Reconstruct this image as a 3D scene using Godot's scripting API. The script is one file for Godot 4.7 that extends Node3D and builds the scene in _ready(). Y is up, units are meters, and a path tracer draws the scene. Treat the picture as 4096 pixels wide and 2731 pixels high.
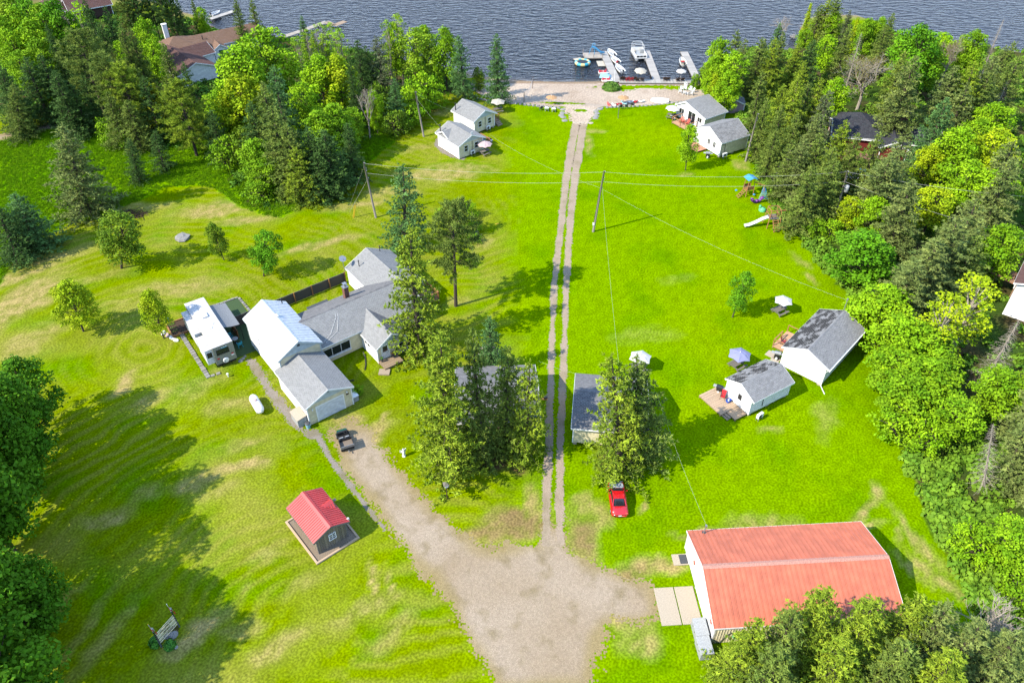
extends Node3D
# A lakeside cottage property seen from the air. World metres, y up; lawn at y = 0, lake at y = -1.3.

var M := {}
var used := {}
var rng := RandomNumberGenerator.new()
var nz := FastNoiseLite.new()
var nf := FastNoiseLite.new()

class Mb:
	var v := PackedVector3Array()
	var c := PackedColorArray()
	var col := Color(1, 1, 1)
	var tinted := false
	var t := Transform3D.IDENTITY
	func paint(r: float, g: float, b: float) -> void:
		col = Color(r, g, b)
		tinted = true
	func tri(a: Vector3, b: Vector3, d: Vector3) -> void:
		v.push_back(t * a)
		v.push_back(t * b)
		v.push_back(t * d)
		if tinted:
			c.push_back(col)
			c.push_back(col)
			c.push_back(col)
	func quad(a: Vector3, b: Vector3, d: Vector3, e: Vector3) -> void:
		tri(a, b, d)
		tri(a, d, e)
	func hexa(p: Array) -> void: # p: four lower corners, four upper corners, both anticlockwise from above
		quad(p[0], p[1], p[2], p[3])
		quad(p[7], p[6], p[5], p[4])
		for i in 4:
			var j := (i + 1) % 4
			quad(p[i], p[i + 4], p[j + 4], p[j])
	func box(a: Vector3, b: Vector3) -> void:
		hexa([Vector3(a.x, a.y, b.z), Vector3(b.x, a.y, b.z), Vector3(b.x, a.y, a.z), Vector3(a.x, a.y, a.z), Vector3(a.x, b.y, b.z), Vector3(b.x, b.y, b.z), Vector3(b.x, b.y, a.z), Vector3(a.x, b.y, a.z)])
	func cbox(at: Vector3, s: Vector3) -> void:
		box(at - s / 2, at + s / 2)
	func rbox(a: Vector3, b: Vector3, e: float) -> void: # box with chamfered upper and lower rims
		var lo := [Vector3(a.x + e, a.y, b.z - e), Vector3(b.x - e, a.y, b.z - e), Vector3(b.x - e, a.y, a.z + e), Vector3(a.x + e, a.y, a.z + e)]
		var m1 := [Vector3(a.x, a.y + e, b.z), Vector3(b.x, a.y + e, b.z), Vector3(b.x, a.y + e, a.z), Vector3(a.x, a.y + e, a.z)]
		var m2 := [Vector3(a.x, b.y - e, b.z), Vector3(b.x, b.y - e, b.z), Vector3(b.x, b.y - e, a.z), Vector3(a.x, b.y - e, a.z)]
		var up := [Vector3(a.x + e, b.y, b.z - e), Vector3(b.x - e, b.y, b.z - e), Vector3(b.x - e, b.y, a.z + e), Vector3(a.x + e, b.y, a.z + e)]
		quad(lo[0], lo[1], lo[2], lo[3])
		quad(up[3], up[2], up[1], up[0])
		for pr in [[lo, m1], [m1, m2], [m2, up]]:
			for i in 4:
				var j := (i + 1) % 4
				quad(pr[0][i], pr[1][i], pr[1][j], pr[0][j])
	func beam(a: Vector3, b: Vector3, w: float, h: float) -> void:
		var d := (b - a).normalized()
		var s := d.cross(Vector3.UP)
		if s.length() < 0.01:
			s = Vector3.RIGHT
		s = s.normalized()
		var u := s.cross(d).normalized()
		s *= w / 2
		u *= h / 2
		hexa([a - s - u, a + s - u, b + s - u, b - s - u, a - s + u, a + s + u, b + s + u, b - s + u])
	func tube(p: Array, r: Array, n := 7, cap := true) -> void:
		var prev := []
		for i in p.size():
			var d: Vector3 = (p[mini(i + 1, p.size() - 1)] - p[maxi(i - 1, 0)]).normalized()
			var s := d.cross(Vector3(0.31, 0.9, 0.17)) if absf(d.y) < 0.95 else d.cross(Vector3(1, 0, 0.1))
			s = s.normalized()
			var u := d.cross(s)
			var ring := []
			for k in n:
				var a := TAU * k / n
				ring.push_back(p[i] + (s * cos(a) + u * sin(a)) * float(r[i]))
			if i > 0:
				for k in n:
					var k2 := (k + 1) % n
					quad(prev[k], ring[k], ring[k2], prev[k2])
			if cap and (i == 0 or i == p.size() - 1):
				for k in range(1, n - 1):
					if i == 0:
						tri(ring[0], ring[k + 1], ring[k])
					else:
						tri(ring[0], ring[k], ring[k + 1])
			prev = ring
	func loft(rings: Array, cap0 := true, cap1 := true) -> void: # rings of equal length
		for i in range(1, rings.size()):
			var n: int = rings[i].size()
			for k in n:
				var k2 := (k + 1) % n
				quad(rings[i - 1][k], rings[i][k], rings[i][k2], rings[i - 1][k2])
		for e in 2:
			if (e == 0 and cap0) or (e == 1 and cap1):
				var r: Array = rings[0] if e == 0 else rings[-1]
				var m := Vector3.ZERO
				for q in r:
					m += q
				m /= r.size()
				for k in r.size():
					var k2 := (k + 1) % r.size()
					if e == 0:
						tri(m, r[k2], r[k])
					else:
						tri(m, r[k], r[k2])
	func lathe(prof: Array, n: int, at: Vector3) -> void: # prof: Vector2(radius, height)
		var rings := []
		for q in prof:
			var ring := []
			for k in n:
				var a := TAU * k / n
				ring.push_back(at + Vector3(cos(a) * q.x, q.y, -sin(a) * q.x))
			rings.push_back(ring)
		loft(rings, true, true)
	func mesh(smooth := false) -> ArrayMesh:
		var a := []
		a.resize(Mesh.ARRAY_MAX)
		a[Mesh.ARRAY_VERTEX] = v
		if tinted and c.size() == v.size():
			a[Mesh.ARRAY_COLOR] = c
		var m := ArrayMesh.new()
		if smooth:
			var st := SurfaceTool.new()
			st.create_from_arrays(a)
			st.index()
			st.generate_normals()
			return st.commit()
		m.add_surface_from_arrays(Mesh.PRIMITIVE_TRIANGLES, a)
		return m

func lin(r: float, g: float, b: float, a := 1.0) -> Color:
	var k := Color(r, g, b).linear_to_srgb()
	k.a = a
	return k

func noise_tex(freq: float, lo: float, hi: float, seed_: int, kind := FastNoiseLite.TYPE_SIMPLEX_SMOOTH, size := 512) -> NoiseTexture2D:
	var n := FastNoiseLite.new()
	n.seed = seed_
	n.noise_type = kind
	n.frequency = freq
	n.fractal_octaves = 4
	var t := NoiseTexture2D.new()
	t.width = size
	t.height = size
	t.seamless = true
	t.noise = n
	var g := Gradient.new()
	g.set_color(0, Color(lo, lo, lo))
	g.set_color(1, Color(hi, hi, hi))
	t.color_ramp = g
	return t

var T := {}

func mat(key: String, r: float, g: float, b: float, rough := 0.8, o := {}) -> StandardMaterial3D:
	var m := StandardMaterial3D.new()
	m.resource_name = key
	m.albedo_color = lin(r, g, b, o.get("alpha", 1.0))
	m.roughness = rough
	m.metallic = o.get("metal", 0.0)
	m.metallic_specular = o.get("spec", 0.4)
	m.vertex_color_use_as_albedo = o.get("vc", false)
	if o.has("tex"):
		m.albedo_texture = T[o.tex]
		m.uv1_triplanar = true
		m.uv1_world_triplanar = true
		var s: float = o.get("scale", 0.3)
		m.uv1_scale = o.get("scale3", Vector3(s, s, s))
	if o.has("bump"):
		m.heightmap_enabled = true
		m.heightmap_texture = T[o.get("btex", o.get("tex", "grain"))]
		m.heightmap_scale = o.bump
		if not o.has("tex"):
			m.uv1_triplanar = true
			m.uv1_world_triplanar = true
			var s2: float = o.get("scale", 0.3)
			m.uv1_scale = o.get("scale3", Vector3(s2, s2, s2))
	if o.has("back"):
		m.backlight_enabled = true
		m.backlight = Color(o.back, o.back, o.back)
	if o.has("coat"):
		m.clearcoat_enabled = true
		m.clearcoat = o.coat
		m.clearcoat_roughness = 0.08
	if o.has("alpha"):
		m.transparency = BaseMaterial3D.TRANSPARENCY_ALPHA
	M[key] = m
	return m

func numbered(called: String) -> String:
	used[called] = used.get(called, 0) + 1
	return called if used[called] == 1 else "%s_%03d" % [called, used[called] - 1]

func thing(called: String, label: String, category: String, at := Vector3.ZERO, turn := 0.0, group := "") -> Node3D:
	var o := Node3D.new()
	o.name = numbered(called)
	add_child(o)
	o.position = at
	o.rotation.y = turn
	tag(o, label, category, group)
	return o

func tag(o: Node, label: String, category: String, group := "") -> void:
	o.set_meta("label", label)
	o.set_meta("category", category)
	if group:
		o.set_meta("group", group)

func part(parent: Node, called: String, mesh: Mesh, m: Material, stuff := false) -> MeshInstance3D:
	var o := MeshInstance3D.new()
	o.name = called
	o.mesh = mesh
	o.material_override = m
	parent.add_child(o, true)
	if stuff:
		o.set_meta("kind", "stuff")
	return o

func setting(called: String, mesh: Mesh, m: Material, kind := "structure", label := "") -> MeshInstance3D:
	var o := MeshInstance3D.new()
	o.name = numbered(called)
	o.mesh = mesh
	o.material_override = m
	add_child(o)
	o.set_meta("kind", kind)
	if label:
		o.set_meta("label", label)
	return o

func copy_thing(src: Node3D, called: String, label: String, at: Vector3, turn: float) -> Node3D:
	var o: Node3D = src.duplicate()
	o.name = numbered(called)
	add_child(o)
	o.position = at
	o.rotation.y = turn
	o.set_meta("label", label)
	return o

func rot(deg: float) -> float:
	return deg_to_rad(deg)

func heading(a: Vector3, b: Vector3) -> float: # turn that points local +z from a to b
	return atan2(b.x - a.x, b.z - a.z)

# ---------------------------------------------------------------- terrain
const SHORE := [[-600.0, -230.0], [-140.0, -215.0], [-100.0, -212.0], [-78.0, -197.0], [-69.0, -186.0], [-60.0, -183.5], [-36.0, -175.0], [-9.0, -161.2], [0.0, -158.3], [10.0, -157.6], [20.0, -158.1], [39.0, -158.6], [46.0, -168.0], [53.0, -176.0], [60.0, -175.0], [65.0, -178.0], [68.0, -190.0], [75.0, -199.0], [84.0, -198.0], [89.0, -184.0], [112.0, -174.0], [150.0, -168.0], [600.0, -160.0]]

func shore(x: float) -> float:
	for i in range(1, SHORE.size()):
		if x <= SHORE[i][0]:
			var a: Array = SHORE[i - 1]
			var b: Array = SHORE[i]
			return lerpf(a[1], b[1], (x - a[0]) / (b[0] - a[0]))
	return -160.0

func ground_y(x: float, z: float) -> float:
	var d := z - shore(x)
	if d < 0.0:
		return maxf(-1.3 + d * 0.16, -6.0)
	var beach := smoothstep(-16.0, -8.0, x) * (1.0 - smoothstep(42.0, 48.0, x))
	var bank := -1.3 + minf(d * 0.45, 1.3)
	var sand := -1.3 + d * 0.048
	sand = lerpf(sand, 0.0, smoothstep(11.2, 14.8, d + 1.4 * sin(x * 0.21)))
	return lerpf(bank, sand, beach)

func inside(p: Vector2, poly: PackedVector2Array) -> bool:
	return Geometry2D.is_point_in_polygon(p, poly)

func edge_dist(p: Vector2, poly: PackedVector2Array, closed := true) -> float:
	var best := 1e9
	for i in poly.size() if closed else poly.size() - 1:
		var q := Geometry2D.get_closest_point_to_segment(p, poly[i], poly[(i + 1) % poly.size()])
		best = minf(best, p.distance_squared_to(q))
	return sqrt(best)

# ---------------------------------------------------------------- sky, sun, camera
func set_light() -> void:
	var cam := Camera3D.new()
	cam.name = "camera"
	cam.fov = 46.53
	cam.near = 0.5
	cam.far = 2500.0
	add_child(cam)
	cam.position = Vector3(0, 65.085, 0)
	cam.basis = Basis(Vector3.RIGHT, -0.71411) * Basis(Vector3.BACK, 0.00338)
	cam.current = true
	var env := Environment.new()
	env.background_mode = Environment.BG_SKY
	var sky := Sky.new()
	var sm := ProceduralSkyMaterial.new()
	sm.sky_top_color = Color(0.56, 0.69, 0.88)
	sm.sky_horizon_color = Color(0.78, 0.85, 0.93)
	sm.sky_curve = 0.15
	sm.ground_bottom_color = Color(0.2, 0.25, 0.18)
	sm.ground_horizon_color = Color(0.6, 0.66, 0.7)
	sm.sun_angle_max = 1.0
	sky.sky_material = sm
	env.sky = sky
	env.tonemap_mode = Environment.TONE_MAPPER_LINEAR
	env.tonemap_exposure = 2.9
	env.sdfgi_enabled = true
	env.ssao_enabled = true
	env.ssil_enabled = true
	var we := WorldEnvironment.new()
	we.environment = env
	add_child(we)
	var sun := DirectionalLight3D.new()
	sun.name = "sun"
	sun.light_energy = 1.3
	sun.light_color = Color(1.0, 0.965, 0.9)
	sun.light_angular_distance = 0.6
	sun.shadow_enabled = true
	add_child(sun)
	sun.look_at_from_position(Vector3.ZERO, Vector3(1.0, -1.0, -0.5))

func make_materials() -> void:
	T["grain"] = noise_tex(0.045, 0.62, 1.0, 3)
	T["fine"] = noise_tex(0.12, 0.66, 1.0, 5)
	T["soft"] = noise_tex(0.012, 0.78, 1.0, 7)
	T["speck"] = noise_tex(0.2, 0.55, 1.0, 9, FastNoiseLite.TYPE_CELLULAR)
	T["turf"] = noise_tex(0.042, 0.6, 1.0, 21, FastNoiseLite.TYPE_SIMPLEX_SMOOTH, 1024)
	T["wave"] = noise_tex(0.02, 0.0, 1.0, 33, FastNoiseLite.TYPE_SIMPLEX_SMOOTH, 1024)
	mat("ground", 1, 1, 1, 0.95, {"vc": true, "tex": "turf", "scale": 0.075, "bump": 4.0, "spec": 0.0})
	mat("gravel", 1, 1, 1, 0.95, {"vc": true, "tex": "fine", "scale": 0.16, "bump": 2.0, "spec": 0.1})
	mat("sand", 1, 1, 1, 0.95, {"vc": true, "tex": "grain", "scale": 0.12, "bump": 3.0, "spec": 0.2})
	mat("bed", 1, 1, 1, 0.95, {"vc": true, "spec": 0.1})
	var wm := mat("water", 0.006, 0.013, 0.020, 0.12, {"alpha": 0.4, "bump": 34.0, "btex": "wave", "scale3": Vector3(0.014, 0.03, 0.034), "spec": 0.36})
	wm.uv1_triplanar_sharpness = 4.0
	mat("tannin", 0.030, 0.017, 0.010, 0.2, {"alpha": 0.34})
	M.tannin.specular_mode = BaseMaterial3D.SPECULAR_DISABLED
	mat("concrete", 0.44, 0.37, 0.28, 0.9, {"tex": "grain", "scale": 0.5, "bump": 0.6})
	mat("stone", 0.27, 0.26, 0.24, 0.9, {"tex": "grain", "scale": 0.9, "bump": 2.0, "vc": true})
	mat("cream", 0.62, 0.55, 0.36, 0.6, {"tex": "soft", "scale": 0.3})
	mat("white_siding", 0.72, 0.71, 0.68, 0.6, {"tex": "soft", "scale": 0.3})
	mat("gable_white", 0.42, 0.48, 0.48, 0.6, {"tex": "soft", "scale": 0.3})
	mat("trim", 0.62, 0.62, 0.60, 0.55)
	mat("paint_white", 0.74, 0.74, 0.72, 0.45, {"tex": "soft", "scale": 0.7})
	mat("shingle", 1, 1, 1, 0.95, {"vc": true, "tex": "fine", "scale": 0.5, "bump": 0.5, "spec": 0.15})
	mat("glass", 0.012, 0.015, 0.018, 0.06, {"spec": 0.5})
	mat("metal_white", 0.60, 0.62, 0.64, 0.38, {"tex": "soft", "scale": 0.3})
	mat("roof_salmon", 0.46, 0.125, 0.062, 0.5, {"tex": "soft", "scale": 0.1, "spec": 0.5})
	mat("roof_red", 0.46, 0.03, 0.026, 0.5, {"tex": "soft", "scale": 0.1, "spec": 0.6})
	mat("cap_pink", 0.48, 0.24, 0.18, 0.5, {"tex": "grain", "scale": 0.3})
	mat("barn_wood", 1, 1, 1, 0.9, {"vc": true, "tex": "grain", "scale3": Vector3(1.6, 0.25, 1.6), "bump": 1.2})
	mat("plank", 1, 1, 1, 0.85, {"vc": true, "tex": "grain", "scale3": Vector3(0.9, 0.9, 0.9), "bump": 0.6})
	mat("cedar_wood", 0.36, 0.17, 0.065, 0.75, {"tex": "grain", "scale": 0.9})
	mat("old_wood", 0.17, 0.155, 0.135, 0.9, {"tex": "grain", "scale": 0.9})
	mat("brown_wood", 0.065, 0.035, 0.022, 0.8, {"tex": "grain", "scale": 0.9})
	mat("pole_wood", 0.24, 0.215, 0.18, 0.9, {"tex": "grain", "scale": 0.9})
	mat("black", 0.014, 0.014, 0.015, 0.5)
	mat("black_gloss", 0.012, 0.013, 0.015, 0.2, {"coat": 0.5})
	mat("rubber", 0.02, 0.02, 0.02, 0.85, {"tex": "grain", "scale": 1.5})
	mat("steel", 0.30, 0.31, 0.32, 0.45, {"metal": 0.6, "tex": "soft", "scale": 1.0})
	mat("grey_plastic", 0.30, 0.31, 0.31, 0.5, {"tex": "soft", "scale": 1.0})
	mat("dark_grey", 0.055, 0.058, 0.062, 0.6, {"tex": "soft", "scale": 1.0})
	mat("plastic_white", 0.72, 0.72, 0.70, 0.4, {"tex": "soft", "scale": 2.0})
	mat("red_paint", 0.42, 0.006, 0.008, 0.3, {"coat": 0.9, "tex": "soft", "scale": 0.4})
	mat("silver_paint", 0.36, 0.40, 0.42, 0.35, {"coat": 0.7, "tex": "grain", "scale": 0.5})
	mat("green_paint", 0.006, 0.055, 0.042, 0.3, {"coat": 0.6})
	mat("red_plastic", 0.42, 0.02, 0.025, 0.45, {"tex": "soft", "scale": 1.0})
	mat("coral", 0.46, 0.085, 0.055, 0.5, {"tex": "soft", "scale": 1.0})
	mat("teal", 0.03, 0.30, 0.40, 0.45, {"tex": "soft", "scale": 1.0})
	mat("slide_blue", 0.05, 0.25, 0.45, 0.4, {"tex": "soft", "scale": 1.0})
	mat("pale_blue", 0.22, 0.42, 0.50, 0.5, {"tex": "soft", "scale": 1.0})
	mat("blue", 0.01, 0.07, 0.42, 0.45, {"tex": "soft", "scale": 1.0})
	mat("purple", 0.16, 0.04, 0.24, 0.5, {"tex": "soft", "scale": 1.0})
	mat("mint", 0.10, 0.42, 0.18, 0.5, {"tex": "soft", "scale": 1.0})
	mat("yellow", 0.52, 0.34, 0.02, 0.5, {"tex": "soft", "scale": 1.0})
	mat("cream_vinyl", 0.50, 0.42, 0.20, 0.5, {"tex": "soft", "scale": 1.0})
	mat("orange_cloth", 0.46, 0.27, 0.13, 0.85, {"tex": "fine", "scale": 1.0, "back": 0.4})
	mat("white_cloth", 0.56, 0.54, 0.53, 0.85, {"tex": "fine", "scale": 1.0, "back": 0.35})
	mat("pink_cloth", 0.50, 0.37, 0.36, 0.85, {"tex": "fine", "scale": 1.0, "back": 0.35})
	mat("lilac_cloth", 0.24, 0.25, 0.40, 0.85, {"tex": "fine", "scale": 1.0, "back": 0.35})
	mat("cream_cloth", 0.46, 0.42, 0.34, 0.85, {"tex": "fine", "scale": 1.0, "back": 0.35})
	mat("awning", 0.17, 0.18, 0.19, 0.8, {"tex": "soft", "scale": 1.0, "back": 0.3})
	mat("rv_grey", 0.20, 0.205, 0.165, 0.45, {"tex": "soft", "scale": 1.0})
	mat("rv_roof", 0.46, 0.44, 0.42, 0.6, {"tex": "soft", "scale": 0.25})
	mat("turf_carpet", 0.045, 0.085, 0.028, 0.95, {"tex": "turf", "scale": 0.3, "bump": 0.8})
	mat("soil", 0.085, 0.048, 0.026, 0.95, {"tex": "speck", "scale": 0.4, "bump": 6.0})
	mat("patio", 0.26, 0.13, 0.095, 0.9, {"tex": "grain", "scale": 0.8, "vc": true})
	mat("brick", 0.21, 0.10, 0.075, 0.9, {"tex": "grain", "scale": 1.5, "vc": true})
	mat("mortar", 0.22, 0.19, 0.16, 0.95, {"tex": "grain", "scale": 1.5})
	mat("brown_roof", 1, 1, 1, 0.95, {"vc": true, "tex": "fine", "scale": 0.5, "spec": 0.15})
	mat("red_stain", 0.16, 0.014, 0.012, 0.8, {"tex": "grain", "scale": 0.6})
	mat("tarp_blue", 0.02, 0.16, 0.50, 0.5, {"tex": "speck", "scale": 0.4, "bump": 8.0})
	mat("mesh_fence", 0.085, 0.075, 0.066, 0.9, {"tex": "fine", "scale": 1.2})
	mat("bark", 0.075, 0.055, 0.042, 0.95, {"tex": "grain", "scale3": Vector3(1.2, 0.35, 1.2), "bump": 3.0})
	mat("pale_bark", 0.36, 0.31, 0.25, 0.95, {"tex": "grain", "scale3": Vector3(1.2, 0.35, 1.2), "bump": 2.0})
	mat("leaf", 1, 1, 1, 0.75, {"vc": true, "spec": 0.25, "back": 0.5})
	mat("wire", 0.30, 0.30, 0.27, 0.6)

# ---------------------------------------------------------------- ground, lake, roads
const FIELD := [Vector2(-94.41, -130.74), Vector2(-70.75, -83.98), Vector2(-69.85, -86.89), Vector2(-70.34, -90.13), Vector2(-70.2, -93.31), Vector2(-69.76, -96.4), Vector2(-68.88, -98.69), Vector2(-67.25, -101.66), Vector2(-64.38, -102.65), Vector2(-62.42, -103.52), Vector2(-61.05, -106.03), Vector2(-58.61, -108.63), Vector2(-57.48, -111.31), Vector2(-55.5, -112.69), Vector2(-51.87, -113.41), Vector2(-48.04, -112.33), Vector2(-45.32, -110.04), Vector2(-42.91, -107.43), Vector2(-39.23, -104.91), Vector2(-35.62, -103.68), Vector2(-32.4, -107.5), Vector2(-29.02, -111.5), Vector2(-26.9, -115.68), Vector2(-24.15, -121.6), Vector2(-21.2, -127.95), Vector2(-19.62, -134.74), Vector2(-23.06, -143.94), Vector2(-41.24, -151.83), Vector2(-53.11, -132.75), Vector2(-69.38, -134.37), Vector2(-77.97, -136.08)]
const WOOD_EAST := [Vector2(42.56, -161.25), Vector2(42.62, -144.45), Vector2(42.27, -133.46), Vector2(41.81, -123.61), Vector2(40.37, -116.14), Vector2(40.73, -109.94), Vector2(41.28, -104.79), Vector2(42.47, -100.54), Vector2(42.81, -97.08), Vector2(43.45, -91.62), Vector2(44.65, -88.54), Vector2(45.67, -86.07), Vector2(46.05, -82.74), Vector2(45, -77.37), Vector2(46.01, -74.84), Vector2(45.07, -70.06), Vector2(43.45, -64.89), Vector2(42.76, -60.79), Vector2(42.41, -56.96), Vector2(41.77, -52.8), Vector2(41.7, -48.4), Vector2(41.65, -44.34), Vector2(41.83, -40.59), Vector2(41.88, -37.52), Vector2(42.2, -31.65), Vector2(55.73, -31.69), Vector2(174.27, -187.91), Vector2(52.55, -186.76)]
const WOOD_WEST := [Vector2(-95.46, -139.22), Vector2(-85.28, -138.19), Vector2(-79.86, -139.71), Vector2(-68.74, -132.64), Vector2(-58.78, -126.05), Vector2(-50.04, -124.53), Vector2(-45.74, -114.14), Vector2(-41.21, -107.44), Vector2(-37.38, -105.55), Vector2(-32.79, -109.46), Vector2(-28.2, -119.32), Vector2(-26.54, -127.91), Vector2(-21.79, -132.99), Vector2(-18.09, -143.98), Vector2(-12.59, -148.97), Vector2(-7.68, -154.22), Vector2(-10.74, -163.09), Vector2(-58.03, -185.7), Vector2(-150.06, -206.29), Vector2(-121.03, -141.26)]
# dry, thin or mossy spots in the lawn: place, half length, half width, turn, strength
const DRY := [
	[Vector2(-65.22, -82.13), 9.0, 3.2, 65.0, 0.8], [Vector2(-68.85, -87.89), 7.0, 2.0, 40.0, 0.7], [Vector2(-66.08, -93.11), 8.0, 1.6, 25.0, 0.5], [Vector2(-60.28, -75.13), 5.0, 2.5, 60.0, 0.5],
	[Vector2(-57.24, -106.69), 6.0, 1.2, 12.0, 0.5], [Vector2(-45.59, -106.13), 7.0, 2.6, 12.0, 0.7], [Vector2(-40.76, -103.04), 5.0, 1.2, 8.0, 0.7], [Vector2(-57.81, -87.96), 6.0, 1.6, 20.0, 0.35],
	[Vector2(-44.65, -86.05), 9.0, 2.0, 8.0, 0.5], [Vector2(-50.33, -82.21), 6.0, 2.0, 10.0, 0.3], [Vector2(-27.7, -96.65), 7.0, 1.0, 24.0, 0.7], [Vector2(-24.26, -107.55), 6.0, 1.2, 20.0, 0.6], [Vector2(-13.16, -133.05), 4.0, 1.2, 20.0, 0.3],
	[Vector2(-19.29, -111.56), 5.0, 1.8, 10.0, 0.5], [Vector2(-12.75, -117.22), 8.0, 2.4, 3.0, 0.75], [Vector2(-8.55, -119.45), 6.0, 1.6, -6.0, 0.6], [Vector2(-16.47, -126.36), 5.0, 1.2, 30.0, 0.4], [Vector2(-4.87, -96.79), 3.0, 1.6, 80.0, 0.45], [Vector2(-13.73, -141.15), 3.5, 2.0, 0.0, 0.5],
	[Vector2(-45.67, -67.35), 2.4, 1.2, 70.0, 0.9], [Vector2(-41.35, -64.49), 3.0, 1.6, 30.0, 0.5], [Vector2(-36.2, -67.4), 5.0, 2.2, 60.0, 0.35], [Vector2(-31.66, -63.83), 4.0, 1.6, 10.0, 0.4], [Vector2(-29.13, -57.89), 2.6, 0.9, 15.0, 0.5],
	[Vector2(-29.57, -54.23), 4.4, 1.1, 14.0, 0.7], [Vector2(-27.96, -55.13), 2.6, 0.7, 12.0, 0.8], [Vector2(-33.6, -52.47), 2.6, 1.2, 20.0, 0.6], [Vector2(-30.13, -51.36), 3.0, 0.9, 15.0, 0.35], [Vector2(-40.46, -48.06), 3.0, 1.4, 15.0, 0.5], [Vector2(-37.52, -50.77), 2.2, 1.3, 40.0, 0.4],
	[Vector2(-27.07, -36.43), 2.4, 1.2, 60.0, 0.8], [Vector2(-28.35, -34.4), 2.2, 0.9, 20.0, 0.7], [Vector2(-23.61, -36.44), 2.2, 1.0, 10.0, 0.5], [Vector2(-20.17, -34.83), 3.6, 1.4, 30.0, 0.5], [Vector2(-13.09, -38.17), 4.0, 1.0, 35.0, 0.45], [Vector2(-10.44, -35.67), 3.2, 1.2, 50.0, 0.45], [Vector2(-19.1, -40.81), 3.0, 1.0, 30.0, 0.3], [Vector2(-23.5, -44.08), 2.4, 1.0, 30.0, 0.35],
	[Vector2(-35.81, -35.17), 5.5, 0.7, 70.0, 0.35], [Vector2(-37.44, -36.39), 5.5, 0.6, 74.0, 0.3], [Vector2(-40.88, -37.22), 5.0, 0.8, 70.0, 0.3],
	[Vector2(0.45, -47.44), 3.6, 2.3, 10.0, 1.0], [Vector2(-2.32, -46.15), 2.6, 1.3, 20.0, 0.9], [Vector2(2.22, -50.39), 1.2, 2.6, 0.0, 0.8], [Vector2(6.58, -45.68), 1.7, 3.6, 0.0, 0.9], [Vector2(8.47, -48.26), 1.4, 2.0, 20.0, 0.6], [Vector2(7.12, -41.37), 2.4, 2.0, 0.0, 0.8], [Vector2(11.28, -42.31), 3.2, 1.3, 5.0, 0.8], [Vector2(14.21, -42.79), 2.4, 0.8, 5.0, 0.9], [Vector2(10.35, -37.41), 2.4, 2.0, 0.0, 0.8], [Vector2(11.64, -35.34), 2.0, 1.4, 0.0, 0.6], [Vector2(7.31, -50.41), 0.9, 1.6, 0.0, 0.6],
	[Vector2(13.36, -49.24), 1.0, 0.3, 40.0, 0.8], [Vector2(21.82, -45.75), 3.4, 1.0, 4.0, 0.5], [Vector2(25.09, -47.03), 4.4, 1.6, 4.0, 0.5], [Vector2(18.14, -46.49), 2.4, 0.5, 2.0, 0.6], [Vector2(35.67, -49.17), 2.6, 0.5, 35.0, 0.8], [Vector2(37.39, -51.64), 1.4, 0.6, 70.0, 0.7], [Vector2(33.76, -47.32), 3.4, 0.4, 6.0, 0.7], [Vector2(39.63, -45.82), 5.0, 0.7, 112.0, 0.6], [Vector2(39.99, -41.49), 4.5, 0.8, 120.0, 0.6], [Vector2(37.91, -42.41), 3.0, 0.5, 118.0, 0.5], [Vector2(37.69, -46.31), 1.6, 0.4, 60.0, 0.5],
	[Vector2(16.72, -76.37), 5.0, 2.0, 10.0, 0.15], [Vector2(30.23, -68.47), 2.4, 1.4, 60.0, 0.35], [Vector2(28.78, -60.4), 1.5, 0.6, 20.0, 0.5], [Vector2(35.58, -62.09), 4.0, 1.2, 70.0, 0.25], [Vector2(13.94, -66.18), 2.0, 1.0, 0.0, 0.2], [Vector2(-15.58, -59.22), 3.4, 1.6, 40.0, 0.8], [Vector2(-18.34, -61.51), 2.4, 1.2, 15.0, 0.7], [Vector2(-13.99, -61.86), 0.9, 0.5, 60.0, 0.8],
	[Vector2(13.19, -128.2), 0.8, 5.0, 4.0, 0.6], [Vector2(15.12, -133.26), 2.0, 0.8, 0.0, 0.5], [Vector2(12.24, -137.66), 3.0, 0.5, 0.0, 0.7], [Vector2(38.31, -120.52), 1.2, 2.0, 0.0, 0.5], [Vector2(29.02, -117.5), 1.6, 0.8, 0.0, 0.4], [Vector2(40.79, -104.17), 2.6, 0.6, 130.0, 0.5], [Vector2(40.98, -92.67), 2.6, 0.5, 120.0, 0.4], [Vector2(41.65, -88.52), 1.6, 0.6, 110.0, 0.5], [Vector2(23.01, -88.42), 3.0, 1.0, 10.0, 0.12], [Vector2(-7.32, -83.38), 1.6, 0.9, 20.0, 0.5],
	[Vector2(-24.61, -40.33), 1.2, 0.5, 60.0, 0.3], [Vector2(-12.66, -40.83), 0.35, 3.0, 20.0, 0.7], [Vector2(-11.22, -40.61), 0.3, 2.4, 22.0, 0.6]]
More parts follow.
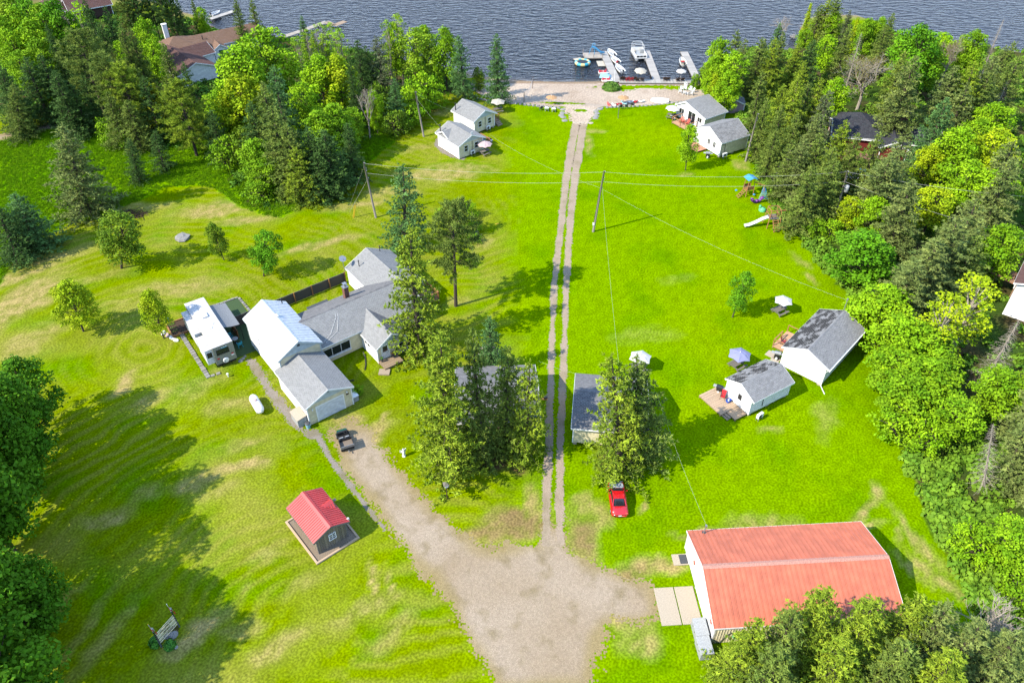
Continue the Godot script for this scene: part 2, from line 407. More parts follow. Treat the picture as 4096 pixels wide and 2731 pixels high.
const NEEDLES := [[Vector2(0.66, -47.71), 3.2, 2.0, 10.0, 0.5], [Vector2(-2.32, -46.41), 2.0, 1.0, 20.0, 0.4], [Vector2(6.61, -46.19), 1.4, 3.2, 0.0, 0.4], [Vector2(10.82, -41.84), 2.6, 1.0, 5.0, 0.35], [Vector2(10.04, -38.26), 2.0, 1.6, 0.0, 0.4], [Vector2(-1.39, -55.25), 3.4, 1.3, 4.0, 1.0], [Vector2(0.23, -54.36), 1.6, 0.8, 0.0, 0.8], [Vector2(-3.05, -56.76), 2.2, 1.2, 0.0, 0.8], [Vector2(10.55, -56.82), 2.2, 2.0, 0.0, 0.7], [Vector2(9.46, -54.99), 0.8, 0.8, 0.0, 0.8], [Vector2(-11.72, -74.55), 2.4, 1.4, 0.0, 0.6], [Vector2(9.41, -60.31), 0.8, 2.0, 0.0, 0.4], [Vector2(-55.01, -90.84), 2.0, 0.8, 0.0, 0.5]]

func spots(p: Vector2, list: Array, warp: Vector2) -> float:
	var best := 0.0
	for s in list:
		var d: Vector2 = p - s[0]
		var lim: float = maxf(s[1], s[2]) * 1.9
		if absf(d.x) > lim or absf(d.y) > lim:
			continue
		d = (d + warp * (0.25 + 0.12 * minf(s[1], s[2]))).rotated(rot(s[3]))
		var q := sqrt(d.x * d.x / (s[1] * s[1]) + d.y * d.y / (s[2] * s[2]))
		best = maxf(best, (1.0 - smoothstep(0.35, 1.25, q)) * float(s[4]))
	return best

func axis(lo: float, hi: float, step: float, far: float) -> PackedFloat32Array:
	var a := PackedFloat32Array()
	var x := lo
	var e := step
	var out := []
	while x > -far:
		e *= 1.6
		x -= e
		out.push_front(x)
	for q in out:
		a.push_back(q)
	var n := int(round((hi - lo) / step))
	for i in n + 1:
		a.push_back(lo + (hi - lo) * i / n)
	x = hi
	e = step
	while x < far:
		e *= 1.6
		x += e
		a.push_back(x)
	return a

var field := PackedVector2Array(FIELD)
var east := PackedVector2Array(WOOD_EAST)
var west := PackedVector2Array(WOOD_WEST)
const MOW_A := Vector2(-45.55, -73.55)
const MOW_B := Vector2(-15.5, -34.05)
const MOW_C := Vector2(-12.03, -107.63)

func ground_tone(p: Vector2) -> Vector3:
	var x := p.x
	var z := p.y
	var big := nz.get_noise_2d(x * 1.2, z * 1.2)
	var mid := nz.get_noise_2d(x * 5.0 + 300.0, z * 5.0)
	var small := nf.get_noise_2d(x * 22.0, z * 22.0)
	var warp := Vector2(nz.get_noise_2d(x * 9.0, z * 9.0 + 900.0), nz.get_noise_2d(x * 9.0 + 700.0, z * 9.0)) * 3.0
	var pw := p + warp * 0.35
	var west_side := 1.0 - smoothstep(-4.0, 3.0, x + mid * 4.0)
	var q := Vector3(0.105, 0.185, 0.0012).lerp(Vector3(0.110, 0.138, 0.003), west_side * 0.8)
	q = q.lerp(Vector3(0.145, 0.205, 0.0016), clampf(big * 1.1 + 0.15, 0.0, 1.0) * 0.6)
	q = q.lerp(Vector3(0.066, 0.145, 0.001), clampf(-mid * 1.6 - 0.02, 0.0, 1.0) * 0.75)
	q *= 1.0 + 0.22 * small
	# mowing passes: bands of bent and cut grass
	var ring := MOW_A if z < -66.0 else MOW_B
	if x > -14.0:
		ring = MOW_C
	var band := sin((p.distance_to(ring) + 1.2 * mid + (6.0 * big if x > -14.0 else 0.0)) * (3.9 if x < -14.0 else 3.1))
	var amount := 0.2 * west_side * clampf(0.5 + 1.6 * nz.get_noise_2d(x * 2.2 + 50.0, z * 2.2), 0.0, 1.0)
	q = q.lerp(Vector3(0.190, 0.185, 0.030), maxf(0.0, band) * amount * 3.0)
	var straw := clampf(nz.get_noise_2d(x * 3.0 + 1500.0, z * 3.0) * 1.6 - 0.15, 0.0, 1.0) * west_side * 0.5
	q = q.lerp(Vector3(0.200, 0.180, 0.040), straw)
	var dry := spots(p, DRY, warp)
	dry = clampf(dry * (1.0 + 0.9 * small + 0.3 * mid), 0.0, 1.0)
	q = q.lerp(Vector3(0.235, 0.185, 0.068) * (1.0 + 0.25 * small), dry)
	q = q.lerp(Vector3(0.085, 0.050, 0.026) * (1.0 + 0.3 * small), clampf(spots(p, NEEDLES, warp) * (1.0 + 0.7 * small), 0.0, 1.0))
	if z < -60.0 and inside(pw, field):
		q = Vector3(0.070, 0.180, 0.001).lerp(Vector3(0.125, 0.225, 0.002), clampf(0.5 + big + 0.4 * mid, 0.0, 1.0)) * (1.0 + 0.3 * small)
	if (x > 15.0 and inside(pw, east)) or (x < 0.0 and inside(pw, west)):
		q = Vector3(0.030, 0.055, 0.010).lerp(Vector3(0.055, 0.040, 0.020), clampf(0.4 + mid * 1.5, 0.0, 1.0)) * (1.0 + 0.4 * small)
	var d := z - shore(x)
	if d < 0.6 + warp.x * 0.2:
		q = Vector3(0.20, 0.15, 0.095) * (1.0 + 0.2 * small + 0.2 * mid)
	return q

func make_ground() -> void:
	var xs := axis(-92.0, 92.0, 0.5, 1500.0)
	var zs := axis(-178.0, -27.0, 0.5, 1500.0)
	var nx := xs.size()
	var nzn := zs.size()
	var v := PackedVector3Array()
	var c := PackedColorArray()
	var id := PackedInt32Array()
	for j in nzn:
		for i in nx:
			var x := xs[i]
			var z := zs[j]
			v.push_back(Vector3(x, ground_y(x, z), z))
			var p := Vector2(x, z)
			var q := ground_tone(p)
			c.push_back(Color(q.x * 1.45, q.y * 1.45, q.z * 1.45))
	for j in nzn - 1:
		for i in nx - 1:
			var k := j * nx + i
			id.append_array([k, k + 1, k + nx, k + 1, k + nx + 1, k + nx])
	var a := []
	a.resize(Mesh.ARRAY_MAX)
	a[Mesh.ARRAY_VERTEX] = v
	a[Mesh.ARRAY_COLOR] = c
	a[Mesh.ARRAY_INDEX] = id
	var nrm := PackedVector3Array()
	nrm.resize(v.size())
	for k in v.size():
		var p3 := v[k]
		nrm[k] = Vector3(ground_y(p3.x - 0.4, p3.z) - ground_y(p3.x + 0.4, p3.z), 0.8, ground_y(p3.x, p3.z - 0.4) - ground_y(p3.x, p3.z + 0.4)).normalized()
	a[Mesh.ARRAY_NORMAL] = nrm
	var m := ArrayMesh.new()
	m.add_surface_from_arrays(Mesh.PRIMITIVE_TRIANGLES, a)
	setting("ground", m, M.ground, "structure", "mown lawn, rough field and forest floor")

func make_lake() -> void:
	var w := Mb.new()
	# gently rolling surface, finer near the shore
	var xs := PackedFloat32Array()
	var zs := PackedFloat32Array()
	for i in 121:
		xs.push_back(-180.0 + 3.0 * i)
	for j in 60:
		zs.push_back(-330.0 + 3.0 * j)
	for j in zs.size() - 1:
		for i in xs.size() - 1:
			var cx := xs[i] + 1.5
			if zs[j] > maxf(shore(xs[i]), shore(xs[i + 1])) + 2.0 and zs[j] > maxf(shore(cx - 4.0), shore(cx + 4.0)) + 2.0:
				continue
			w.quad(Vector3(xs[i], -1.3, zs[j]), Vector3(xs[i + 1], -1.3, zs[j]), Vector3(xs[i + 1], -1.3, zs[j + 1]), Vector3(xs[i], -1.3, zs[j + 1]))
	w.box(Vector3(-1500, -1.302, -1800), Vector3(1500, -1.3, -330))
	w.box(Vector3(-1500, -1.302, -330), Vector3(-180, -1.3, -215))
	w.box(Vector3(180, -1.302, -330), Vector3(1500, -1.3, -165))
	setting("lake", w.mesh(), M.water, "structure", "dark blue lake with small ripples")
	# brown stain of the water: light crosses more of these layers where it is deeper
	for k in 7:
		var y := -1.42 - 0.16 * k
		var l := Mb.new()
		l.quad(Vector3(-200, y, -400), Vector3(200, y, -400), Vector3(200, y, -150), Vector3(-200, y, -150))
		setting("lake_water", l.mesh(), M.tannin, "structure", "brown stained lake water")

# a thin sheet of loose material made of small cells, frayed along its outline
var gravel_areas := []

func on_gravel(p: Vector2) -> bool:
	for g in gravel_areas:
		if g[0].has_point(p) and inside(p, g[1]):
			return true
	return false

func sheet(called: String, label: String, poly: PackedVector2Array, cell: float, fray: float, lift: float, m: Material, tone: Callable, keep: Variant = null) -> void:
	var lo := poly[0]
	var hi := poly[0]
	for p in poly:
		lo = lo.min(p)
		hi = hi.max(p)
	gravel_areas.push_back([Rect2(lo, hi - lo), poly])
	lo -= Vector2(fray, fray)
	hi += Vector2(fray, fray)
	var w := Mb.new()
	w.tinted = true
	var r := RandomNumberGenerator.new()
	r.seed = called.hash()
	var n := int((hi.x - lo.x) / cell)
	var k := int((hi.y - lo.y) / cell)
	for j in k:
		for i in n:
			var x := lo.x + i * cell
			var z := lo.y + j * cell
			var p := Vector2(x + cell / 2, z + cell / 2)
			var d := edge_dist(p, poly)
			if not inside(p, poly):
				d = -d
			if d < -fray:
				continue
			var e := d + fray * 0.8 * nz.get_noise_2d(x * 14.0, z * 14.0) + fray * 0.5 * nz.get_noise_2d(x * 5.0, z * 5.0 + 40.0)
			var chance := smoothstep(-fray * 0.55, fray * 0.55, e)
			if keep != null:
				chance *= float(keep.call(p))
			if r.randf() > chance:
				continue
			var q: Vector3 = tone.call(p, d)
			q *= r.randf_range(0.9, 1.1)
			w.col = Color(q.x, q.y, q.z)
			w.quad(Vector3(x, ground_y(x, z) + lift, z), Vector3(x + cell, ground_y(x + cell, z) + lift, z), Vector3(x + cell, ground_y(x + cell, z + cell) + lift, z + cell), Vector3(x, ground_y(x, z + cell) + lift, z + cell))
	setting(called, w.mesh(), m, "structure", label)

func gravel_tone(p: Vector2, d: float) -> Vector3:
	var a := nz.get_noise_2d(p.x * 4.0, p.y * 4.0)
	var b := nz.get_noise_2d(p.x * 16.0 + 80.0, p.y * 16.0)
	var q := Vector3(0.300, 0.232, 0.156).lerp(Vector3(0.352, 0.285, 0.211), clampf(0.5 + a, 0.0, 1.0))
	q = q.lerp(Vector3(0.225, 0.177, 0.103), clampf(b * 1.6 - 0.2, 0.0, 1.0))
	q = q.lerp(Vector3(0.262, 0.203, 0.082), 0.7 * (1.0 - smoothstep(0.0, 1.6, d + a)))
	return q

func track_tone(p: Vector2, _d: float) -> Vector3:
	var b := nz.get_noise_2d(p.x * 14.0 + 80.0, p.y * 14.0)
	return Vector3(0.331, 0.262, 0.192).lerp(Vector3(0.250, 0.207, 0.130), clampf(b * 1.4, 0.0, 1.0))

func path_tone(p: Vector2, _d: float) -> Vector3:
	var b := nz.get_noise_2d(p.x * 14.0 + 80.0, p.y * 14.0)
	return Vector3(0.240, 0.209, 0.175).lerp(Vector3(0.195, 0.169, 0.106), clampf(b * 1.6, 0.0, 1.0))

func sand_tone(p: Vector2, _d: float) -> Vector3:
	var a := nz.get_noise_2d(p.x * 3.0, p.y * 3.0)
	var b := nz.get_noise_2d(p.x * 10.0 + 80.0, p.y * 10.0)
	var q := Vector3(0.413, 0.326, 0.246).lerp(Vector3(0.471, 0.384, 0.297), clampf(0.5 + a * 1.4, 0.0, 1.0))
	q = q.lerp(Vector3(0.326, 0.239, 0.167), clampf(b * 1.3 - 0.1, 0.0, 1.0) * 0.7)
	var wet := p.y - shore(p.x)
	if wet < 1.1 + 0.8 * a:
		q = Vector3(0.290, 0.210, 0.138)
	return q

func ribbon(pts: Array, half: Array) -> PackedVector2Array:
	var l := PackedVector2Array()
	var r := PackedVector2Array()
	for i in pts.size():
		var d: Vector2 = (pts[mini(i + 1, pts.size() - 1)] - pts[maxi(i - 1, 0)]).normalized()
		var s := Vector2(-d.y, d.x) * float(half[mini(i, half.size() - 1)])
		l.push_back(pts[i] + s)
		r.push_back(pts[i] - s)
	r.reverse()
	l.append_array(r)
	return l

func make_roads() -> void:
	var gt := gravel_tone
	sheet("gravel_driveway", "wide gravel driveway running from the garage to the road", PackedVector2Array([Vector2(-20.45, -60.17), Vector2(-18.34, -61.51), Vector2(-15.72, -60.19), Vector2(-13.82, -57.33), Vector2(-12.19, -54.6), Vector2(-10.09, -51.89), Vector2(-7.61, -48.72), Vector2(-5.55, -46.9), Vector2(-3.99, -45.64), Vector2(-1.44, -44.56), Vector2(2.76, -45.17), Vector2(2.95, -47.71), Vector2(5.41, -47.72), Vector2(5.5, -45.18), Vector2(6.86, -43.48), Vector2(10.03, -42.07), Vector2(13.17, -41.16), Vector2(13.7, -39.14), Vector2(13.26, -37.42), Vector2(11.8, -36.57), Vector2(9.14, -36.98), Vector2(8.03, -35.33), Vector2(7.38, -33.35), Vector2(6.92, -30.71), Vector2(-1.38, -30.68), Vector2(-2.95, -34.09), Vector2(-5.22, -37.78), Vector2(-7.66, -41.31), Vector2(-10.26, -44.87), Vector2(-13.27, -48.7), Vector2(-16.29, -52.83), Vector2(-18.7, -56.38)]), 0.16, 1.0, 0.012, M.gravel, gt)
	var tt := track_tone
	var lt := [Vector2(3.38, -44.93), Vector2(3.59, -50.39), Vector2(3.96, -56.18), Vector2(4.32, -62.62), Vector2(4.72, -69.86), Vector2(5.17, -78.02), Vector2(5.75, -87.32), Vector2(6.81, -96.86), Vector2(7.89, -107.76), Vector2(9.09, -118.1), Vector2(10.15, -125.75), Vector2(11.19, -133.23), Vector2(11.85, -136.4)]
	var rt := [Vector2(4.73, -44.93), Vector2(4.88, -50.4), Vector2(5.22, -56.18), Vector2(5.65, -62.63), Vector2(6.19, -69.86), Vector2(6.79, -78.03), Vector2(7.42, -87.33), Vector2(8.21, -96.87), Vector2(9.25, -107.77), Vector2(10.46, -118.11), Vector2(11.59, -125.76), Vector2(12.6, -133.24), Vector2(12.97, -136.41)]
	sheet("wheel_track", "left-hand pale gravel wheel track leading down to the beach", ribbon(lt, [0.42, 0.42, 0.4, 0.38, 0.37, 0.38, 0.42, 0.48, 0.55, 0.62, 0.68, 0.7, 0.75]), 0.12, 0.22, 0.016, M.gravel, tt)
	sheet("wheel_track", "right-hand pale gravel wheel track leading down to the beach", ribbon(rt, [0.42, 0.42, 0.4, 0.38, 0.37, 0.38, 0.42, 0.48, 0.55, 0.62, 0.68, 0.7, 0.75]), 0.12, 0.22, 0.016, M.gravel, tt)
	var pt := path_tone
	sheet("gravel_path", "grey gravel strip along the side of the garage", PackedVector2Array([Vector2(-32.49, -71.54), Vector2(-31.4, -71.86), Vector2(-28.41, -67.44), Vector2(-25.69, -63.86), Vector2(-22.96, -60.16), Vector2(-21.61, -60.17), Vector2(-20.85, -59.2), Vector2(-20.95, -58.43), Vector2(-22.71, -58.93), Vector2(-24.64, -60.81), Vector2(-27, -63.51), Vector2(-29.36, -66.7)]), 0.14, 0.5, 0.012, M.gravel, pt)
	sheet("gravel_path", "narrow grey gravel trench line past the red-roofed shed", ribbon([Vector2(-21.83, -59.84), Vector2(-20.46, -57.61), Vector2(-18.65, -54.75), Vector2(-16.92, -52.54), Vector2(-15.24, -50.31), Vector2(-13.75, -48.43), Vector2(-12.37, -46.72)], [0.34, 0.3, 0.26, 0.26, 0.22, 0.2, 0.12]), 0.12, 0.25, 0.014, M.gravel, pt)
	sheet("gravel_path", "bare gravel strip round the near corner of the cream cabin", ribbon([Vector2(-13.17, -129.99), Vector2(-13.2, -127.19), Vector2(-11.82, -124.8), Vector2(-9.86, -123.24), Vector2(-8.11, -122.48)], [0.3, 0.6, 0.7, 0.6, 0.4]), 0.16, 0.4, 0.012, M.gravel, pt)
	sheet("dirt_lane", "brown dirt lane at the edge of the left-hand woods", ribbon([Vector2(-94.93, -128.73), Vector2(-90.91, -129.92), Vector2(-87.32, -132.15), Vector2(-83.71, -134.61), Vector2(-80.16, -137.5), Vector2(-77.28, -139.36)], [1.5]), 0.35, 0.7, 0.02, M.gravel, gravel_tone)
	var st := sand_tone
	var b := PackedVector2Array()
	for i in 30:
		var x := -11.0 + 53.0 * i / 29
		b.push_back(Vector2(x, shore(x) - 0.6))
	for q in [Vector2(37.78, -150.81), Vector2(36.25, -147.95), Vector2(32.58, -146.73), Vector2(26.98, -145.7), Vector2(21.88, -145.07), Vector2(17.17, -143.67), Vector2(15.99, -142.33), Vector2(15.16, -138.96), Vector2(13.9, -136.06), Vector2(10.95, -136.04), Vector2(10.19, -140.03), Vector2(9.44, -143.04), Vector2(5.15, -143.58), Vector2(0.18, -145.68), Vector2(-4.07, -148.43), Vector2(-7.05, -151.07)]:
		b.push_back(q)
	var grassy := func(p: Vector2) -> float:
		var k := 1.0
		for s in [[Vector2(9.5, -145.4), 4.6, 1.1], [Vector2(26.0, -155.2), 9.0, 0.9], [Vector2(36.0, -155.0), 7.0, 1.3], [Vector2(22.6, -154.6), 3.2, 1.5], [Vector2(-8.0, -158.5), 3.0, 2.0], [Vector2(12.8, -141.6), 1.6, 0.6]]:
			var d: Vector2 = p - s[0]
			k = minf(k, smoothstep(0.6, 1.3, sqrt(d.x * d.x / (s[1] * s[1]) + d.y * d.y / (s[2] * s[2])) + 0.35 * nz.get_noise_2d(p.x * 8.0, p.y * 8.0)))
		return k
	sheet("beach", "pale sandy beach between the lawn and the lake", b, 0.3, 0.8, 0.03, M.sand, st, grassy)

# ---------------------------------------------------------------- building kit
# lapped siding on a flat wall: o = lower corner, u = along the wall, n = outward, w(y) given by [x0, x1] at the foot and at the top
func lap(b: Mb, o: Vector3, u: Vector3, n: Vector3, lo: Vector2, hi: Vector2, y0: float, y1: float, step := 0.2) -> void:
	var k := maxi(1, int(round((y1 - y0) / step)))
	for i in k:
		var ta := float(i) / k
		var tb := float(i + 1) / k
		var a := lo.lerp(hi, ta)
		var c := lo.lerp(hi, tb)
		var ya := lerpf(y0, y1, ta)
		var yb := lerpf(y0, y1, tb)
		var p := o + u * a.x + Vector3.UP * ya
		var q := o + u * a.y + Vector3.UP * ya
		var r := o + u * c.y + Vector3.UP * yb
		var s := o + u * c.x + Vector3.UP * yb
		b.quad(p + n * 0.022, s + n * 0.004, r + n * 0.004, q + n * 0.022)
		b.quad(p, p + n * 0.022, q + n * 0.022, q)

# overlapping shingle courses on the slope from eave edge e0..e1 up to ridge edge r0..r1
func courses(b: Mb, e0: Vector3, e1: Vector3, r0: Vector3, r1: Vector3, tones: Array, wear := 0.0, step := 0.17) -> void:
	var up := (r0 - e0)
	var n := (e1 - e0).cross(r0 - e0).normalized()
	if n.y < 0:
		n = -n
	var k := maxi(1, int(round(up.length() / step)))
	for i in k:
		var ta := float(i) / k
		var tb := minf(1.0, float(i + 1.08) / k)
		var a := e0.lerp(r0, ta)
		var a1 := e1.lerp(r1, ta)
		var c := e0.lerp(r0, tb)
		var c1 := e1.lerp(r1, tb)
		var tabs := maxi(1, int(a.distance_to(a1) / 0.34))
		var off := 0.5 * (i % 2)
		var prev := 0.0
		for j in tabs + 1:
			var s := clampf((j + 1 - off) / tabs, 0.0, 1.0)
			if s - prev < 0.001:
				continue
			var f0 := prev
			prev = s
			var w := rng.randf()
			var q: Vector3 = tones[0].lerp(tones[1], w)
			if wear > 0.0:
				var m := a.lerp(a1, f0)
				var st := nf.get_noise_3d(m.x * 30.0, m.y * 30.0 + i * 3.0, m.z * 30.0)
				q = q.lerp(tones[2], clampf(st * 2.2 + wear - 0.3, 0.0, 1.0) * wear)
			b.paint(q.x, q.y, q.z)
			var l := n * (0.03 + rng.randf() * 0.008)
			var h := n * 0.012
			var gap := (a1 - a) * (0.010 / maxf(0.1, a.distance_to(a1)))
			b.quad(a.lerp(a1, f0) + l + gap, c.lerp(c1, f0) + h + gap, c.lerp(c1, s) + h, a.lerp(a1, s) + l)
			b.quad(a.lerp(a1, f0) + gap, a.lerp(a1, f0) + l + gap, a.lerp(a1, s) + l, a.lerp(a1, s))

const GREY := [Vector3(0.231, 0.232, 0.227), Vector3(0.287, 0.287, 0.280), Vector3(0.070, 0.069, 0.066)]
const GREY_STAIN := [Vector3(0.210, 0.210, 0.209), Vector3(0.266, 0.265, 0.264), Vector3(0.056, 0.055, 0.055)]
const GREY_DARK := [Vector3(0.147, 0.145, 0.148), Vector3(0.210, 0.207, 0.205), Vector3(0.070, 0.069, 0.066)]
const BROWN := [Vector3(0.185, 0.115, 0.080), Vector3(0.225, 0.145, 0.105), Vector3(0.1, 0.06, 0.045)]
const MAROON := [Vector3(0.105, 0.062, 0.055), Vector3(0.135, 0.080, 0.070), Vector3(0.1, 0.06, 0.045)]
const SLATE := [Vector3(0.040, 0.042, 0.048), Vector3(0.060, 0.062, 0.070), Vector3(0.04, 0.04, 0.045)]

# a gable-roofed block: front wall at z = 0, ridge along z, length l, width w, wall height he, rise hr
func gable(root: Node3D, at: Transform3D, l: float, w: float, he: float, hr: float, os: float, og: float, o := {}) -> void:
	var wall_m: Material = o.get("wall", M.cream)
	var y0: float = o.get("foot", 0.05)
	var h := w / 2
	var rx: float = o.get("ridge_x", 0.0) # ridge shifted sideways
	var step: float = o.get("step", 0.2)
	var sides: String = o.get("sides", "fblr")
	for s in sides:
		var b := Mb.new()
		b.t = at
		match s:
			"f": lap(b, Vector3.ZERO, Vector3.RIGHT, Vector3.BACK, Vector2(-h, h), Vector2(-h, h), y0, he, step)
			"b": lap(b, Vector3(0, 0, -l), Vector3.LEFT, Vector3.FORWARD, Vector2(-h, h), Vector2(-h, h), y0, he, step)
			"l": lap(b, Vector3(-h, 0, -l), Vector3.BACK, Vector3.LEFT, Vector2(0, l), Vector2(0, l), y0, he, step)
			"r": lap(b, Vector3(h, 0, 0), Vector3.FORWARD, Vector3.RIGHT, Vector2(0, l), Vector2(0, l), y0, he, step)
		part(root, "wall", b.mesh(), o.get("wall_" + s, wall_m))
		if s in "fb":
			var g := Mb.new()
			g.t = at
			if s == "f":
				lap(g, Vector3(0, 0, 0.012), Vector3.RIGHT, Vector3.BACK, Vector2(-h, h), Vector2(rx - 0.02, rx + 0.02), he, he + hr, step)
			else:
				lap(g, Vector3(0, 0, -l - 0.012), Vector3.LEFT, Vector3.FORWARD, Vector2(-h, h), Vector2(-rx - 0.02, 0.02 - rx), he, he + hr, step)
			part(root, "gable", g.mesh(), o.get("gable", M.gable_white))
	# corner boards
	for x in [-h, h]:
		for z in [0.0, -l]:
			var cb := Mb.new()
			cb.t = at
			cb.cbox(Vector3(x, (y0 + he) / 2, z), Vector3(0.13, he - y0, 0.13))
			part(root, "corner_board", cb.mesh(), o.get("trim", M.trim))
	# foundation
	if y0 > 0.1:
		for x in [-h + 0.25, h - 0.25]:
			for z in [-0.25, -l / 2, -l + 0.25]:
				var fd := Mb.new()
				fd.t = at
				fd.cbox(Vector3(x, y0 / 2, z), Vector3(0.4, y0, 0.4))
				part(root, "footing", fd.mesh(), M.concrete)
		var fl := Mb.new()
		fl.t = at
		fl.box(Vector3(-h, y0 - 0.02, -l), Vector3(h, y0 + 0.02, 0))
		part(root, "floor", fl.mesh(), M.old_wood)
	var deck := Mb.new()
	deck.t = at
	var fas := Mb.new()
	fas.t = at
	var sh := Mb.new()
	sh.t = at
	var roof_m: Material = o.get("roof_slab", M.trim)
	var roof := part(root, "roof", null, roof_m)
	for s in [-1.0, 1.0]:
		var run: float = h - s * rx
		var slope: float = hr / run
		var e0 := Vector3(s * (h + os), he - slope * os, og)
		var e1 := Vector3(e0.x, e0.y, -l - og)
		var r0 := Vector3(rx, he + hr, og)
		var r1 := Vector3(rx, he + hr, -l - og)
		var d := Vector3(0, 0.11, 0)
		if s > 0:
			deck.hexa([r0, e0, e1, r1, r0 + d, e0 + d, e1 + d, r1 + d])
		else:
			deck.hexa([e0, r0, r1, e1, e0 + d, r0 + d, r1 + d, e1 + d])
		var kind: String = o.get("roof", "shingle")
		if kind == "shingle":
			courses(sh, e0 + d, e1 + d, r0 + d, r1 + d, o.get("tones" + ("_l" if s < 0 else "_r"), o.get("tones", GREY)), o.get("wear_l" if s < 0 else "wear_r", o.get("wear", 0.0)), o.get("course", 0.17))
		else:
			panels(roof, at, e0 + d, e1 + d, r0 + d, r1 + d, o.get("panel", 0.45), o.roof_m)
		# eave and rake boards
		fas.box(Vector3(minf(e0.x, e0.x + s * 0.03), e0.y - 0.06, e1.z), Vector3(maxf(e0.x, e0.x + s * 0.03), e0.y + 0.12, e0.z))
		for z in [og + 0.016, -l - og - 0.016]:
			fas.beam(Vector3(e0.x, e0.y + 0.035, z), Vector3(rx, he + hr + 0.035, z), 0.03, 0.19)
	roof.mesh = deck.mesh()
	if o.get("roof", "shingle") == "shingle":
		for k in int((l + 2 * og) / 0.3):
			var z0 := og - k * 0.3
			var q: Vector3 = o.get("tones", GREY)[0].lerp(o.get("tones", GREY)[1], rng.randf())
			sh.paint(q.x, q.y, q.z)
			for s in [-1.0, 1.0]:
				var run2: float = h - s * rx
				var drop := 0.16 * hr / run2
				sh.quad(Vector3(rx, he + hr + 0.155, z0), Vector3(rx, he + hr + 0.145, z0 - 0.31), Vector3(rx + s * 0.16, he + hr + 0.145 - drop, z0 - 0.31), Vector3(rx + s * 0.16, he + hr + 0.155 - drop, z0))
		part(roof, "shingles", sh.mesh(), M.shingle, true)
	else:
		var cap := Mb.new()
		cap.t = at
		for s in [-1.0, 1.0]:
			var run3: float = h - s * rx
			var k2 := 0.26 * hr / run3
			cap.quad(Vector3(rx, he + hr + 0.175, og + 0.03), Vector3(rx, he + hr + 0.175, -l - og - 0.03), Vector3(rx + s * 0.26, he + hr + 0.16 - k2, -l - og - 0.03), Vector3(rx + s * 0.26, he + hr + 0.16 - k2, og + 0.03))
		part(roof, "ridge_cap", cap.mesh(), o.get("cap_m", o.roof_m))
	part(root, "fascia", fas.mesh(), o.get("trim", M.trim))

# ribbed metal panels laid from eave to ridge, each a piece of its own
func panels(roof: Node3D, at: Transform3D, e0: Vector3, e1: Vector3, r0: Vector3, r1: Vector3, width: float, m: Material) -> void:
	var n := int(round(e0.distance_to(e1) / width))
	var along := (e1 - e0) / n
	var up := r0 - e0
	var nn := along.cross(up).normalized()
	if nn.y < 0:
		nn = -nn
	var b := Mb.new()
	var x := along
	var prof := [[0.05, 0.004], [0.10, 0.05], [0.18, 0.05], [0.24, 0.012], [0.55, 0.016], [0.65, 0.016], [1.0, 0.012]]
	for i in range(1, prof.size()):
		var p0: Vector3 = x * prof[i - 1][0] + nn * prof[i - 1][1]
		var p1: Vector3 = x * prof[i][0] + nn * prof[i][1]
		b.quad(p0, p0 + up, p1 + up, p1)
	var me := b.mesh()
	for k in n:
		var o := part(roof, "roof_panel", me, m)
		o.transform = at * Transform3D(Basis.IDENTITY, e0 + along * k + nn * 0.002 * (k % 2))

# at: z points out of the wall, origin at the middle of the opening
func window(root: Node3D, at: Transform3D, w: float, h: float, cols := 2, rows := 1, frame: Material = null, glass: Material = null) -> void:
	var f := Mb.new()
	f.t = at
	var e := 0.07
	f.box(Vector3(-w / 2 - e, h / 2, -0.02), Vector3(w / 2 + e, h / 2 + e, 0.07))
	f.box(Vector3(-w / 2 - e - 0.03, -h / 2 - e, -0.02), Vector3(w / 2 + e + 0.03, -h / 2, 0.09))
	f.box(Vector3(-w / 2 - e, -h / 2, -0.02), Vector3(-w / 2, h / 2, 0.07))
	f.box(Vector3(w / 2, -h / 2, -0.02), Vector3(w / 2 + e, h / 2, 0.07))
	for i in range(1, cols):
		var x := -w / 2 + w * i / cols
		f.box(Vector3(x - 0.025, -h / 2, -0.02), Vector3(x + 0.025, h / 2, 0.06))
	for j in range(1, rows):
		var y := -h / 2 + h * j / rows
		f.box(Vector3(-w / 2, y - 0.025, -0.02), Vector3(w / 2, y + 0.025, 0.058))
	var fr := part(root, "window", f.mesh(), frame if frame else M.paint_white)
	for i in cols:
		for j in rows:
			var b := Mb.new()
			b.t = at
			var x0 := -w / 2 + w * i / cols
			var y0 := -h / 2 + h * j / rows
			b.box(Vector3(x0, y0, 0.0), Vector3(x0 + w / cols, y0 + h / rows, 0.034))
			part(fr, "pane", b.mesh(), glass if glass else M.glass)

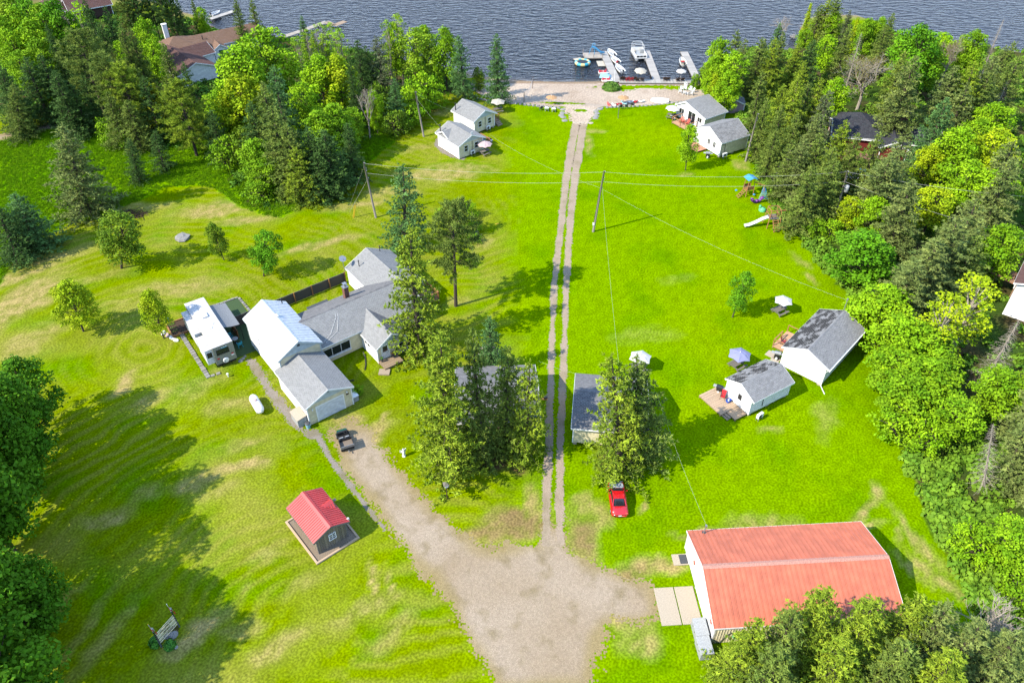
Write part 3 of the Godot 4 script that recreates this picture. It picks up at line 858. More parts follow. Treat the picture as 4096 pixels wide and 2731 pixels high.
func door(root: Node3D, at: Transform3D, w: float, h: float, m: Material, light := true) -> void:
	var f := Mb.new()
	f.t = at
	f.box(Vector3(-w / 2 - 0.09, 0, -0.02), Vector3(-w / 2, h + 0.09, 0.08))
	f.box(Vector3(w / 2, 0, -0.02), Vector3(w / 2 + 0.09, h + 0.09, 0.08))
	f.box(Vector3(-w / 2, h, -0.02), Vector3(w / 2, h + 0.09, 0.08))
	part(root, "door_frame", f.mesh(), M.trim)
	var b := Mb.new()
	b.t = at
	b.box(Vector3(-w / 2, 0.01, 0), Vector3(w / 2, h, 0.045))
	b.box(Vector3(-w / 2 + 0.12, 0.15, 0.045), Vector3(w / 2 - 0.12, h * 0.4, 0.055))
	var d := part(root, "door", b.mesh(), m)
	if light:
		var g := Mb.new()
		g.t = at
		g.box(Vector3(-w / 2 + 0.16, h * 0.5, 0.04), Vector3(w / 2 - 0.16, h * 0.9, 0.056))
		part(d, "pane", g.mesh(), M.glass)
	var k := Mb.new()
	k.t = at
	k.tube([Vector3(w / 2 - 0.1, h * 0.46, 0.04), Vector3(w / 2 - 0.1, h * 0.46, 0.1)], [0.03, 0.035], 6)
	part(d, "handle", k.mesh(), M.black)

func face(x: float, y: float, z: float, turn: float) -> Transform3D:
	return Transform3D(Basis(Vector3.UP, rot(turn)), Vector3(x, y, z))

# planked deck, planks run along x; origin at a corner on the ground
func deck_boards(root: Node3D, at: Transform3D, x0: float, x1: float, z0: float, z1: float, top: float, tone: Vector3, board := 0.14, called := "plank") -> void:
	var n := int(round((z1 - z0) / board))
	for i in n:
		var b := Mb.new()
		b.t = at
		var s := rng.randf_range(1.35, 1.8)
		b.paint(tone.x * s, tone.y * s, tone.z * s)
		var a := z0 + (z1 - z0) * i / n
		var y := top + rng.randf_range(-0.003, 0.003)
		b.box(Vector3(x0, y - 0.035, a + 0.006), Vector3(x1 + rng.randf_range(-0.02, 0.02), y, a + (z1 - z0) / n - 0.006))
		part(root, called, b.mesh(), M.plank)
	var f := Mb.new()
	f.t = at
	f.paint(tone.x * 1.2, tone.y * 1.2, tone.z * 1.2)
	for z in [z0 + 0.04, (z0 + z1) / 2, z1 - 0.04]:
		f.box(Vector3(x0 + 0.02, top - 0.2, z - 0.025), Vector3(x1 - 0.03, top - 0.037, z + 0.025))
	for x in [x0 + 0.06, (x0 + x1) / 2, x1 - 0.08]:
		f.box(Vector3(x - 0.025, top - 0.21, z0 + 0.02), Vector3(x + 0.025, top - 0.04, z1 - 0.02))
		for z in [z0 + 0.1, z1 - 0.1]:
			f.box(Vector3(x - 0.05, 0, z - 0.05), Vector3(x + 0.05, top - 0.04, z + 0.05))
	part(root, "frame", f.mesh(), M.plank)

# post and rail along a line of points at deck height y
func railing(root: Node3D, at: Transform3D, pts: Array, y: float, m: Material, balusters := true, h := 0.95) -> void:
	for i in pts.size():
		var b := Mb.new()
		b.t = at
		b.cbox(Vector3(pts[i].x, y + h / 2, pts[i].y), Vector3(0.1, h, 0.1))
		part(root, "post", b.mesh(), m)
		if i == 0:
			continue
		var p := Vector3(pts[i - 1].x, y, pts[i - 1].y)
		var q := Vector3(pts[i].x, y, pts[i].y)
		var r := Mb.new()
		r.t = at
		r.beam(p + Vector3(0, h + 0.02, 0), q + Vector3(0, h + 0.02, 0), 0.14, 0.045)
		if balusters:
			r.beam(p + Vector3(0, 0.12, 0), q + Vector3(0, 0.12, 0), 0.05, 0.08)
		part(root, "rail", r.mesh(), m)
		if balusters:
			var n := int(p.distance_to(q) / 0.16)
			var k := Mb.new()
			k.t = at
			for j in range(1, n):
				var c := p.lerp(q, float(j) / n)
				k.box(c + Vector3(-0.02, 0.1, -0.02), c + Vector3(0.02, h, 0.02))
			part(root, "balusters", k.mesh(), m, true)

func steps(root: Node3D, at: Transform3D, x0: float, x1: float, z: float, top: float, n: int, m: Material, run := 0.28) -> void:
	for i in n:
		var b := Mb.new()
		b.t = at
		b.paint(0.34, 0.25, 0.165)
		var y := top * (n - i) / (n + 1)
		b.box(Vector3(x0, y - 0.04, z + run * i), Vector3(x1, y, z + run * (i + 1)))
		b.box(Vector3(x0 + 0.03, 0, z + run * i + 0.03), Vector3(x1 - 0.03, y - 0.04, z + run * (i + 1) - 0.04))
		part(root, "step", b.mesh(), m)

# ---------------------------------------------------------------- buildings
func cabin(called: String, label: String, cat: String, p: Array, o := {}) -> Node3D:
	# p: x, z, turn, length, width, wall height, rise, eave overhang, gable overhang
	var r := thing(called, label, cat, Vector3(p[0], 0, p[1]), p[2], o.get("group", ""))
	gable(r, Transform3D.IDENTITY, p[3], p[4], p[5], p[6], p[7], p[8], o)
	return r

func stovepipe(r: Node3D, at: Vector3, h: float, rad := 0.09) -> void:
	var b := Mb.new()
	b.tube([at, at + Vector3(0, h, 0)], [rad, rad], 8)
	b.lathe([Vector2(rad + 0.05, h - 0.06), Vector2(rad + 0.06, h), Vector2(0.02, h + 0.08)], 8, at)
	part(r, "stovepipe", b.mesh(), M.black)

func cable(r: Node3D, pts: Array, rad: float, m: Material, called := "cable") -> void:
	var b := Mb.new()
	var rr := []
	for q in pts:
		rr.push_back(rad)
	b.tube(pts, rr, 5)
	part(r, called, b.mesh(), m)

func make_cabins() -> void:
	var sd := {"foot": 0.3, "wall": M.cream, "gable": M.gable_white, "tones": GREY}
	# two cream cabins by the beach, west side
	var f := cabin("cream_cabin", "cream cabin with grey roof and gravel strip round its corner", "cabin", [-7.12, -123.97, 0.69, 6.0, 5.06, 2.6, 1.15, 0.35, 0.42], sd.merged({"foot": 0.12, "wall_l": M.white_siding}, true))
	for x in [-1.05, 1.15]:
		window(f, face(x, 1.55, 0.0, 0), 0.72, 1.0, 1, 2)
	cable(f, [Vector3(0.25, 2.5, 0.06), Vector3(0.25, 1.0, 0.06), Vector3(-0.1, 0.75, 0.06)], 0.035, M.black)
	stovepipe(f, Vector3(-2.3, 2.7, -5.6), 1.5)
	var wing := face(-2.4, 0, -4.4, -90)
	gable(f, wing, 1.6, 3.0, 2.6, 0.8, 0.3, 0.3, {"wall": M.white_siding, "sides": "flr", "foot": 0.12, "gable": M.white_siding})
	var ds := Mb.new()
	ds.cbox(Vector3(0.2, 4.0, 0.1), Vector3(0.34, 0.42, 0.05))
	part(f, "antenna_panel", ds.mesh(), M.plastic_white)
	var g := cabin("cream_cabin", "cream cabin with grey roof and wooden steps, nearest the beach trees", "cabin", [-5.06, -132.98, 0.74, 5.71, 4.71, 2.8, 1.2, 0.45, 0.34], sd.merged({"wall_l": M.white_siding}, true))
	for x in [-1.1, 1.15]:
		window(g, face(x, 1.7, 0.0, 0), 0.7, 1.0, 1, 2)
	cable(g, [Vector3(0.15, 2.7, 0.06), Vector3(0.15, 1.2, 0.06)], 0.035, M.black)
	stovepipe(g, Vector3(-2.35, 2.7, -5.2), 1.5)
	# two white cabins by the beach, east side
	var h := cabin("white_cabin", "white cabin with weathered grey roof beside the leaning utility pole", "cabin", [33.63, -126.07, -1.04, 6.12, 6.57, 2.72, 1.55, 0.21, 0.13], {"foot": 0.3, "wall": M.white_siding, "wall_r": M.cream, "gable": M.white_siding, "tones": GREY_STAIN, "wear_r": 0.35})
	for x in [0.35, 1.75]:
		window(h, face(x, 1.75, 0.0, 0), 0.55, 0.95, 2, 1)
	cable(h, [Vector3(-1.6, 3.1, 0.06), Vector3(0.4, 2.9, 0.06), Vector3(3.2, 2.35, 0.06), Vector3(3.34, 2.3, -0.1), Vector3(3.34, 2.35, -0.9), Vector3(3.34, 1.0, -1.0)], 0.045, M.dark_grey)
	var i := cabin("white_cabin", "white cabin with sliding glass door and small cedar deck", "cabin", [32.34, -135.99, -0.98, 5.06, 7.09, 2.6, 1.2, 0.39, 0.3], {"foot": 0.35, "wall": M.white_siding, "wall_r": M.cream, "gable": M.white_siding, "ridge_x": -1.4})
	window(i, face(-2.25, 1.75, 0, 0), 1.1, 0.85, 2, 1)
	window(i, face(0.35, 1.45, 0, 0), 1.75, 2.0, 2, 1)
	window(i, face(2.35, 1.75, 0, 0), 1.0, 0.8, 2, 1)
	var hut := cabin("garden_shed", "little grey-roofed shed behind the white cabin with the deck", "shed", [40.9, -140.6, -0.12, 2.6, 4.4, 1.9, 0.9, 0.15, 0.15], {"wall": M.pink_cloth, "gable": M.pink_cloth, "tones": GREY_DARK})
	window(hut, face(-0.3, 1.3, 0, 0), 0.6, 0.6, 2, 2)
	# two white cabins on the east lawn
	var st := {"wall": M.white_siding, "gable": M.white_siding, "foot": 0.3, "tones": GREY_STAIN, "wear_l": 1.0, "wear_r": 0.18}
	var a := cabin("white_cabin", "small white cabin with stained grey roof, plank deck at its door", "cabin", [25.69, -63.93, -1.02, 6.13, 3.8, 2.6, 0.87, 0.4, 0.08], st)
	door(a, face(0.25, 0.32, 0, 0), 0.85, 1.95, M.metal_white, true)
	cable(a, [Vector3(1.95, 2.4, -1.9), Vector3(1.95, 0.9, -1.95), Vector3(1.98, 0.7, -1.95)], 0.04, M.black)
	var la := Mb.new()
	la.cbox(Vector3(1.0, 2.0, 0.06), Vector3(0.1, 0.16, 0.1))
	part(a, "lamp", la.mesh(), M.plastic_white)
	var bcab := cabin("white_cabin", "larger white cabin with stained grey roof and gutter, east lawn", "cabin", [34.36, -68.94, -0.74, 9.59, 5.21, 3.0, 1.2, 0.39, 0.1], st)
	var gu := Mb.new()
	gu.box(Vector3(3.0, 2.72, -9.65), Vector3(3.14, 2.86, 0.15))
	part(bcab, "gutter", gu.mesh(), M.paint_white)
	var rail := Mb.new()
	for k in 28:
		rail.box(Vector3(3.145, 2.76, -9.5 + k * 0.345), Vector3(3.15, 2.84, -9.3 + k * 0.345))
	part(bcab, "gutter_guard", rail.mesh(), M.black, true)
	cable(bcab, [Vector3(2.9, 2.7, 0.12), Vector3(2.68, 2.4, 0.1), Vector3(2.68, 0.25, 0.1), Vector3(3.6, 0.06, 0.9)], 0.05, M.paint_white, "downpipe")
	var mast := Mb.new()
	mast.tube([Vector3(-0.2, 3.8, -9.7), Vector3(-0.2, 6.0, -9.7)], [0.05, 0.05], 7)
	mast.cbox(Vector3(-0.2, 5.9, -9.7), Vector3(0.16, 0.3, 0.16))
	part(bcab, "service_mast", mast.mesh(), M.steel)
	# two cabins under the tall spruces on either side of the track
	var c := cabin("cream_cabin", "cream cabin with dark grey roof under the tall spruces, left of the track", "cabin", [2.6, -63.2, PI / 2 + 0.05, 8.6, 8.2, 2.9, 1.35, 0.35, 0.3], {"foot": 0.5, "tones": GREY_DARK, "wall_r": M.cream})
	window(c, face(4.1, 2.1, -6.0, 90), 0.9, 0.7, 1, 1)
	var m2 := Mb.new()
	m2.tube([Vector3(-2.9, 3.2, -0.1), Vector3(-2.9, 4.9, -0.1), Vector3(-2.9, 5.0, 0.05), Vector3(-2.9, 4.9, 0.15)], [0.04, 0.04, 0.04, 0.04], 7)
	part(c, "service_mast", m2.mesh(), M.steel)
	var d := cabin("cream_cabin", "cream cabin with dark grey roof, half hidden by spruces right of the track", "cabin", [14.6, -61.1, PI / 2 - 0.11, 7.6, 7.9, 2.9, 1.35, 0.35, 0.25], {"foot": 0.4, "tones": GREY_DARK})
	cable(d, [Vector3(4.0, 2.5, -7.2), Vector3(4.02, 1.4, -7.2), Vector3(4.02, 1.25, -6.9), Vector3(4.02, 1.2, -5.5)], 0.06, M.black)

func make_shop() -> void:
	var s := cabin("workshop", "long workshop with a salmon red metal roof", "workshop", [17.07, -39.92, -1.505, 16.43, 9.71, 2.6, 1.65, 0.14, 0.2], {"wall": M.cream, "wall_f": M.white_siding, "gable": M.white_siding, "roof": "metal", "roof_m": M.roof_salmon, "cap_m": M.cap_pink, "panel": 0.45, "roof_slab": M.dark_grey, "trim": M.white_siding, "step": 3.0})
	# vertical steel ribs on the long cream wall
	var rb := Mb.new()
	for k in 66:
		var z := -0.15 - k * 0.245
		rb.hexa([Vector3(4.86, 0.06, z + 0.03), Vector3(4.9, 0.06, z + 0.015), Vector3(4.9, 0.06, z - 0.015), Vector3(4.86, 0.06, z - 0.03), Vector3(4.86, 2.55, z + 0.03), Vector3(4.9, 2.55, z + 0.015), Vector3(4.9, 2.55, z - 0.015), Vector3(4.86, 2.55, z - 0.03)])
	part(s, "ribs", rb.mesh(), M.cream, true)
	door(s, face(-3.6, 0.05, 0.03, 0), 0.95, 2.05, M.paint_white, false)
	# big roll-up door with panels
	var od := Mb.new()
	od.box(Vector3(-0.6, 0.05, 0.0), Vector3(-0.46, 2.5, 0.07))
	od.box(Vector3(2.96, 0.05, 0.0), Vector3(3.1, 2.5, 0.07))
	od.box(Vector3(-0.46, 2.36, 0.0), Vector3(2.96, 2.5, 0.07))
	var fr := part(s, "garage_door", od.mesh(), M.trim)
	for k in 4:
		var p := Mb.new()
		p.rbox(Vector3(-0.45, 0.06 + k * 0.575, 0.0), Vector3(2.95, 0.06 + k * 0.575 + 0.565, 0.05), 0.012)
		part(fr, "panel", p.mesh(), M.paint_white)
	for q in [[-2.1, 1.75], [3.9, 1.9]]:
		var dm := Mb.new()
		dm.tri(Vector3(q[0], q[1] - 0.3, 0.05), Vector3(q[0] - 0.28, q[1], 0.05), Vector3(q[0], q[1] + 0.3, 0.05))
		dm.tri(Vector3(q[0], q[1] - 0.3, 0.05), Vector3(q[0], q[1] + 0.3, 0.05), Vector3(q[0] + 0.28, q[1], 0.05))
		part(s, "diamond_plaque", dm.mesh(), M.coral)
	var v := Mb.new()
	v.cbox(Vector3(-4.55, 2.85, -1.3), Vector3(0.32, 0.06, 0.32))
	part(s, "mast_flashing", v.mesh(), M.dark_grey)
	var ms := Mb.new()
	ms.tube([Vector3(-4.55, 2.8, -1.3), Vector3(-4.55, 3.9, -1.35)], [0.06, 0.06], 7)
	ms.cbox(Vector3(-4.55, 3.9, -1.35), Vector3(0.2, 0.16, 0.16))
	part(s, "service_mast", ms.mesh(), M.steel)
	# hose reel and pipes on the cream wall
	var ho := Mb.new()
	for k in 3:
		var ring := []
		var rad := []
		for i in 17:
			var a := TAU * i / 16
			ring.push_back(Vector3(4.98 + 0.05 * k, 1.25 + sin(a) * (0.42 - 0.03 * k), -2.1 + cos(a) * (0.42 - 0.03 * k)))
			rad.push_back(0.04)
		ho.tube(ring, rad, 5)
	part(s, "garden_hose", ho.mesh(), M.mint)
	cable(s, [Vector3(4.95, 0.1, -3.6), Vector3(4.95, 1.1, -3.4)], 0.05, M.black, "pipe")
	cable(s, [Vector3(4.95, 0.1, -0.7), Vector3(4.95, 1.3, -1.1), Vector3(4.95, 1.8, -1.5)], 0.03, M.dark_grey, "pipe")
	# concrete pads in front of the gable
	for i in 2:
		var o := thing("concrete_slab", ["concrete slab against the workshop's big door", "outer concrete slab in front of the workshop's big door"][i], "slab", s.position, s.rotation.y)
		var b := Mb.new()
		b.rbox(Vector3(-0.75, 0.0, [0.25, 2.1][i]), Vector3(3.0, 0.08, [2.0, 3.9][i]), 0.015)
		part(o, "slab", b.mesh(), M.concrete)
	var o2 := thing("door_step", "concrete step with dark mat at the workshop's side door", "step", s.position, s.rotation.y)
	var b2 := Mb.new()
	b2.rbox(Vector3(-4.2, 0, 0.08), Vector3(-3.0, 0.12, 1.5), 0.015)
	part(o2, "slab", b2.mesh(), M.concrete)
	var b3 := Mb.new()
	b3.box(Vector3(-4.1, 0.12, 0.12), Vector3(-3.1, 0.135, 0.85))
	part(o2, "mat", b3.mesh(), M.dark_grey)
	for i in 2:
		var bin := thing("storage_bin", ["grey storage bin by the workshop gable, nearer the slabs", "grey storage bin at the workshop's cream corner"][i], "bin", s.to_global(Vector3([3.85, 5.55][i], 0, [0.78, 0.82][i])), s.rotation.y + [0.0, 0.03][i], "storage bins beside the workshop")
		var w := Mb.new()
		w.rbox(Vector3(-0.8, 0, -0.55), Vector3(0.8, 1.0, 0.55), 0.04)
		part(bin, "body", w.mesh(), M.grey_plastic)
		var lid := Mb.new()
		lid.hexa([Vector3(-0.85, 1.0, 0.6), Vector3(0.85, 1.0, 0.6), Vector3(0.85, 1.0, -0.58), Vector3(-0.85, 1.0, -0.58), Vector3(-0.83, 1.06, 0.58), Vector3(0.83, 1.06, 0.58), Vector3(0.83, 1.16, -0.55), Vector3(-0.83, 1.16, -0.55)])
		part(bin, "lid", lid.mesh(), M.grey_plastic)
		for k in 2:
			var hd := Mb.new()
			hd.cbox(Vector3(-0.3 + 0.6 * k, 0.75, 0.56), Vector3(0.12, 0.05, 0.05))
			part(bin, "latch", hd.mesh(), M.dark_grey)

func make_shed() -> void:
	var s := thing("wooden_shed", "small weathered wooden shed with bright red metal roof", "shed", Vector3(-17.15, 0, -44.99), 0.7)
	var gm := {"roof": "metal", "roof_m": M.roof_red, "panel": 0.27, "sides": "", "roof_slab": M.old_wood, "trim": M.old_wood, "foot": 0.05}
	gable(s, Transform3D.IDENTITY, 4.74, 3.13, 2.4, 0.72, 0.39, 0.3, gm)
	# wall boards, each its own piece
	var tone := Vector3(0.23, 0.195, 0.135)
	var h := 3.13 / 2
	for side in 4:
		var length: float = [3.13, 4.74, 3.13, 4.74][side]
		var tr: Transform3D = [face(0, 0, 0, 0), face(h, 0, -2.37, 90), face(0, 0, -4.74, 180), face(-h, 0, -2.37, -90)][side]
		var n := int(length / 0.26)
		for k in n:
			var x := -length / 2 + length * (k + 0.5) / n
			var top := 2.38
			if side % 2 == 0:
				top = 2.38 + 0.72 * (1.0 - absf(x) / h) - 0.03
			var b := Mb.new()
			b.t = tr
			var q := rng.randf_range(0.72, 1.2)
			b.paint(tone.x * q, tone.y * q, tone.z * q * rng.randf_range(0.9, 1.1))
			var pr := rng.randf_range(0.02, 0.045)
			b.box(Vector3(x - length / n / 2 + 0.008, 0.05, -0.02), Vector3(x + length / n / 2 - 0.008, top, pr))
			part(s, "board", b.mesh(), M.barn_wood)
		var bk := Mb.new()
		bk.t = tr
		bk.box(Vector3(-length / 2 + 0.03, 0.06, -0.06), Vector3(length / 2 - 0.03, 2.36, -0.022))
		part(s, "backing", bk.mesh(), M.black)
	window(s, face(0.05, 1.5, 0.05, 0), 0.62, 0.72, 2, 3)
	# dormer on the driveway side
	var dm := face(1.62, 0, -2.55, 90)
	gable(s, dm, 1.5, 1.5, 2.25, 0.62, 0.2, 0.12, gm.merged({"panel": 0.25}, true))
	var fl := Mb.new()
	fl.cbox(Vector3(2.05, 2.75, -2.6), Vector3(0.3, 0.03, 0.3))
	part(s, "solar_light", fl.mesh(), M.dark_grey)
	for z in [-0.1, -0.45]:
		var lb := Mb.new()
		lb.lathe([Vector2(0.02, -0.16), Vector2(0.13, -0.08), Vector2(0.15, 0.02), Vector2(0.08, 0.12)], 10, Vector3(1.95, 2.2, z) if z > -0.3 else Vector3(2.0, 2.35, -0.1))
		part(s, "globe_lamp", lb.mesh(true), M.plastic_white)
	# timber border with gravel
	var bd := thing("timber_border", "squared timber border round the red-roofed shed", "border", Vector3(-17.15, 0, -44.99), 0.7)
	for q in [[Vector3(-2.35, 0, 0.75), Vector3(2.35, 0.22, 0.95)], [Vector3(-2.35, 0, -5.35), Vector3(-2.15, 0.22, 0.745)], [Vector3(2.15, 0, -5.35), Vector3(2.35, 0.22, 0.745)], [Vector3(-2.145, 0, -5.35), Vector3(2.145, 0.22, -5.15)]]:
		var tb := Mb.new()
		tb.paint(0.52, 0.38, 0.25)
		tb.rbox(q[0], q[1], 0.02)
		part(bd, "timber", tb.mesh(), M.plank)
	var gb := Mb.new()
	gb.paint(0.24, 0.19, 0.14)
	gb.box(Vector3(-2.14, 0.01, -5.14), Vector3(2.14, 0.09, 0.74))
	part(bd, "gravel_fill", gb.mesh(), M.gravel)

func make_house() -> void:
	var s := thing("house", "rambling cream house with grey roofs, tall white metal-roofed block and attached garage", "house", Vector3(-20.308, 0, -62.355), 0.66)
	# garage
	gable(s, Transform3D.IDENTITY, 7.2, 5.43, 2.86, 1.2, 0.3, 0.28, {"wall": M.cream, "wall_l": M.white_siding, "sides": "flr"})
	var fr := Mb.new()
	fr.box(Vector3(-1.75, 0.03, 0.0), Vector3(-1.63, 2.3, 0.06))
	fr.box(Vector3(1.63, 0.03, 0.0), Vector3(1.75, 2.3, 0.06))
	fr.box(Vector3(-1.63, 2.18, 0.0), Vector3(1.63, 2.3, 0.06))
	var gd := part(s, "garage_door", fr.mesh(), M.trim)
	for k in 4:
		var p := Mb.new()
		p.rbox(Vector3(-1.63, 0.05 + k * 0.533, 0.0), Vector3(1.63, 0.05 + k * 0.533 + 0.525, 0.045), 0.012)
		part(gd, "panel", p.mesh(), M.metal_white)
	for q in [[0.0, 3.72, 0.34, 0.24, M.dark_grey, "vent"], [2.2, 2.0, 0.34, 0.16, M.brown_wood, "number_plate"]]:
		var b := Mb.new()
		b.cbox(Vector3(q[0], q[1], 0.04), Vector3(q[2], q[3], 0.06))
		part(s, q[5], b.mesh(), q[4])
	for x in [-2.15, 2.15]:
		var lm := Mb.new()
		lm.lathe([Vector2(0.03, 0), Vector2(0.09, 0.06), Vector2(0.08, 0.2), Vector2(0.02, 0.26)], 8, Vector3(x, 2.05 if x < 0 else 2.25, 0.12))
		part(s, "lamp", lm.mesh(), M.plastic_white)
	# tall block behind the garage, white ribbed metal roof
	var tall := Transform3D(Basis.IDENTITY, Vector3(0.36, 0, -7.25))
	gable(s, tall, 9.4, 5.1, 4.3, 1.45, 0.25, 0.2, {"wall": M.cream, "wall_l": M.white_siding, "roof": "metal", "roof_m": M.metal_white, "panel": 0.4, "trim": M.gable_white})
	var vt := Mb.new()
	vt.cbox(Vector3(0.36, 5.25, -7.2), Vector3(0.3, 0.3, 0.08))
	part(s, "vent", vt.mesh(), M.dark_grey)
	window(s, face(-2.22, 2.9, -13.6, -90), 0.55, 1.15, 1, 1, null, M.white_siding)
	var cv := Mb.new()
	cv.rbox(Vector3(0.12, 5.5, -13.2), Vector3(0.62, 6.0, -12.6), 0.04)
	part(s, "roof_vent", cv.mesh(), M.paint_white)
	stovepipe(s, Vector3(2.5, 4.4, -16.2), 1.1, 0.07)
	# main body, ridge along x
	var main := Transform3D(Basis(Vector3.UP, PI / 2), Vector3(17.2, 0, -11.6))
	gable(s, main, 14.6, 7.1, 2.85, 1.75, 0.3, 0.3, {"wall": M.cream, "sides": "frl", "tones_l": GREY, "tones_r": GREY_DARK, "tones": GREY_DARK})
	# rear wing and front porch wing
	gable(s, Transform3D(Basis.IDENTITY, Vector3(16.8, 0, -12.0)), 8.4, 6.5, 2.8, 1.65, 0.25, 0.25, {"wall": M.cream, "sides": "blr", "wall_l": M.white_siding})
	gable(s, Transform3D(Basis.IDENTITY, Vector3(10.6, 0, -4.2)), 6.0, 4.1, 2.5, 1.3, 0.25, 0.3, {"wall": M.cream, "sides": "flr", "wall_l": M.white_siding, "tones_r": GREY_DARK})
	window(s, face(5.1, 1.35, -8.05, 0), 3.6, 1.5, 3, 1)
	window(s, face(5.1, 0.75, -8.0, 0), 3.6, 0.05, 6, 1)
	for z in [-6.9, -6.2]:
		window(s, face(8.55, 1.65, z, -90), 0.5, 0.6, 1, 1)
	door(s, face(9.6, 0.42, -4.2, 0), 0.95, 2.05, M.metal_white)
	window(s, face(11.9, 1.7, -4.2, 0), 0.7, 0.9, 1, 2)
	# brick chimney through the back slope, each course of bricks its own band
	var ch := Mb.new()
	ch.cbox(Vector3(9.85, 4.2, -13.6), Vector3(0.56, 2.4, 0.56))
	var cm := part(s, "chimney", ch.mesh(), M.mortar)
	for row in 26:
		for q in 4:
			for k in 2:
				var b := Mb.new()
				var ang := Basis(Vector3.UP, q * PI / 2)
				b.t = Transform3D(ang, Vector3(9.85, 3.02 + row * 0.092, -13.6))
				var w := rng.randf_range(0.75, 1.2)
				b.paint(w, w * rng.randf_range(0.9, 1.05), w)
				var x0: float = -0.295 + 0.3 * k + (0.0 if row % 2 else 0.02)
				b.box(Vector3(x0, 0, 0.27), Vector3(x0 + 0.285, 0.08, 0.298))
				part(cm, "brick", b.mesh(), M.brick)
	var cp := Mb.new()
	cp.cbox(Vector3(9.85, 5.44, -13.6), Vector3(0.72, 0.09, 0.72))
	cp.tube([Vector3(9.85, 5.45, -13.6), Vector3(9.85, 5.85, -13.6)], [0.14, 0.14], 8)
	cp.cbox(Vector3(9.85, 5.95, -13.6), Vector3(0.5, 0.04, 0.5))
	part(s, "chimney_cap", cp.mesh(), M.steel)
	stovepipe(s, Vector3(14.6, 3.5, -18.9), 0.9, 0.06)
	stovepipe(s, Vector3(18.4, 3.7, -19.9), 0.9, 0.06)
	var rv := Mb.new()
	rv.rbox(Vector3(11.5, 3.3, -6.9), Vector3(11.85, 3.5, -6.6), 0.03)
	part(s, "roof_vent", rv.mesh(), M.steel)
	# dish on the rear corner
	var di := Mb.new()
	di.tube([Vector3(13.2, 2.4, -20.5), Vector3(13.1, 4.2, -20.6)], [0.05, 0.04], 6)
	var rim := []
	for k in 5:
		rim.push_back(Vector2(0.12 * k, 0.03 * k * k * 0.35))
	di.t = Transform3D(Basis(Vector3.RIGHT, 0.5), Vector3(13.1, 4.35, -20.5))
	di.lathe(rim, 14, Vector3.ZERO)
	di.tube([Vector3(0, 0.05, 0.3), Vector3(0, 0.45, 0.05)], [0.02, 0.03], 5)
	part(s, "satellite_dish", di.mesh(), M.steel)
	# two looped wires lying on the dark roof
	for k in 2:
		cable(s, [Vector3(7.3 + 0.12 * k, 4.62, -11.6), Vector3(6.6 + 0.35 * k, 4.15, -10.3), Vector3(5.0 + 0.9 * k, 3.45, -8.8), Vector3(3.4 + 0.6 * k, 3.1, -8.1)], 0.012, M.paint_white, "roof_wire")
	# front steps
	var dk := thing("front_deck", "low weathered plank deck with a step at the house's white door", "deck", s.position, 0.66)
	deck_boards(dk, Transform3D.IDENTITY, 8.45, 11.0, -4.14, -2.5, 0.4, Vector3(0.20, 0.145, 0.09))
	var sp := Mb.new()
	sp.t = face(8.4, 0, -2.5, -40)
	sp.paint(0.36, 0.28, 0.19)
	sp.box(Vector3(-0.7, 0, -0.3), Vector3(0.6, 0.2, 0.65))
	part(dk, "step", sp.mesh(), M.plank)
	for k in 2:
		var pot := thing("flower_pot", ["dark flower pot left of the house's white door", "dark flower pot with red flowers right of the house's white door"][k], "pot", s.to_global(Vector3([8.85, 10.4][k], 0.4, -3.85)), 0.0)
		var pm := Mb.new()
		pm.lathe([Vector2(0.12, 0), Vector2(0.18, 0.5), Vector2(0.15, 0.5), Vector2(0.02, 0.46)], 10, Vector3.ZERO)
		part(pot, "pot", pm.mesh(), M.dark_grey)
		part(pot, "flowers", tuft_mesh(0.24, 0.3, 60, [Vector3(0.06, 0.14, 0.02), [Vector3(0.09, 0.2, 0.03), Vector3(0.4, 0.03, 0.03)][k]], 5 + k), M.leaf, true).position.y = 0.48
	# rear deck with rails at the far end
	var ed := thing("wooden_deck", "raised cedar deck with railing at the house's east end", "deck", s.position, 0.66)
	deck_boards(ed, Transform3D.IDENTITY, 17.45, 21.0, -14.8, -9.6, 0.9, Vector3(0.26, 0.155, 0.085))
	railing(ed, Transform3D.IDENTITY, [Vector2(20.2, -14.75), Vector2(20.95, -14.7), Vector2(20.95, -12.2), Vector2(20.95, -9.65), Vector2(19.2, -9.65), Vector2(17.5, -9.65)], 0.9, M.cedar_wood)

	# back yard: mesh fence, brick patio, covered hot tub
	var fe := thing("privacy_fence", "brown mesh fence on wooden posts behind the house", "fence", s.position, 0.66)
	var fx := [-2.9, 0.2, 3.2, 5.9, 8.45, 11.0, 13.4]
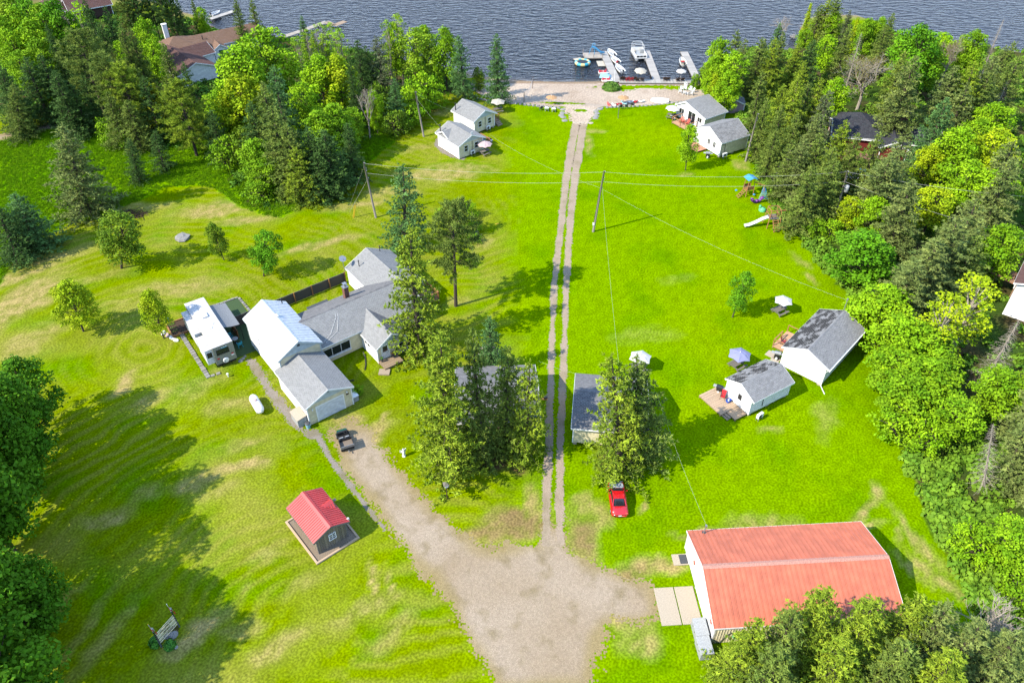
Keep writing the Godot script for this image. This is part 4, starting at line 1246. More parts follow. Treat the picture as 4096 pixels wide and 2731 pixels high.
	for i in fx.size():
		var z := -21.3 + 0.1 * (i % 2)
		var b := Mb.new()
		b.cbox(Vector3(fx[i], 0.85, z), Vector3(0.12, 1.7, 0.12))
		part(fe, "post", b.mesh(), M.cedar_wood)
		if i > 0:
			var c := Mb.new()
			for k in 5:
				var ta := k / 5.0
				var tb := (k + 1) / 5.0
				var pa := Vector3(lerpf(fx[i - 1], fx[i], ta), 0, -21.36 + 0.05 * sin(ta * PI))
				var pb := Vector3(lerpf(fx[i - 1], fx[i], tb), 0, -21.36 + 0.05 * sin(tb * PI))
				c.hexa([pa + Vector3(0, 0.04, 0.01), pb + Vector3(0, 0.04, 0.01), pb + Vector3(0, 0.04, -0.01), pa + Vector3(0, 0.04, -0.01), pa + Vector3(0, 1.5, 0.01), pb + Vector3(0, 1.5, 0.01), pb + Vector3(0, 1.5, -0.01), pa + Vector3(0, 1.5, -0.01)])
			part(fe, "mesh_panel", c.mesh(), M.mesh_fence)
			var rl := Mb.new()
			rl.beam(Vector3(fx[i - 1], 1.55, -21.36), Vector3(fx[i], 1.55, -21.36), 0.05, 0.09)
			part(fe, "rail", rl.mesh(), M.old_wood)
	var en := Mb.new()
	en.box(Vector3(-3.0, 0, -21.3), Vector3(-2.92, 1.3, -19.0))
	part(fe, "side_panel", en.mesh(), M.cedar_wood)
	var pa2 := thing("brick_patio", "pinkish paved patio strip behind the house's grey roof", "patio", s.position, 0.66)
	for i in 16:
		for j in 3:
			var b := Mb.new()
			var q := rng.randf_range(0.85, 1.15)
			b.paint(q, q, q)
			b.box(Vector3(3.4 + i * 0.62, 0.0, -18.0 + j * 0.62), Vector3(3.4 + i * 0.62 + 0.6, 0.05 + rng.randf() * 0.01, -18.0 + j * 0.62 + 0.6))
			part(pa2, "paver", b.mesh(), M.patio)
	var tub := thing("hot_tub", "dark covered hot tub on the patio behind the house", "hot tub", s.to_global(Vector3(7.6, 0.05, -17.6)), 0.66)
	var tb2 := Mb.new()
	tb2.rbox(Vector3(-1.4, 0, -0.7), Vector3(1.4, 0.75, 0.7), 0.05)
	part(tub, "shell", tb2.mesh(), M.brown_wood)
	var tl := Mb.new()
	tl.rbox(Vector3(-1.48, 0.76, -0.78), Vector3(-0.01, 0.88, 0.78), 0.03)
	tl.rbox(Vector3(0.01, 0.76, -0.78), Vector3(1.48, 0.88, 0.78), 0.03)
	part(tub, "cover", tl.mesh(), M.dark_grey)
	# boxes at the garage
	var bx := thing("storage_box", "pale storage box against the garage's gravel side", "box", s.to_global(Vector3(-3.35, 0, -1.3)), 0.66)
	var w1 := Mb.new()
	w1.hexa([Vector3(-0.55, 0, 0.9), Vector3(0.55, 0, 0.9), Vector3(0.55, 0, -0.9), Vector3(-0.55, 0, -0.9), Vector3(-0.55, 1.1, 0.9), Vector3(0.55, 1.3, 0.9), Vector3(0.55, 1.3, -0.9), Vector3(-0.55, 1.1, -0.9)])
	part(bx, "body", w1.mesh(), M.grey_plastic)
	var w2 := Mb.new()
	w2.hexa([Vector3(-0.62, 1.1, 0.95), Vector3(0.58, 1.31, 0.95), Vector3(0.58, 1.31, -0.95), Vector3(-0.62, 1.1, -0.95), Vector3(-0.62, 1.15, 0.95), Vector3(0.58, 1.37, 0.95), Vector3(0.58, 1.37, -0.95), Vector3(-0.62, 1.15, -0.95)])
	part(bx, "lid", w2.mesh(), M.concrete)
	var bx2 := thing("storage_box", "white chest box at the garage's lawn-side corner", "box", s.to_global(Vector3(3.2, 0, -0.9)), 0.66)
	var w3 := Mb.new()
	w3.rbox(Vector3(-0.35, 0, -0.75), Vector3(0.35, 0.75, 0.75), 0.03)
	part(bx2, "body", w3.mesh(), M.grey_plastic)
	var w4 := Mb.new()
	w4.rbox(Vector3(-0.4, 0.76, -0.8), Vector3(0.4, 0.86, 0.8), 0.03)
	part(bx2, "lid", w4.mesh(), M.paint_white)
	var can := thing("trash_can", "blue-grey trash can with dark lid beside the garage corner", "trash can", s.to_global(Vector3(-3.05, 0, 0.2)), 0.0)
	var tc := Mb.new()
	tc.lathe([Vector2(0.22, 0), Vector2(0.3, 0.72), Vector2(0.27, 0.72)], 14, Vector3.ZERO)
	part(can, "bin", tc.mesh(), M.pale_blue)
	var tl2 := Mb.new()
	tl2.lathe([Vector2(0.32, 0.725), Vector2(0.32, 0.77), Vector2(0.2, 0.84), Vector2(0.02, 0.86)], 14, Vector3.ZERO)
	part(can, "lid", tl2.mesh(), M.dark_grey)
	for k in 2:
		var dp := thing("drain_pipe", ["black drain pipe lying in the grass by the porch wing", "short black drain pipe lying beside the garage wall"][k], "pipe", s.position, 0.66)
		cable(dp, [[Vector3(7.95, 0.25, -6.9), Vector3(7.8, 0.08, -6.2), Vector3(7.2, 0.08, -5.0), Vector3(6.6, 0.08, -4.2)], [Vector3(3.1, 0.12, -4.6), Vector3(3.6, 0.08, -4.0), Vector3(4.7, 0.08, -3.4)]][k], 0.075, M.black, "pipe")

# hip-roofed block: walls plus four slopes
func hip(root: Node3D, at: Transform3D, l: float, w: float, he: float, hr: float, os: float, wall: Material, tones: Array) -> void:
	var h := w / 2
	for s in "fblr":
		var b := Mb.new()
		b.t = at
		match s:
			"f": lap(b, Vector3(0, 0, l / 2), Vector3.RIGHT, Vector3.BACK, Vector2(-h, h), Vector2(-h, h), 0.05, he)
			"b": lap(b, Vector3(0, 0, -l / 2), Vector3.LEFT, Vector3.FORWARD, Vector2(-h, h), Vector2(-h, h), 0.05, he)
			"l": lap(b, Vector3(-h, 0, -l / 2), Vector3.BACK, Vector3.LEFT, Vector2(0, l), Vector2(0, l), 0.05, he)
			"r": lap(b, Vector3(h, 0, l / 2), Vector3.FORWARD, Vector3.RIGHT, Vector2(0, l), Vector2(0, l), 0.05, he)
		part(root, "wall", b.mesh(), wall)
	var a := h + os
	var z := l / 2 + os
	var rz := maxf(0.05, z - a)
	var r0 := Vector3(0, he + hr, rz)
	var r1 := Vector3(0, he + hr, -rz)
	var y := he - 0.05
	var k := Mb.new()
	k.t = at
	k.box(Vector3(-a, y - 0.12, -z), Vector3(a, y, z))
	var roof := part(root, "roof", k.mesh(), M.trim)
	var sh := Mb.new()
	sh.t = at
	courses(sh, Vector3(a, y, -z), Vector3(a, y, z), r1, r0, tones, 0.0, 0.24)
	courses(sh, Vector3(-a, y, z), Vector3(-a, y, -z), r0, r1, tones, 0.0, 0.24)
	courses(sh, Vector3(-a, y, z), Vector3(a, y, z), r0 - Vector3(0.05, 0, 0), r0 + Vector3(0.05, 0, 0), tones, 0.0, 0.24)
	courses(sh, Vector3(a, y, -z), Vector3(-a, y, -z), r1 + Vector3(0.05, 0, 0), r1 - Vector3(0.05, 0, 0), tones, 0.0, 0.24)
	part(roof, "shingles", sh.mesh(), M.brown_roof, true)

func make_neighbours() -> void:
	# white bungalow with brown roof by the lake, far left
	var s := thing("neighbour_bungalow", "white bungalow with tan hipped roof and white chimney by the lake", "house", Vector3(-68.21, 0, -162.49), 0.62)
	hip(s, Transform3D(Basis.IDENTITY, Vector3(0.0, 0, -3.6)), 8.6, 8.6, 2.8, 2.2, 0.5, M.white_siding, BROWN)
	gable(s, Transform3D(Basis(Vector3.UP, PI / 2), Vector3(17.5, 0, -3.4)), 16.0, 6.2, 2.8, 1.5, 0.4, 0.3, {"wall": M.white_siding, "tones": BROWN, "gable": M.white_siding})
	gable(s, Transform3D(Basis.IDENTITY, Vector3(7.4, 0, 1.6)), 3.0, 2.6, 2.5, 0.8, 0.3, 0.3, {"wall": M.white_siding, "tones": BROWN, "gable": M.white_siding, "sides": "f"})
	window(s, face(1.8, 1.6, 0.72, 0), 1.7, 1.2, 2, 1)
	for x in [0.65, 2.95]:
		var sh := Mb.new()
		sh.cbox(Vector3(x, 1.6, 0.76), Vector3(0.4, 1.35, 0.06))
		part(s, "shutter", sh.mesh(), M.green_paint)
	door(s, face(7.4, 0.1, 1.65, 0), 1.0, 2.1, M.green_paint, false)
	window(s, face(12.0, 1.6, -0.28, 0), 1.2, 1.1, 2, 1)
	var ch := Mb.new()
	ch.rbox(Vector3(-1.0, 2.0, -7.6), Vector3(-0.1, 6.4, -6.9), 0.04)
	ch.rbox(Vector3(-1.08, 6.4, -7.68), Vector3(-0.02, 6.6, -6.82), 0.03)
	part(s, "chimney", ch.mesh(), M.paint_white)
	stovepipe(s, Vector3(5.2, 3.6, -2.0), 0.9)
	var g := thing("neighbour_garage", "maroon-roofed garage half hidden by trees below the white bungalow", "garage", Vector3(-62.61, 0, -153.87), 0.75)
	gable(g, Transform3D.IDENTITY, 12.5, 7.6, 2.5, 1.5, 0.4, 0.3, {"wall": M.white_siding, "tones": MAROON, "gable": M.white_siding})
	gable(g, Transform3D(Basis(Vector3.UP, PI / 2), Vector3(7.0, 0, -10.0)), 9.0, 6.0, 2.4, 1.2, 0.4, 0.3, {"wall": M.white_siding, "tones": MAROON, "gable": M.white_siding})
	var c := thing("neighbour_cottage", "brown-roofed cottage among the trees in the top left corner", "house", Vector3(-98.79, 0, -190.7), 0.6)
	gable(c, Transform3D(Basis(Vector3.UP, PI / 2), Vector3(4.5, 0, -3)), 9.0, 7.0, 2.6, 1.9, 0.4, 0.4, {"wall": M.brown_wood, "tones": MAROON, "gable": M.brown_wood})
	var c2 := thing("neighbour_cottage", "dark-walled cottage behind the pale dead tree, top left", "house", Vector3(-106.67, 0, -187.61), 0.3)
	gable(c2, Transform3D.IDENTITY, 8.0, 6.0, 2.4, 1.3, 0.4, 0.4, {"wall": M.brown_wood, "tones": MAROON, "gable": M.brown_wood})
	# dark-roofed red house in the right-hand woods
	var r := thing("neighbour_lodge", "dark slate-roofed lodge with red walls in the right-hand woods", "house", Vector3(62.97, 0, -126.2), -0.25)
	hip(r, Transform3D(Basis.IDENTITY, Vector3(-3.5, 0, -3.0)), 8.0, 8.0, 2.7, 2.5, 0.6, M.red_stain, SLATE)
	gable(r, Transform3D(Basis(Vector3.UP, PI / 2), Vector3(9.5, 0, -2.0)), 17.0, 6.4, 2.6, 1.3, 0.5, 0.4, {"wall": M.red_stain, "tones": SLATE, "gable": M.red_stain})
	gable(r, Transform3D(Basis.IDENTITY, Vector3(2.2, 0, 3.6)), 5.0, 4.2, 2.5, 1.1, 0.4, 0.4, {"wall": M.red_stain, "tones": SLATE, "gable": M.paint_white, "sides": "flr"})
	var rc := Mb.new()
	rc.rbox(Vector3(3.4, 2.8, -4.2), Vector3(4.5, 5.6, -3.4), 0.03)
	var rcp := part(r, "chimney", rc.mesh(), M.brick)
	var rcc := Mb.new()
	rcc.rbox(Vector3(3.3, 5.6, -4.3), Vector3(4.6, 6.0, -3.3), 0.03)
	part(rcp, "cap", rcc.mesh(), M.concrete)
	var rd := Mb.new()
	rd.paint(0.2, 0.1, 0.07)
	rd.box(Vector3(-6.0, 0, 2.0), Vector3(1.0, 0.4, 4.6))
	part(r, "porch", rd.mesh(), M.plank)
	# white house with brown roof and deck on the right edge
	var e := thing("neighbour_house", "tall white house with brown roof and deck cut by the photo's right edge", "house", Vector3(64.23, 0, -79.14), -0.55)
	gable(e, Transform3D(Basis(Vector3.UP, -0.1), Vector3(3.0, 0, -1.0)), 10.0, 8.0, 5.2, 1.4, 0.5, 0.5, {"wall": M.white_siding, "tones": MAROON, "gable": M.white_siding})
	window(e, Transform3D(Basis(Vector3.UP, -0.1 - PI / 2), Vector3(-1.0, 3.9, -3.2)), 1.0, 0.9, 2, 1)
	window(e, face(2.2, 3.9, -0.85, -5.7), 1.0, 0.9, 2, 1)
	var ed := thing("wooden_deck", "raised brown deck with grey rails at the white house on the right edge", "deck", Vector3(66.07, 0, -86.63), -0.95)
	deck_boards(ed, Transform3D.IDENTITY, -3.2, 2.4, -1.2, 1.4, 2.6, Vector3(0.24, 0.14, 0.085))
	railing(ed, Transform3D.IDENTITY, [Vector2(-3.1, 1.3), Vector2(-3.1, -1.1), Vector2(-0.4, -1.1), Vector2(2.3, -1.1)], 2.6, M.old_wood, false)

# ---------------------------------------------------------------- garden furniture
func picnic_table(label: String, at: Vector3, turn: float) -> void:
	var o := thing("picnic_table", label, "picnic table", at, turn, "picnic tables")
	for k in 4:
		var b := Mb.new()
		b.box(Vector3(-0.9, 0.72, -0.37 + k * 0.187), Vector3(0.9, 0.76, -0.37 + k * 0.187 + 0.175))
		part(o, "table_board", b.mesh(), M.old_wood)
	for s in [-1.0, 1.0]:
		var b := Mb.new()
		b.box(Vector3(-0.9, 0.42, s * 0.72 - 0.13), Vector3(0.9, 0.46, s * 0.72 + 0.13))
		part(o, "bench", b.mesh(), M.old_wood)
		for e in [-1.0, 1.0]:
			var l := Mb.new()
			l.beam(Vector3(s * 0.62, 0, e * 0.7), Vector3(s * 0.62, 0.72, e * 0.22), 0.045, 0.1)
			part(o, "leg", l.mesh(), M.old_wood)
		var x := Mb.new()
		x.beam(Vector3(s * 0.66, 0.39, -0.82), Vector3(s * 0.66, 0.39, 0.82), 0.045, 0.09)
		part(o, "crosspiece", x.mesh(), M.old_wood)

func parasol(label: String, at: Vector3, rad: float, top: float, cloth: Material, n := 6, turn := 0.0, group := "parasols", scallop := false, tilt := 0.0) -> void:
	var o := thing("parasol", label, "parasol", at, turn, group)
	var p := Mb.new()
	p.tube([Vector3(0, 0, 0), Vector3(0, top + 0.06, 0)], [0.025, 0.025], 7)
	part(o, "pole", p.mesh(), M.dark_grey if not scallop else M.paint_white)
	var ct := Transform3D(Basis(Vector3.RIGHT, tilt), Vector3(0, top, 0))
	var drop := rad * 0.34
	for k in n:
		var b := Mb.new()
		b.t = ct
		var a0 := TAU * k / n
		var a1 := TAU * (k + 1) / n
		var e0 := Vector3(cos(a0) * rad, -drop, sin(a0) * rad)
		var e1 := Vector3(cos(a1) * rad, -drop, sin(a1) * rad)
		var m := (e0 + e1) * 0.5 * 0.93 + Vector3(0, 0.03, 0)
		var h0 := e0 * 0.5 + Vector3(0, 0.07 * rad - 0.0, 0)
		var h1 := e1 * 0.5 + Vector3(0, 0.07 * rad, 0)
		var hm := (h0 + h1) * 0.5 - Vector3(0, 0.03, 0)
		b.tri(Vector3.ZERO, h0, hm)
		b.tri(Vector3.ZERO, hm, h1)
		b.quad(h0, e0, m, hm)
		b.quad(hm, m, e1, h1)
		if scallop:
			b.quad(e0, e0 + Vector3(0, -0.1, 0), m * 1.02 + Vector3(0, -0.22, 0), m)
			b.quad(m, m * 1.02 + Vector3(0, -0.22, 0), e1 + Vector3(0, -0.1, 0), e1)
		part(o, "canopy_panel", b.mesh(), cloth)
		var r := Mb.new()
		r.t = ct
		r.tube([Vector3(0, -0.03, 0), h0 - Vector3(0, 0.03, 0), e0 - Vector3(0, 0.015, 0)], [0.008, 0.008, 0.006], 4)
		part(o, "rib", r.mesh(), M.dark_grey)
	var f := Mb.new()
	f.t = ct
	f.lathe([Vector2(0.05, -0.02), Vector2(0.05, 0.05), Vector2(0.01, 0.1)], 7, Vector3.ZERO)
	part(o, "finial", f.mesh(), M.plastic_white)

func chair_adirondack(label: String, at: Vector3, turn: float, m: Material, group: String, called := "adirondack_chair") -> void:
	var o := thing(called, label, "chair", at, turn, group)
	for k in 5:
		var b := Mb.new()
		b.beam(Vector3(-0.24 + 0.12 * k, 0.36, 0.28), Vector3(-0.24 + 0.12 * k, 0.26, -0.26), 0.105, 0.025)
		part(o, "seat_slat", b.mesh(), m)
		var c := Mb.new()
		c.beam(Vector3(-0.24 + 0.12 * k, 0.24, -0.24), Vector3(-0.27 + 0.135 * k, 0.98 - 0.05 * absf(k - 2), -0.58), 0.108, 0.025)
		part(o, "back_slat", c.mesh(), m)
	for s in [-1.0, 1.0]:
		var l := Mb.new()
		l.beam(Vector3(s * 0.33, 0, 0.3), Vector3(s * 0.33, 0.55, 0.3), 0.04, 0.1)
		part(o, "leg", l.mesh(), m)
		var l2 := Mb.new()
		l2.beam(Vector3(s * 0.3, 0.02, -0.5), Vector3(s * 0.3, 0.36, 0.3), 0.035, 0.1)
		part(o, "leg", l2.mesh(), m)
		var a := Mb.new()
		a.box(Vector3(s * 0.38 - 0.08, 0.55, -0.42), Vector3(s * 0.38 + 0.08, 0.58, 0.38))
		part(o, "armrest", a.mesh(), m)

func chair_plastic(label: String, at: Vector3, turn: float, m: Material, group: String) -> void:
	var o := thing("patio_chair", label, "chair", at, turn, group)
	var b := Mb.new()
	b.rbox(Vector3(-0.25, 0.38, -0.24), Vector3(0.25, 0.42, 0.26), 0.012)
	part(o, "seat", b.mesh(), m)
	var k := Mb.new()
	for i in 5:
		k.beam(Vector3(-0.2 + 0.1 * i, 0.42, -0.24), Vector3(-0.22 + 0.11 * i, 0.84, -0.36), 0.075, 0.02)
	k.beam(Vector3(-0.27, 0.86, -0.365), Vector3(0.27, 0.86, -0.365), 0.03, 0.08)
	part(o, "backrest", k.mesh(), m)
	for s in [-1.0, 1.0]:
		var a := Mb.new()
		a.tube([Vector3(s * 0.27, 0.7, -0.33), Vector3(s * 0.3, 0.64, 0.0), Vector3(s * 0.29, 0.6, 0.24), Vector3(s * 0.28, 0.4, 0.27)], [0.03, 0.035, 0.035, 0.03], 5)
		part(o, "armrest", a.mesh(), m)
		for z in [-0.26, 0.24]:
			var l := Mb.new()
			l.beam(Vector3(s * 0.28, 0, z * 1.15), Vector3(s * 0.23, 0.4, z), 0.05, 0.05)
			part(o, "leg", l.mesh(), m)

func chair_sling(label: String, at: Vector3, turn: float, m: Material, group: String, reach := 0.0) -> void: # folding frame with a fabric seat
	var o := thing("folding_chair", label, "chair", at, turn, group)
	var s := Mb.new()
	s.quad(Vector3(-0.25, 0.40, 0.26 + reach), Vector3(0.25, 0.40, 0.26 + reach), Vector3(0.25, 0.36, -0.2), Vector3(-0.25, 0.36, -0.2))
	s.quad(Vector3(-0.25, 0.385, 0.26 + reach), Vector3(-0.25, 0.345, -0.2), Vector3(0.25, 0.345, -0.2), Vector3(0.25, 0.385, 0.26 + reach))
	part(o, "seat", s.mesh(), m)
	var b := Mb.new()
	b.beam(Vector3(0, 0.38, -0.2), Vector3(0, 0.98, -0.48), 0.5, 0.02)
	part(o, "backrest", b.mesh(), m)
	for x in [-0.27, 0.27]:
		var f := Mb.new()
		f.tube([Vector3(x, 0, 0.3 + reach), Vector3(x, 0.38, 0.1), Vector3(x, 0.6, -0.3)], [0.016, 0.016, 0.016], 5)
		f.tube([Vector3(x, 0, -0.34), Vector3(x, 0.38, 0.1), Vector3(x, 0.58, 0.3)], [0.016, 0.016, 0.016], 5)
		part(o, "leg", f.mesh(), M.dark_grey)
		var a := Mb.new()
		a.box(Vector3(x - 0.03, 0.59, -0.32), Vector3(x + 0.03, 0.615, 0.32))
		part(o, "armrest", a.mesh(), M.dark_grey)

func barbecue(label: String, at: Vector3, turn: float, lid_m: Material) -> void:
	var o := thing("barbecue", label, "barbecue", at, turn, "gas barbecues")
	var c := Mb.new()
	c.box(Vector3(-0.32, 0.12, -0.24), Vector3(0.32, 0.75, 0.24))
	part(o, "cabinet", c.mesh(), M.black)
	for x in [-0.3, 0.3]:
		for z in [-0.22, 0.22]:
			var w := Mb.new()
			w.box(Vector3(x - 0.03, 0, z - 0.03), Vector3(x + 0.03, 0.12, z + 0.03))
			part(o, "leg", w.mesh(), M.black)
	for s in [-1.0, 1.0]:
		var t := Mb.new()
		t.rbox(Vector3(minf(s * 0.36, s * 0.75), 0.78, -0.22), Vector3(maxf(s * 0.36, s * 0.75), 0.83, 0.22), 0.01)
		part(o, "side_shelf", t.mesh(), M.grey_plastic)
	var l := Mb.new()
	var rings := []
	for k in 7:
		var a := PI * k / 6
		rings.push_back([Vector3(-0.36, 0.76 + 0.32 * sin(a), -0.28 * cos(a)), Vector3(0.36, 0.76 + 0.32 * sin(a), -0.28 * cos(a)), Vector3(0.36, 0.755, -0.02 * cos(a)), Vector3(-0.36, 0.755, -0.02 * cos(a))])
	l.loft(rings)
	part(o, "lid", l.mesh(), lid_m)
	var tk := Mb.new()
	tk.lathe([Vector2(0.08, 0), Vector2(0.15, 0.06), Vector2(0.15, 0.3), Vector2(0.06, 0.38), Vector2(0.04, 0.44)], 10, Vector3(0.0, 0.03, 0.4))
	part(o, "gas_bottle", tk.mesh(true), M.plastic_white)

func heat_pump(label: String, at: Vector3, turn: float) -> void:
	var o := thing("heat_pump", label, "air conditioner", at, turn, "outdoor heat pump units")
	var b := Mb.new()
	b.rbox(Vector3(-0.42, 0.35, -0.16), Vector3(0.42, 0.95, 0.16), 0.02)
	part(o, "casing", b.mesh(), M.plastic_white)
	var g := Mb.new()
	for k in 4:
		var rg := []
		var rr := []
		for i in 13:
			rg.push_back(Vector3(-0.1 + cos(TAU * i / 12) * 0.065 * (k + 1), 0.65 + sin(TAU * i / 12) * 0.065 * (k + 1), 0.168))
			rr.push_back(0.007)
		g.tube(rg, rr, 4)
	part(o, "fan_grille", g.mesh(), M.dark_grey)
	var d := Mb.new()
	d.lathe([Vector2(0.25, 0), Vector2(0.25, 0.004)], 14, Vector3.ZERO)
	var dp := part(o, "fan", d.mesh(), M.dark_grey)
	dp.transform = Transform3D(Basis(Vector3.RIGHT, PI / 2), Vector3(-0.1, 0.65, 0.162))
	for x in [-0.35, 0.35]:
		var l := Mb.new()
		l.box(Vector3(x - 0.025, 0, -0.18), Vector3(x + 0.025, 0.35, -0.12))
		l.box(Vector3(x - 0.025, 0, 0.12), Vector3(x + 0.025, 0.35, 0.18))
		part(o, "stand", l.mesh(), M.steel)

func pail(label: String, at: Vector3, turn: float) -> void:
	var o := thing("recycling_bin", label, "bin", at, turn, "blue recycling boxes")
	var b := Mb.new()
	var lo := 0.17
	b.loft([[Vector3(-lo, 0, -lo * 1.3), Vector3(lo, 0, -lo * 1.3), Vector3(lo, 0, lo * 1.3), Vector3(-lo, 0, lo * 1.3)], [Vector3(-0.22, 0.36, -0.28), Vector3(0.22, 0.36, -0.28), Vector3(0.22, 0.36, 0.28), Vector3(-0.22, 0.36, 0.28)], [Vector3(-0.2, 0.36, -0.26), Vector3(0.2, 0.36, -0.26), Vector3(0.2, 0.36, 0.26), Vector3(-0.2, 0.36, 0.26)], [Vector3(-lo, 0.04, -lo * 1.3), Vector3(lo, 0.04, -lo * 1.3), Vector3(lo, 0.04, lo * 1.3), Vector3(-lo, 0.04, lo * 1.3)]], true, true)
	part(o, "box", b.mesh(), M.blue)
	for k in 3:
		var p := Mb.new()
		p.cbox(Vector3(-0.08 + 0.08 * k, 0.2, -0.1 + 0.1 * k), Vector3(0.14, 0.16, 0.16))
		part(o, "carton", p.mesh(), [M.paint_white, M.pale_blue, M.paint_white][k])

func make_furniture() -> void:
	# east lawn
	var ta := Vector3(34.95, 0, -80.94)
	picnic_table("grey picnic table under the white parasol on the east lawn", ta, 0.55)
	parasol("white parasol on the picnic table beside the leaning maple", ta + Vector3(0.1, 0, 0), 1.25, 2.45, M.white_cloth, 6, 0.3)
	var tb := Vector3(27.19, 0, -70.51)
	picnic_table("grey picnic table under the lilac parasol", tb, 0.62)
	parasol("lilac parasol on the picnic table by the small white cabin", tb + Vector3(0.0, 0, -0.05), 1.45, 2.4, M.lilac_cloth, 6, 0.2)
	# west beach cabins
	var tc := Vector3(-4.79, 0, -124.17)
	picnic_table("picnic table beside the cream cabin with the gravel strip", tc, 0.72)
	parasol("pinkish parasol on the picnic table by the heat pump cabin", tc, 1.35, 2.35, M.pink_cloth, 8, 0.1)
	var td := Vector3(-2.77, 0, -140.82)
	picnic_table("picnic table nearest the beach trees", td, 0.4)
	parasol("cream parasol on the picnic table nearest the beach trees", td, 1.45, 2.5, M.cream_cloth, 6, 0.4)
	# east beach cabin
	var te := Vector3(29.48, 0, -138.41)
	picnic_table("picnic table beside the white cabin's cedar deck", te, -0.6)
	parasol("white parasol on the picnic table by the cedar deck", te, 1.4, 2.4, M.white_cloth, 8, 0.0)
	# by the cabins under the spruces
	var tf := Vector3(-2.81, 0, -70.9)
	picnic_table("picnic table half hidden behind the cream cabin's roof", tf, 0.2)
	parasol("pale pink parasol behind the cream cabin's roof", tf, 1.45, 2.4, M.pink_cloth, 6, 0.5)
	var tg := Vector3(15.26, 0, -70.01)
	picnic_table("picnic table behind the spruces above the red car", tg, 0.3)
	parasol("white parasol behind the spruces above the red car", tg, 1.4, 2.4, M.white_cloth, 6, 0.2)
	# decks
	var a := Transform3D(Basis(Vector3.UP, -1.02), Vector3(25.69, 0, -63.93))
	var da := thing("wooden_deck", "low tan plank deck in front of the small white cabin", "deck", a.origin, -1.02)
	deck_boards(da, Transform3D(Basis(Vector3.UP, PI / 2), Vector3(0, 0, 0.1)), -2.6, 0.0, -3.3, 0.35, 0.34, Vector3(0.30, 0.215, 0.14), 0.14)
	deck_boards(da, Transform3D.IDENTITY, 0.4, 1.75, 0.1, 1.85, 0.34, Vector3(0.32, 0.225, 0.14), 0.14)
	steps(da, Transform3D.IDENTITY, 0.2, 1.2, 1.9, 0.34, 2, M.plank, 0.3)
	chair_sling("red folding chair on the plank deck, partly behind the cabin wall", a * Vector3(-1.5, 0.34, 0.75), -1.02 + 0.6, M.red_plastic, "deck chairs")
	pail("blue recycling box on the plank deck by the white door", a * Vector3(-0.75, 0.34, 0.55), -1.0)
	barbecue("black barbecue at the corner of the plank deck", a * Vector3(-2.75, 0, 0.1), -0.5, M.black_gloss)
	heat_pump("heat pump beside the small white cabin's cream wall", a * Vector3(2.9, 0, -0.75), -1.02 + PI / 2 + 0.1)
	var bt := Transform3D(Basis(Vector3.UP, -0.74), Vector3(34.36, 0, -68.94))
	var db := thing("wooden_deck", "small cedar deck with rails behind the larger white cabin", "deck", bt.origin, -0.74)
	deck_boards(db, Transform3D.IDENTITY, -5.0, -2.7, -6.2, -2.4, 0.4, Vector3(0.32, 0.19, 0.11), 0.14)
	railing(db, Transform3D.IDENTITY, [Vector2(-2.75, -6.15), Vector2(-4.95, -6.15)], 0.4, M.cedar_wood, false)
	railing(db, Transform3D.IDENTITY, [Vector2(-4.95, -4.6), Vector2(-4.95, -2.45), Vector2(-2.75, -2.45)], 0.4, M.cedar_wood, false)
	chair_sling("red folding chair on the railed deck of the larger white cabin", bt * Vector3(-4.2, 0.4, -3.6), 1.2, M.red_plastic, "deck chairs")
	var tt := thing("patio_table", "glass patio table on the railed deck of the larger white cabin", "table", bt * Vector3(-3.3, 0.4, -3.9), 0.0)
	var tm := Mb.new()
	tm.lathe([Vector2(0.5, 0.68), Vector2(0.5, 0.70)], 14, Vector3.ZERO)
	part(tt, "table_top", tm.mesh(), M.grey_plastic)
	for k in 3:
		var lg := Mb.new()
		lg.tube([Vector3(cos(k * 2.1) * 0.35, 0, sin(k * 2.1) * 0.35), Vector3(cos(k * 2.1) * 0.2, 0.68, sin(k * 2.1) * 0.2)], [0.018, 0.018], 5)
		part(tt, "leg", lg.mesh(), M.dark_grey)
	barbecue("black barbecue with grey lid on paving behind the larger white cabin", bt * Vector3(-3.6, 0.06, -1.0), -0.4, M.steel)
	for k in 2:
		var pv := thing("paving_slab", ["paving slab under the barbecue with the grey lid", "paving slab lying beside the barbecue with the grey lid"][k], "paving slab", bt * Vector3([-3.55, -4.5][k], 0, [-0.8, -1.2][k]), -0.74)
		var ps := Mb.new()
		ps.rbox(Vector3(-0.5, 0, -0.55), Vector3(0.5, 0.06, 0.55), 0.01)
		part(pv, "slab", ps.mesh(), M.concrete)
	# cedar deck at the sliding door
	var it := Transform3D(Basis(Vector3.UP, -0.98), Vector3(32.34, 0, -135.99))
	var di := thing("wooden_deck", "small cedar deck with rails at the sliding glass door", "deck", it.origin, -0.98)
	deck_boards(di, Transform3D.IDENTITY, -2.0, 2.0, 0.1, 2.5, 0.4, Vector3(0.34, 0.20, 0.12), 0.16)
	railing(di, Transform3D.IDENTITY, [Vector2(-1.95, 0.15), Vector2(-1.95, 2.45), Vector2(0.1, 2.45)], 0.4, M.cedar_wood, false)
	railing(di, Transform3D.IDENTITY, [Vector2(1.95, 2.45), Vector2(1.95, 0.15)], 0.4, M.cedar_wood, false)
	chair_adirondack("coral adirondack chair on the cedar deck, left of two", it * Vector3(-0.7, 0.4, 1.3), -0.98 + 0.4, M.coral, "coral deck chairs")
	chair_adirondack("coral adirondack chair on the cedar deck, right of two", it * Vector3(0.35, 0.4, 1.1), -0.98 - 0.2, M.coral, "coral deck chairs")
	pail("blue recycling box on the cedar deck", it * Vector3(1.5, 0.4, 0.9), -0.9)
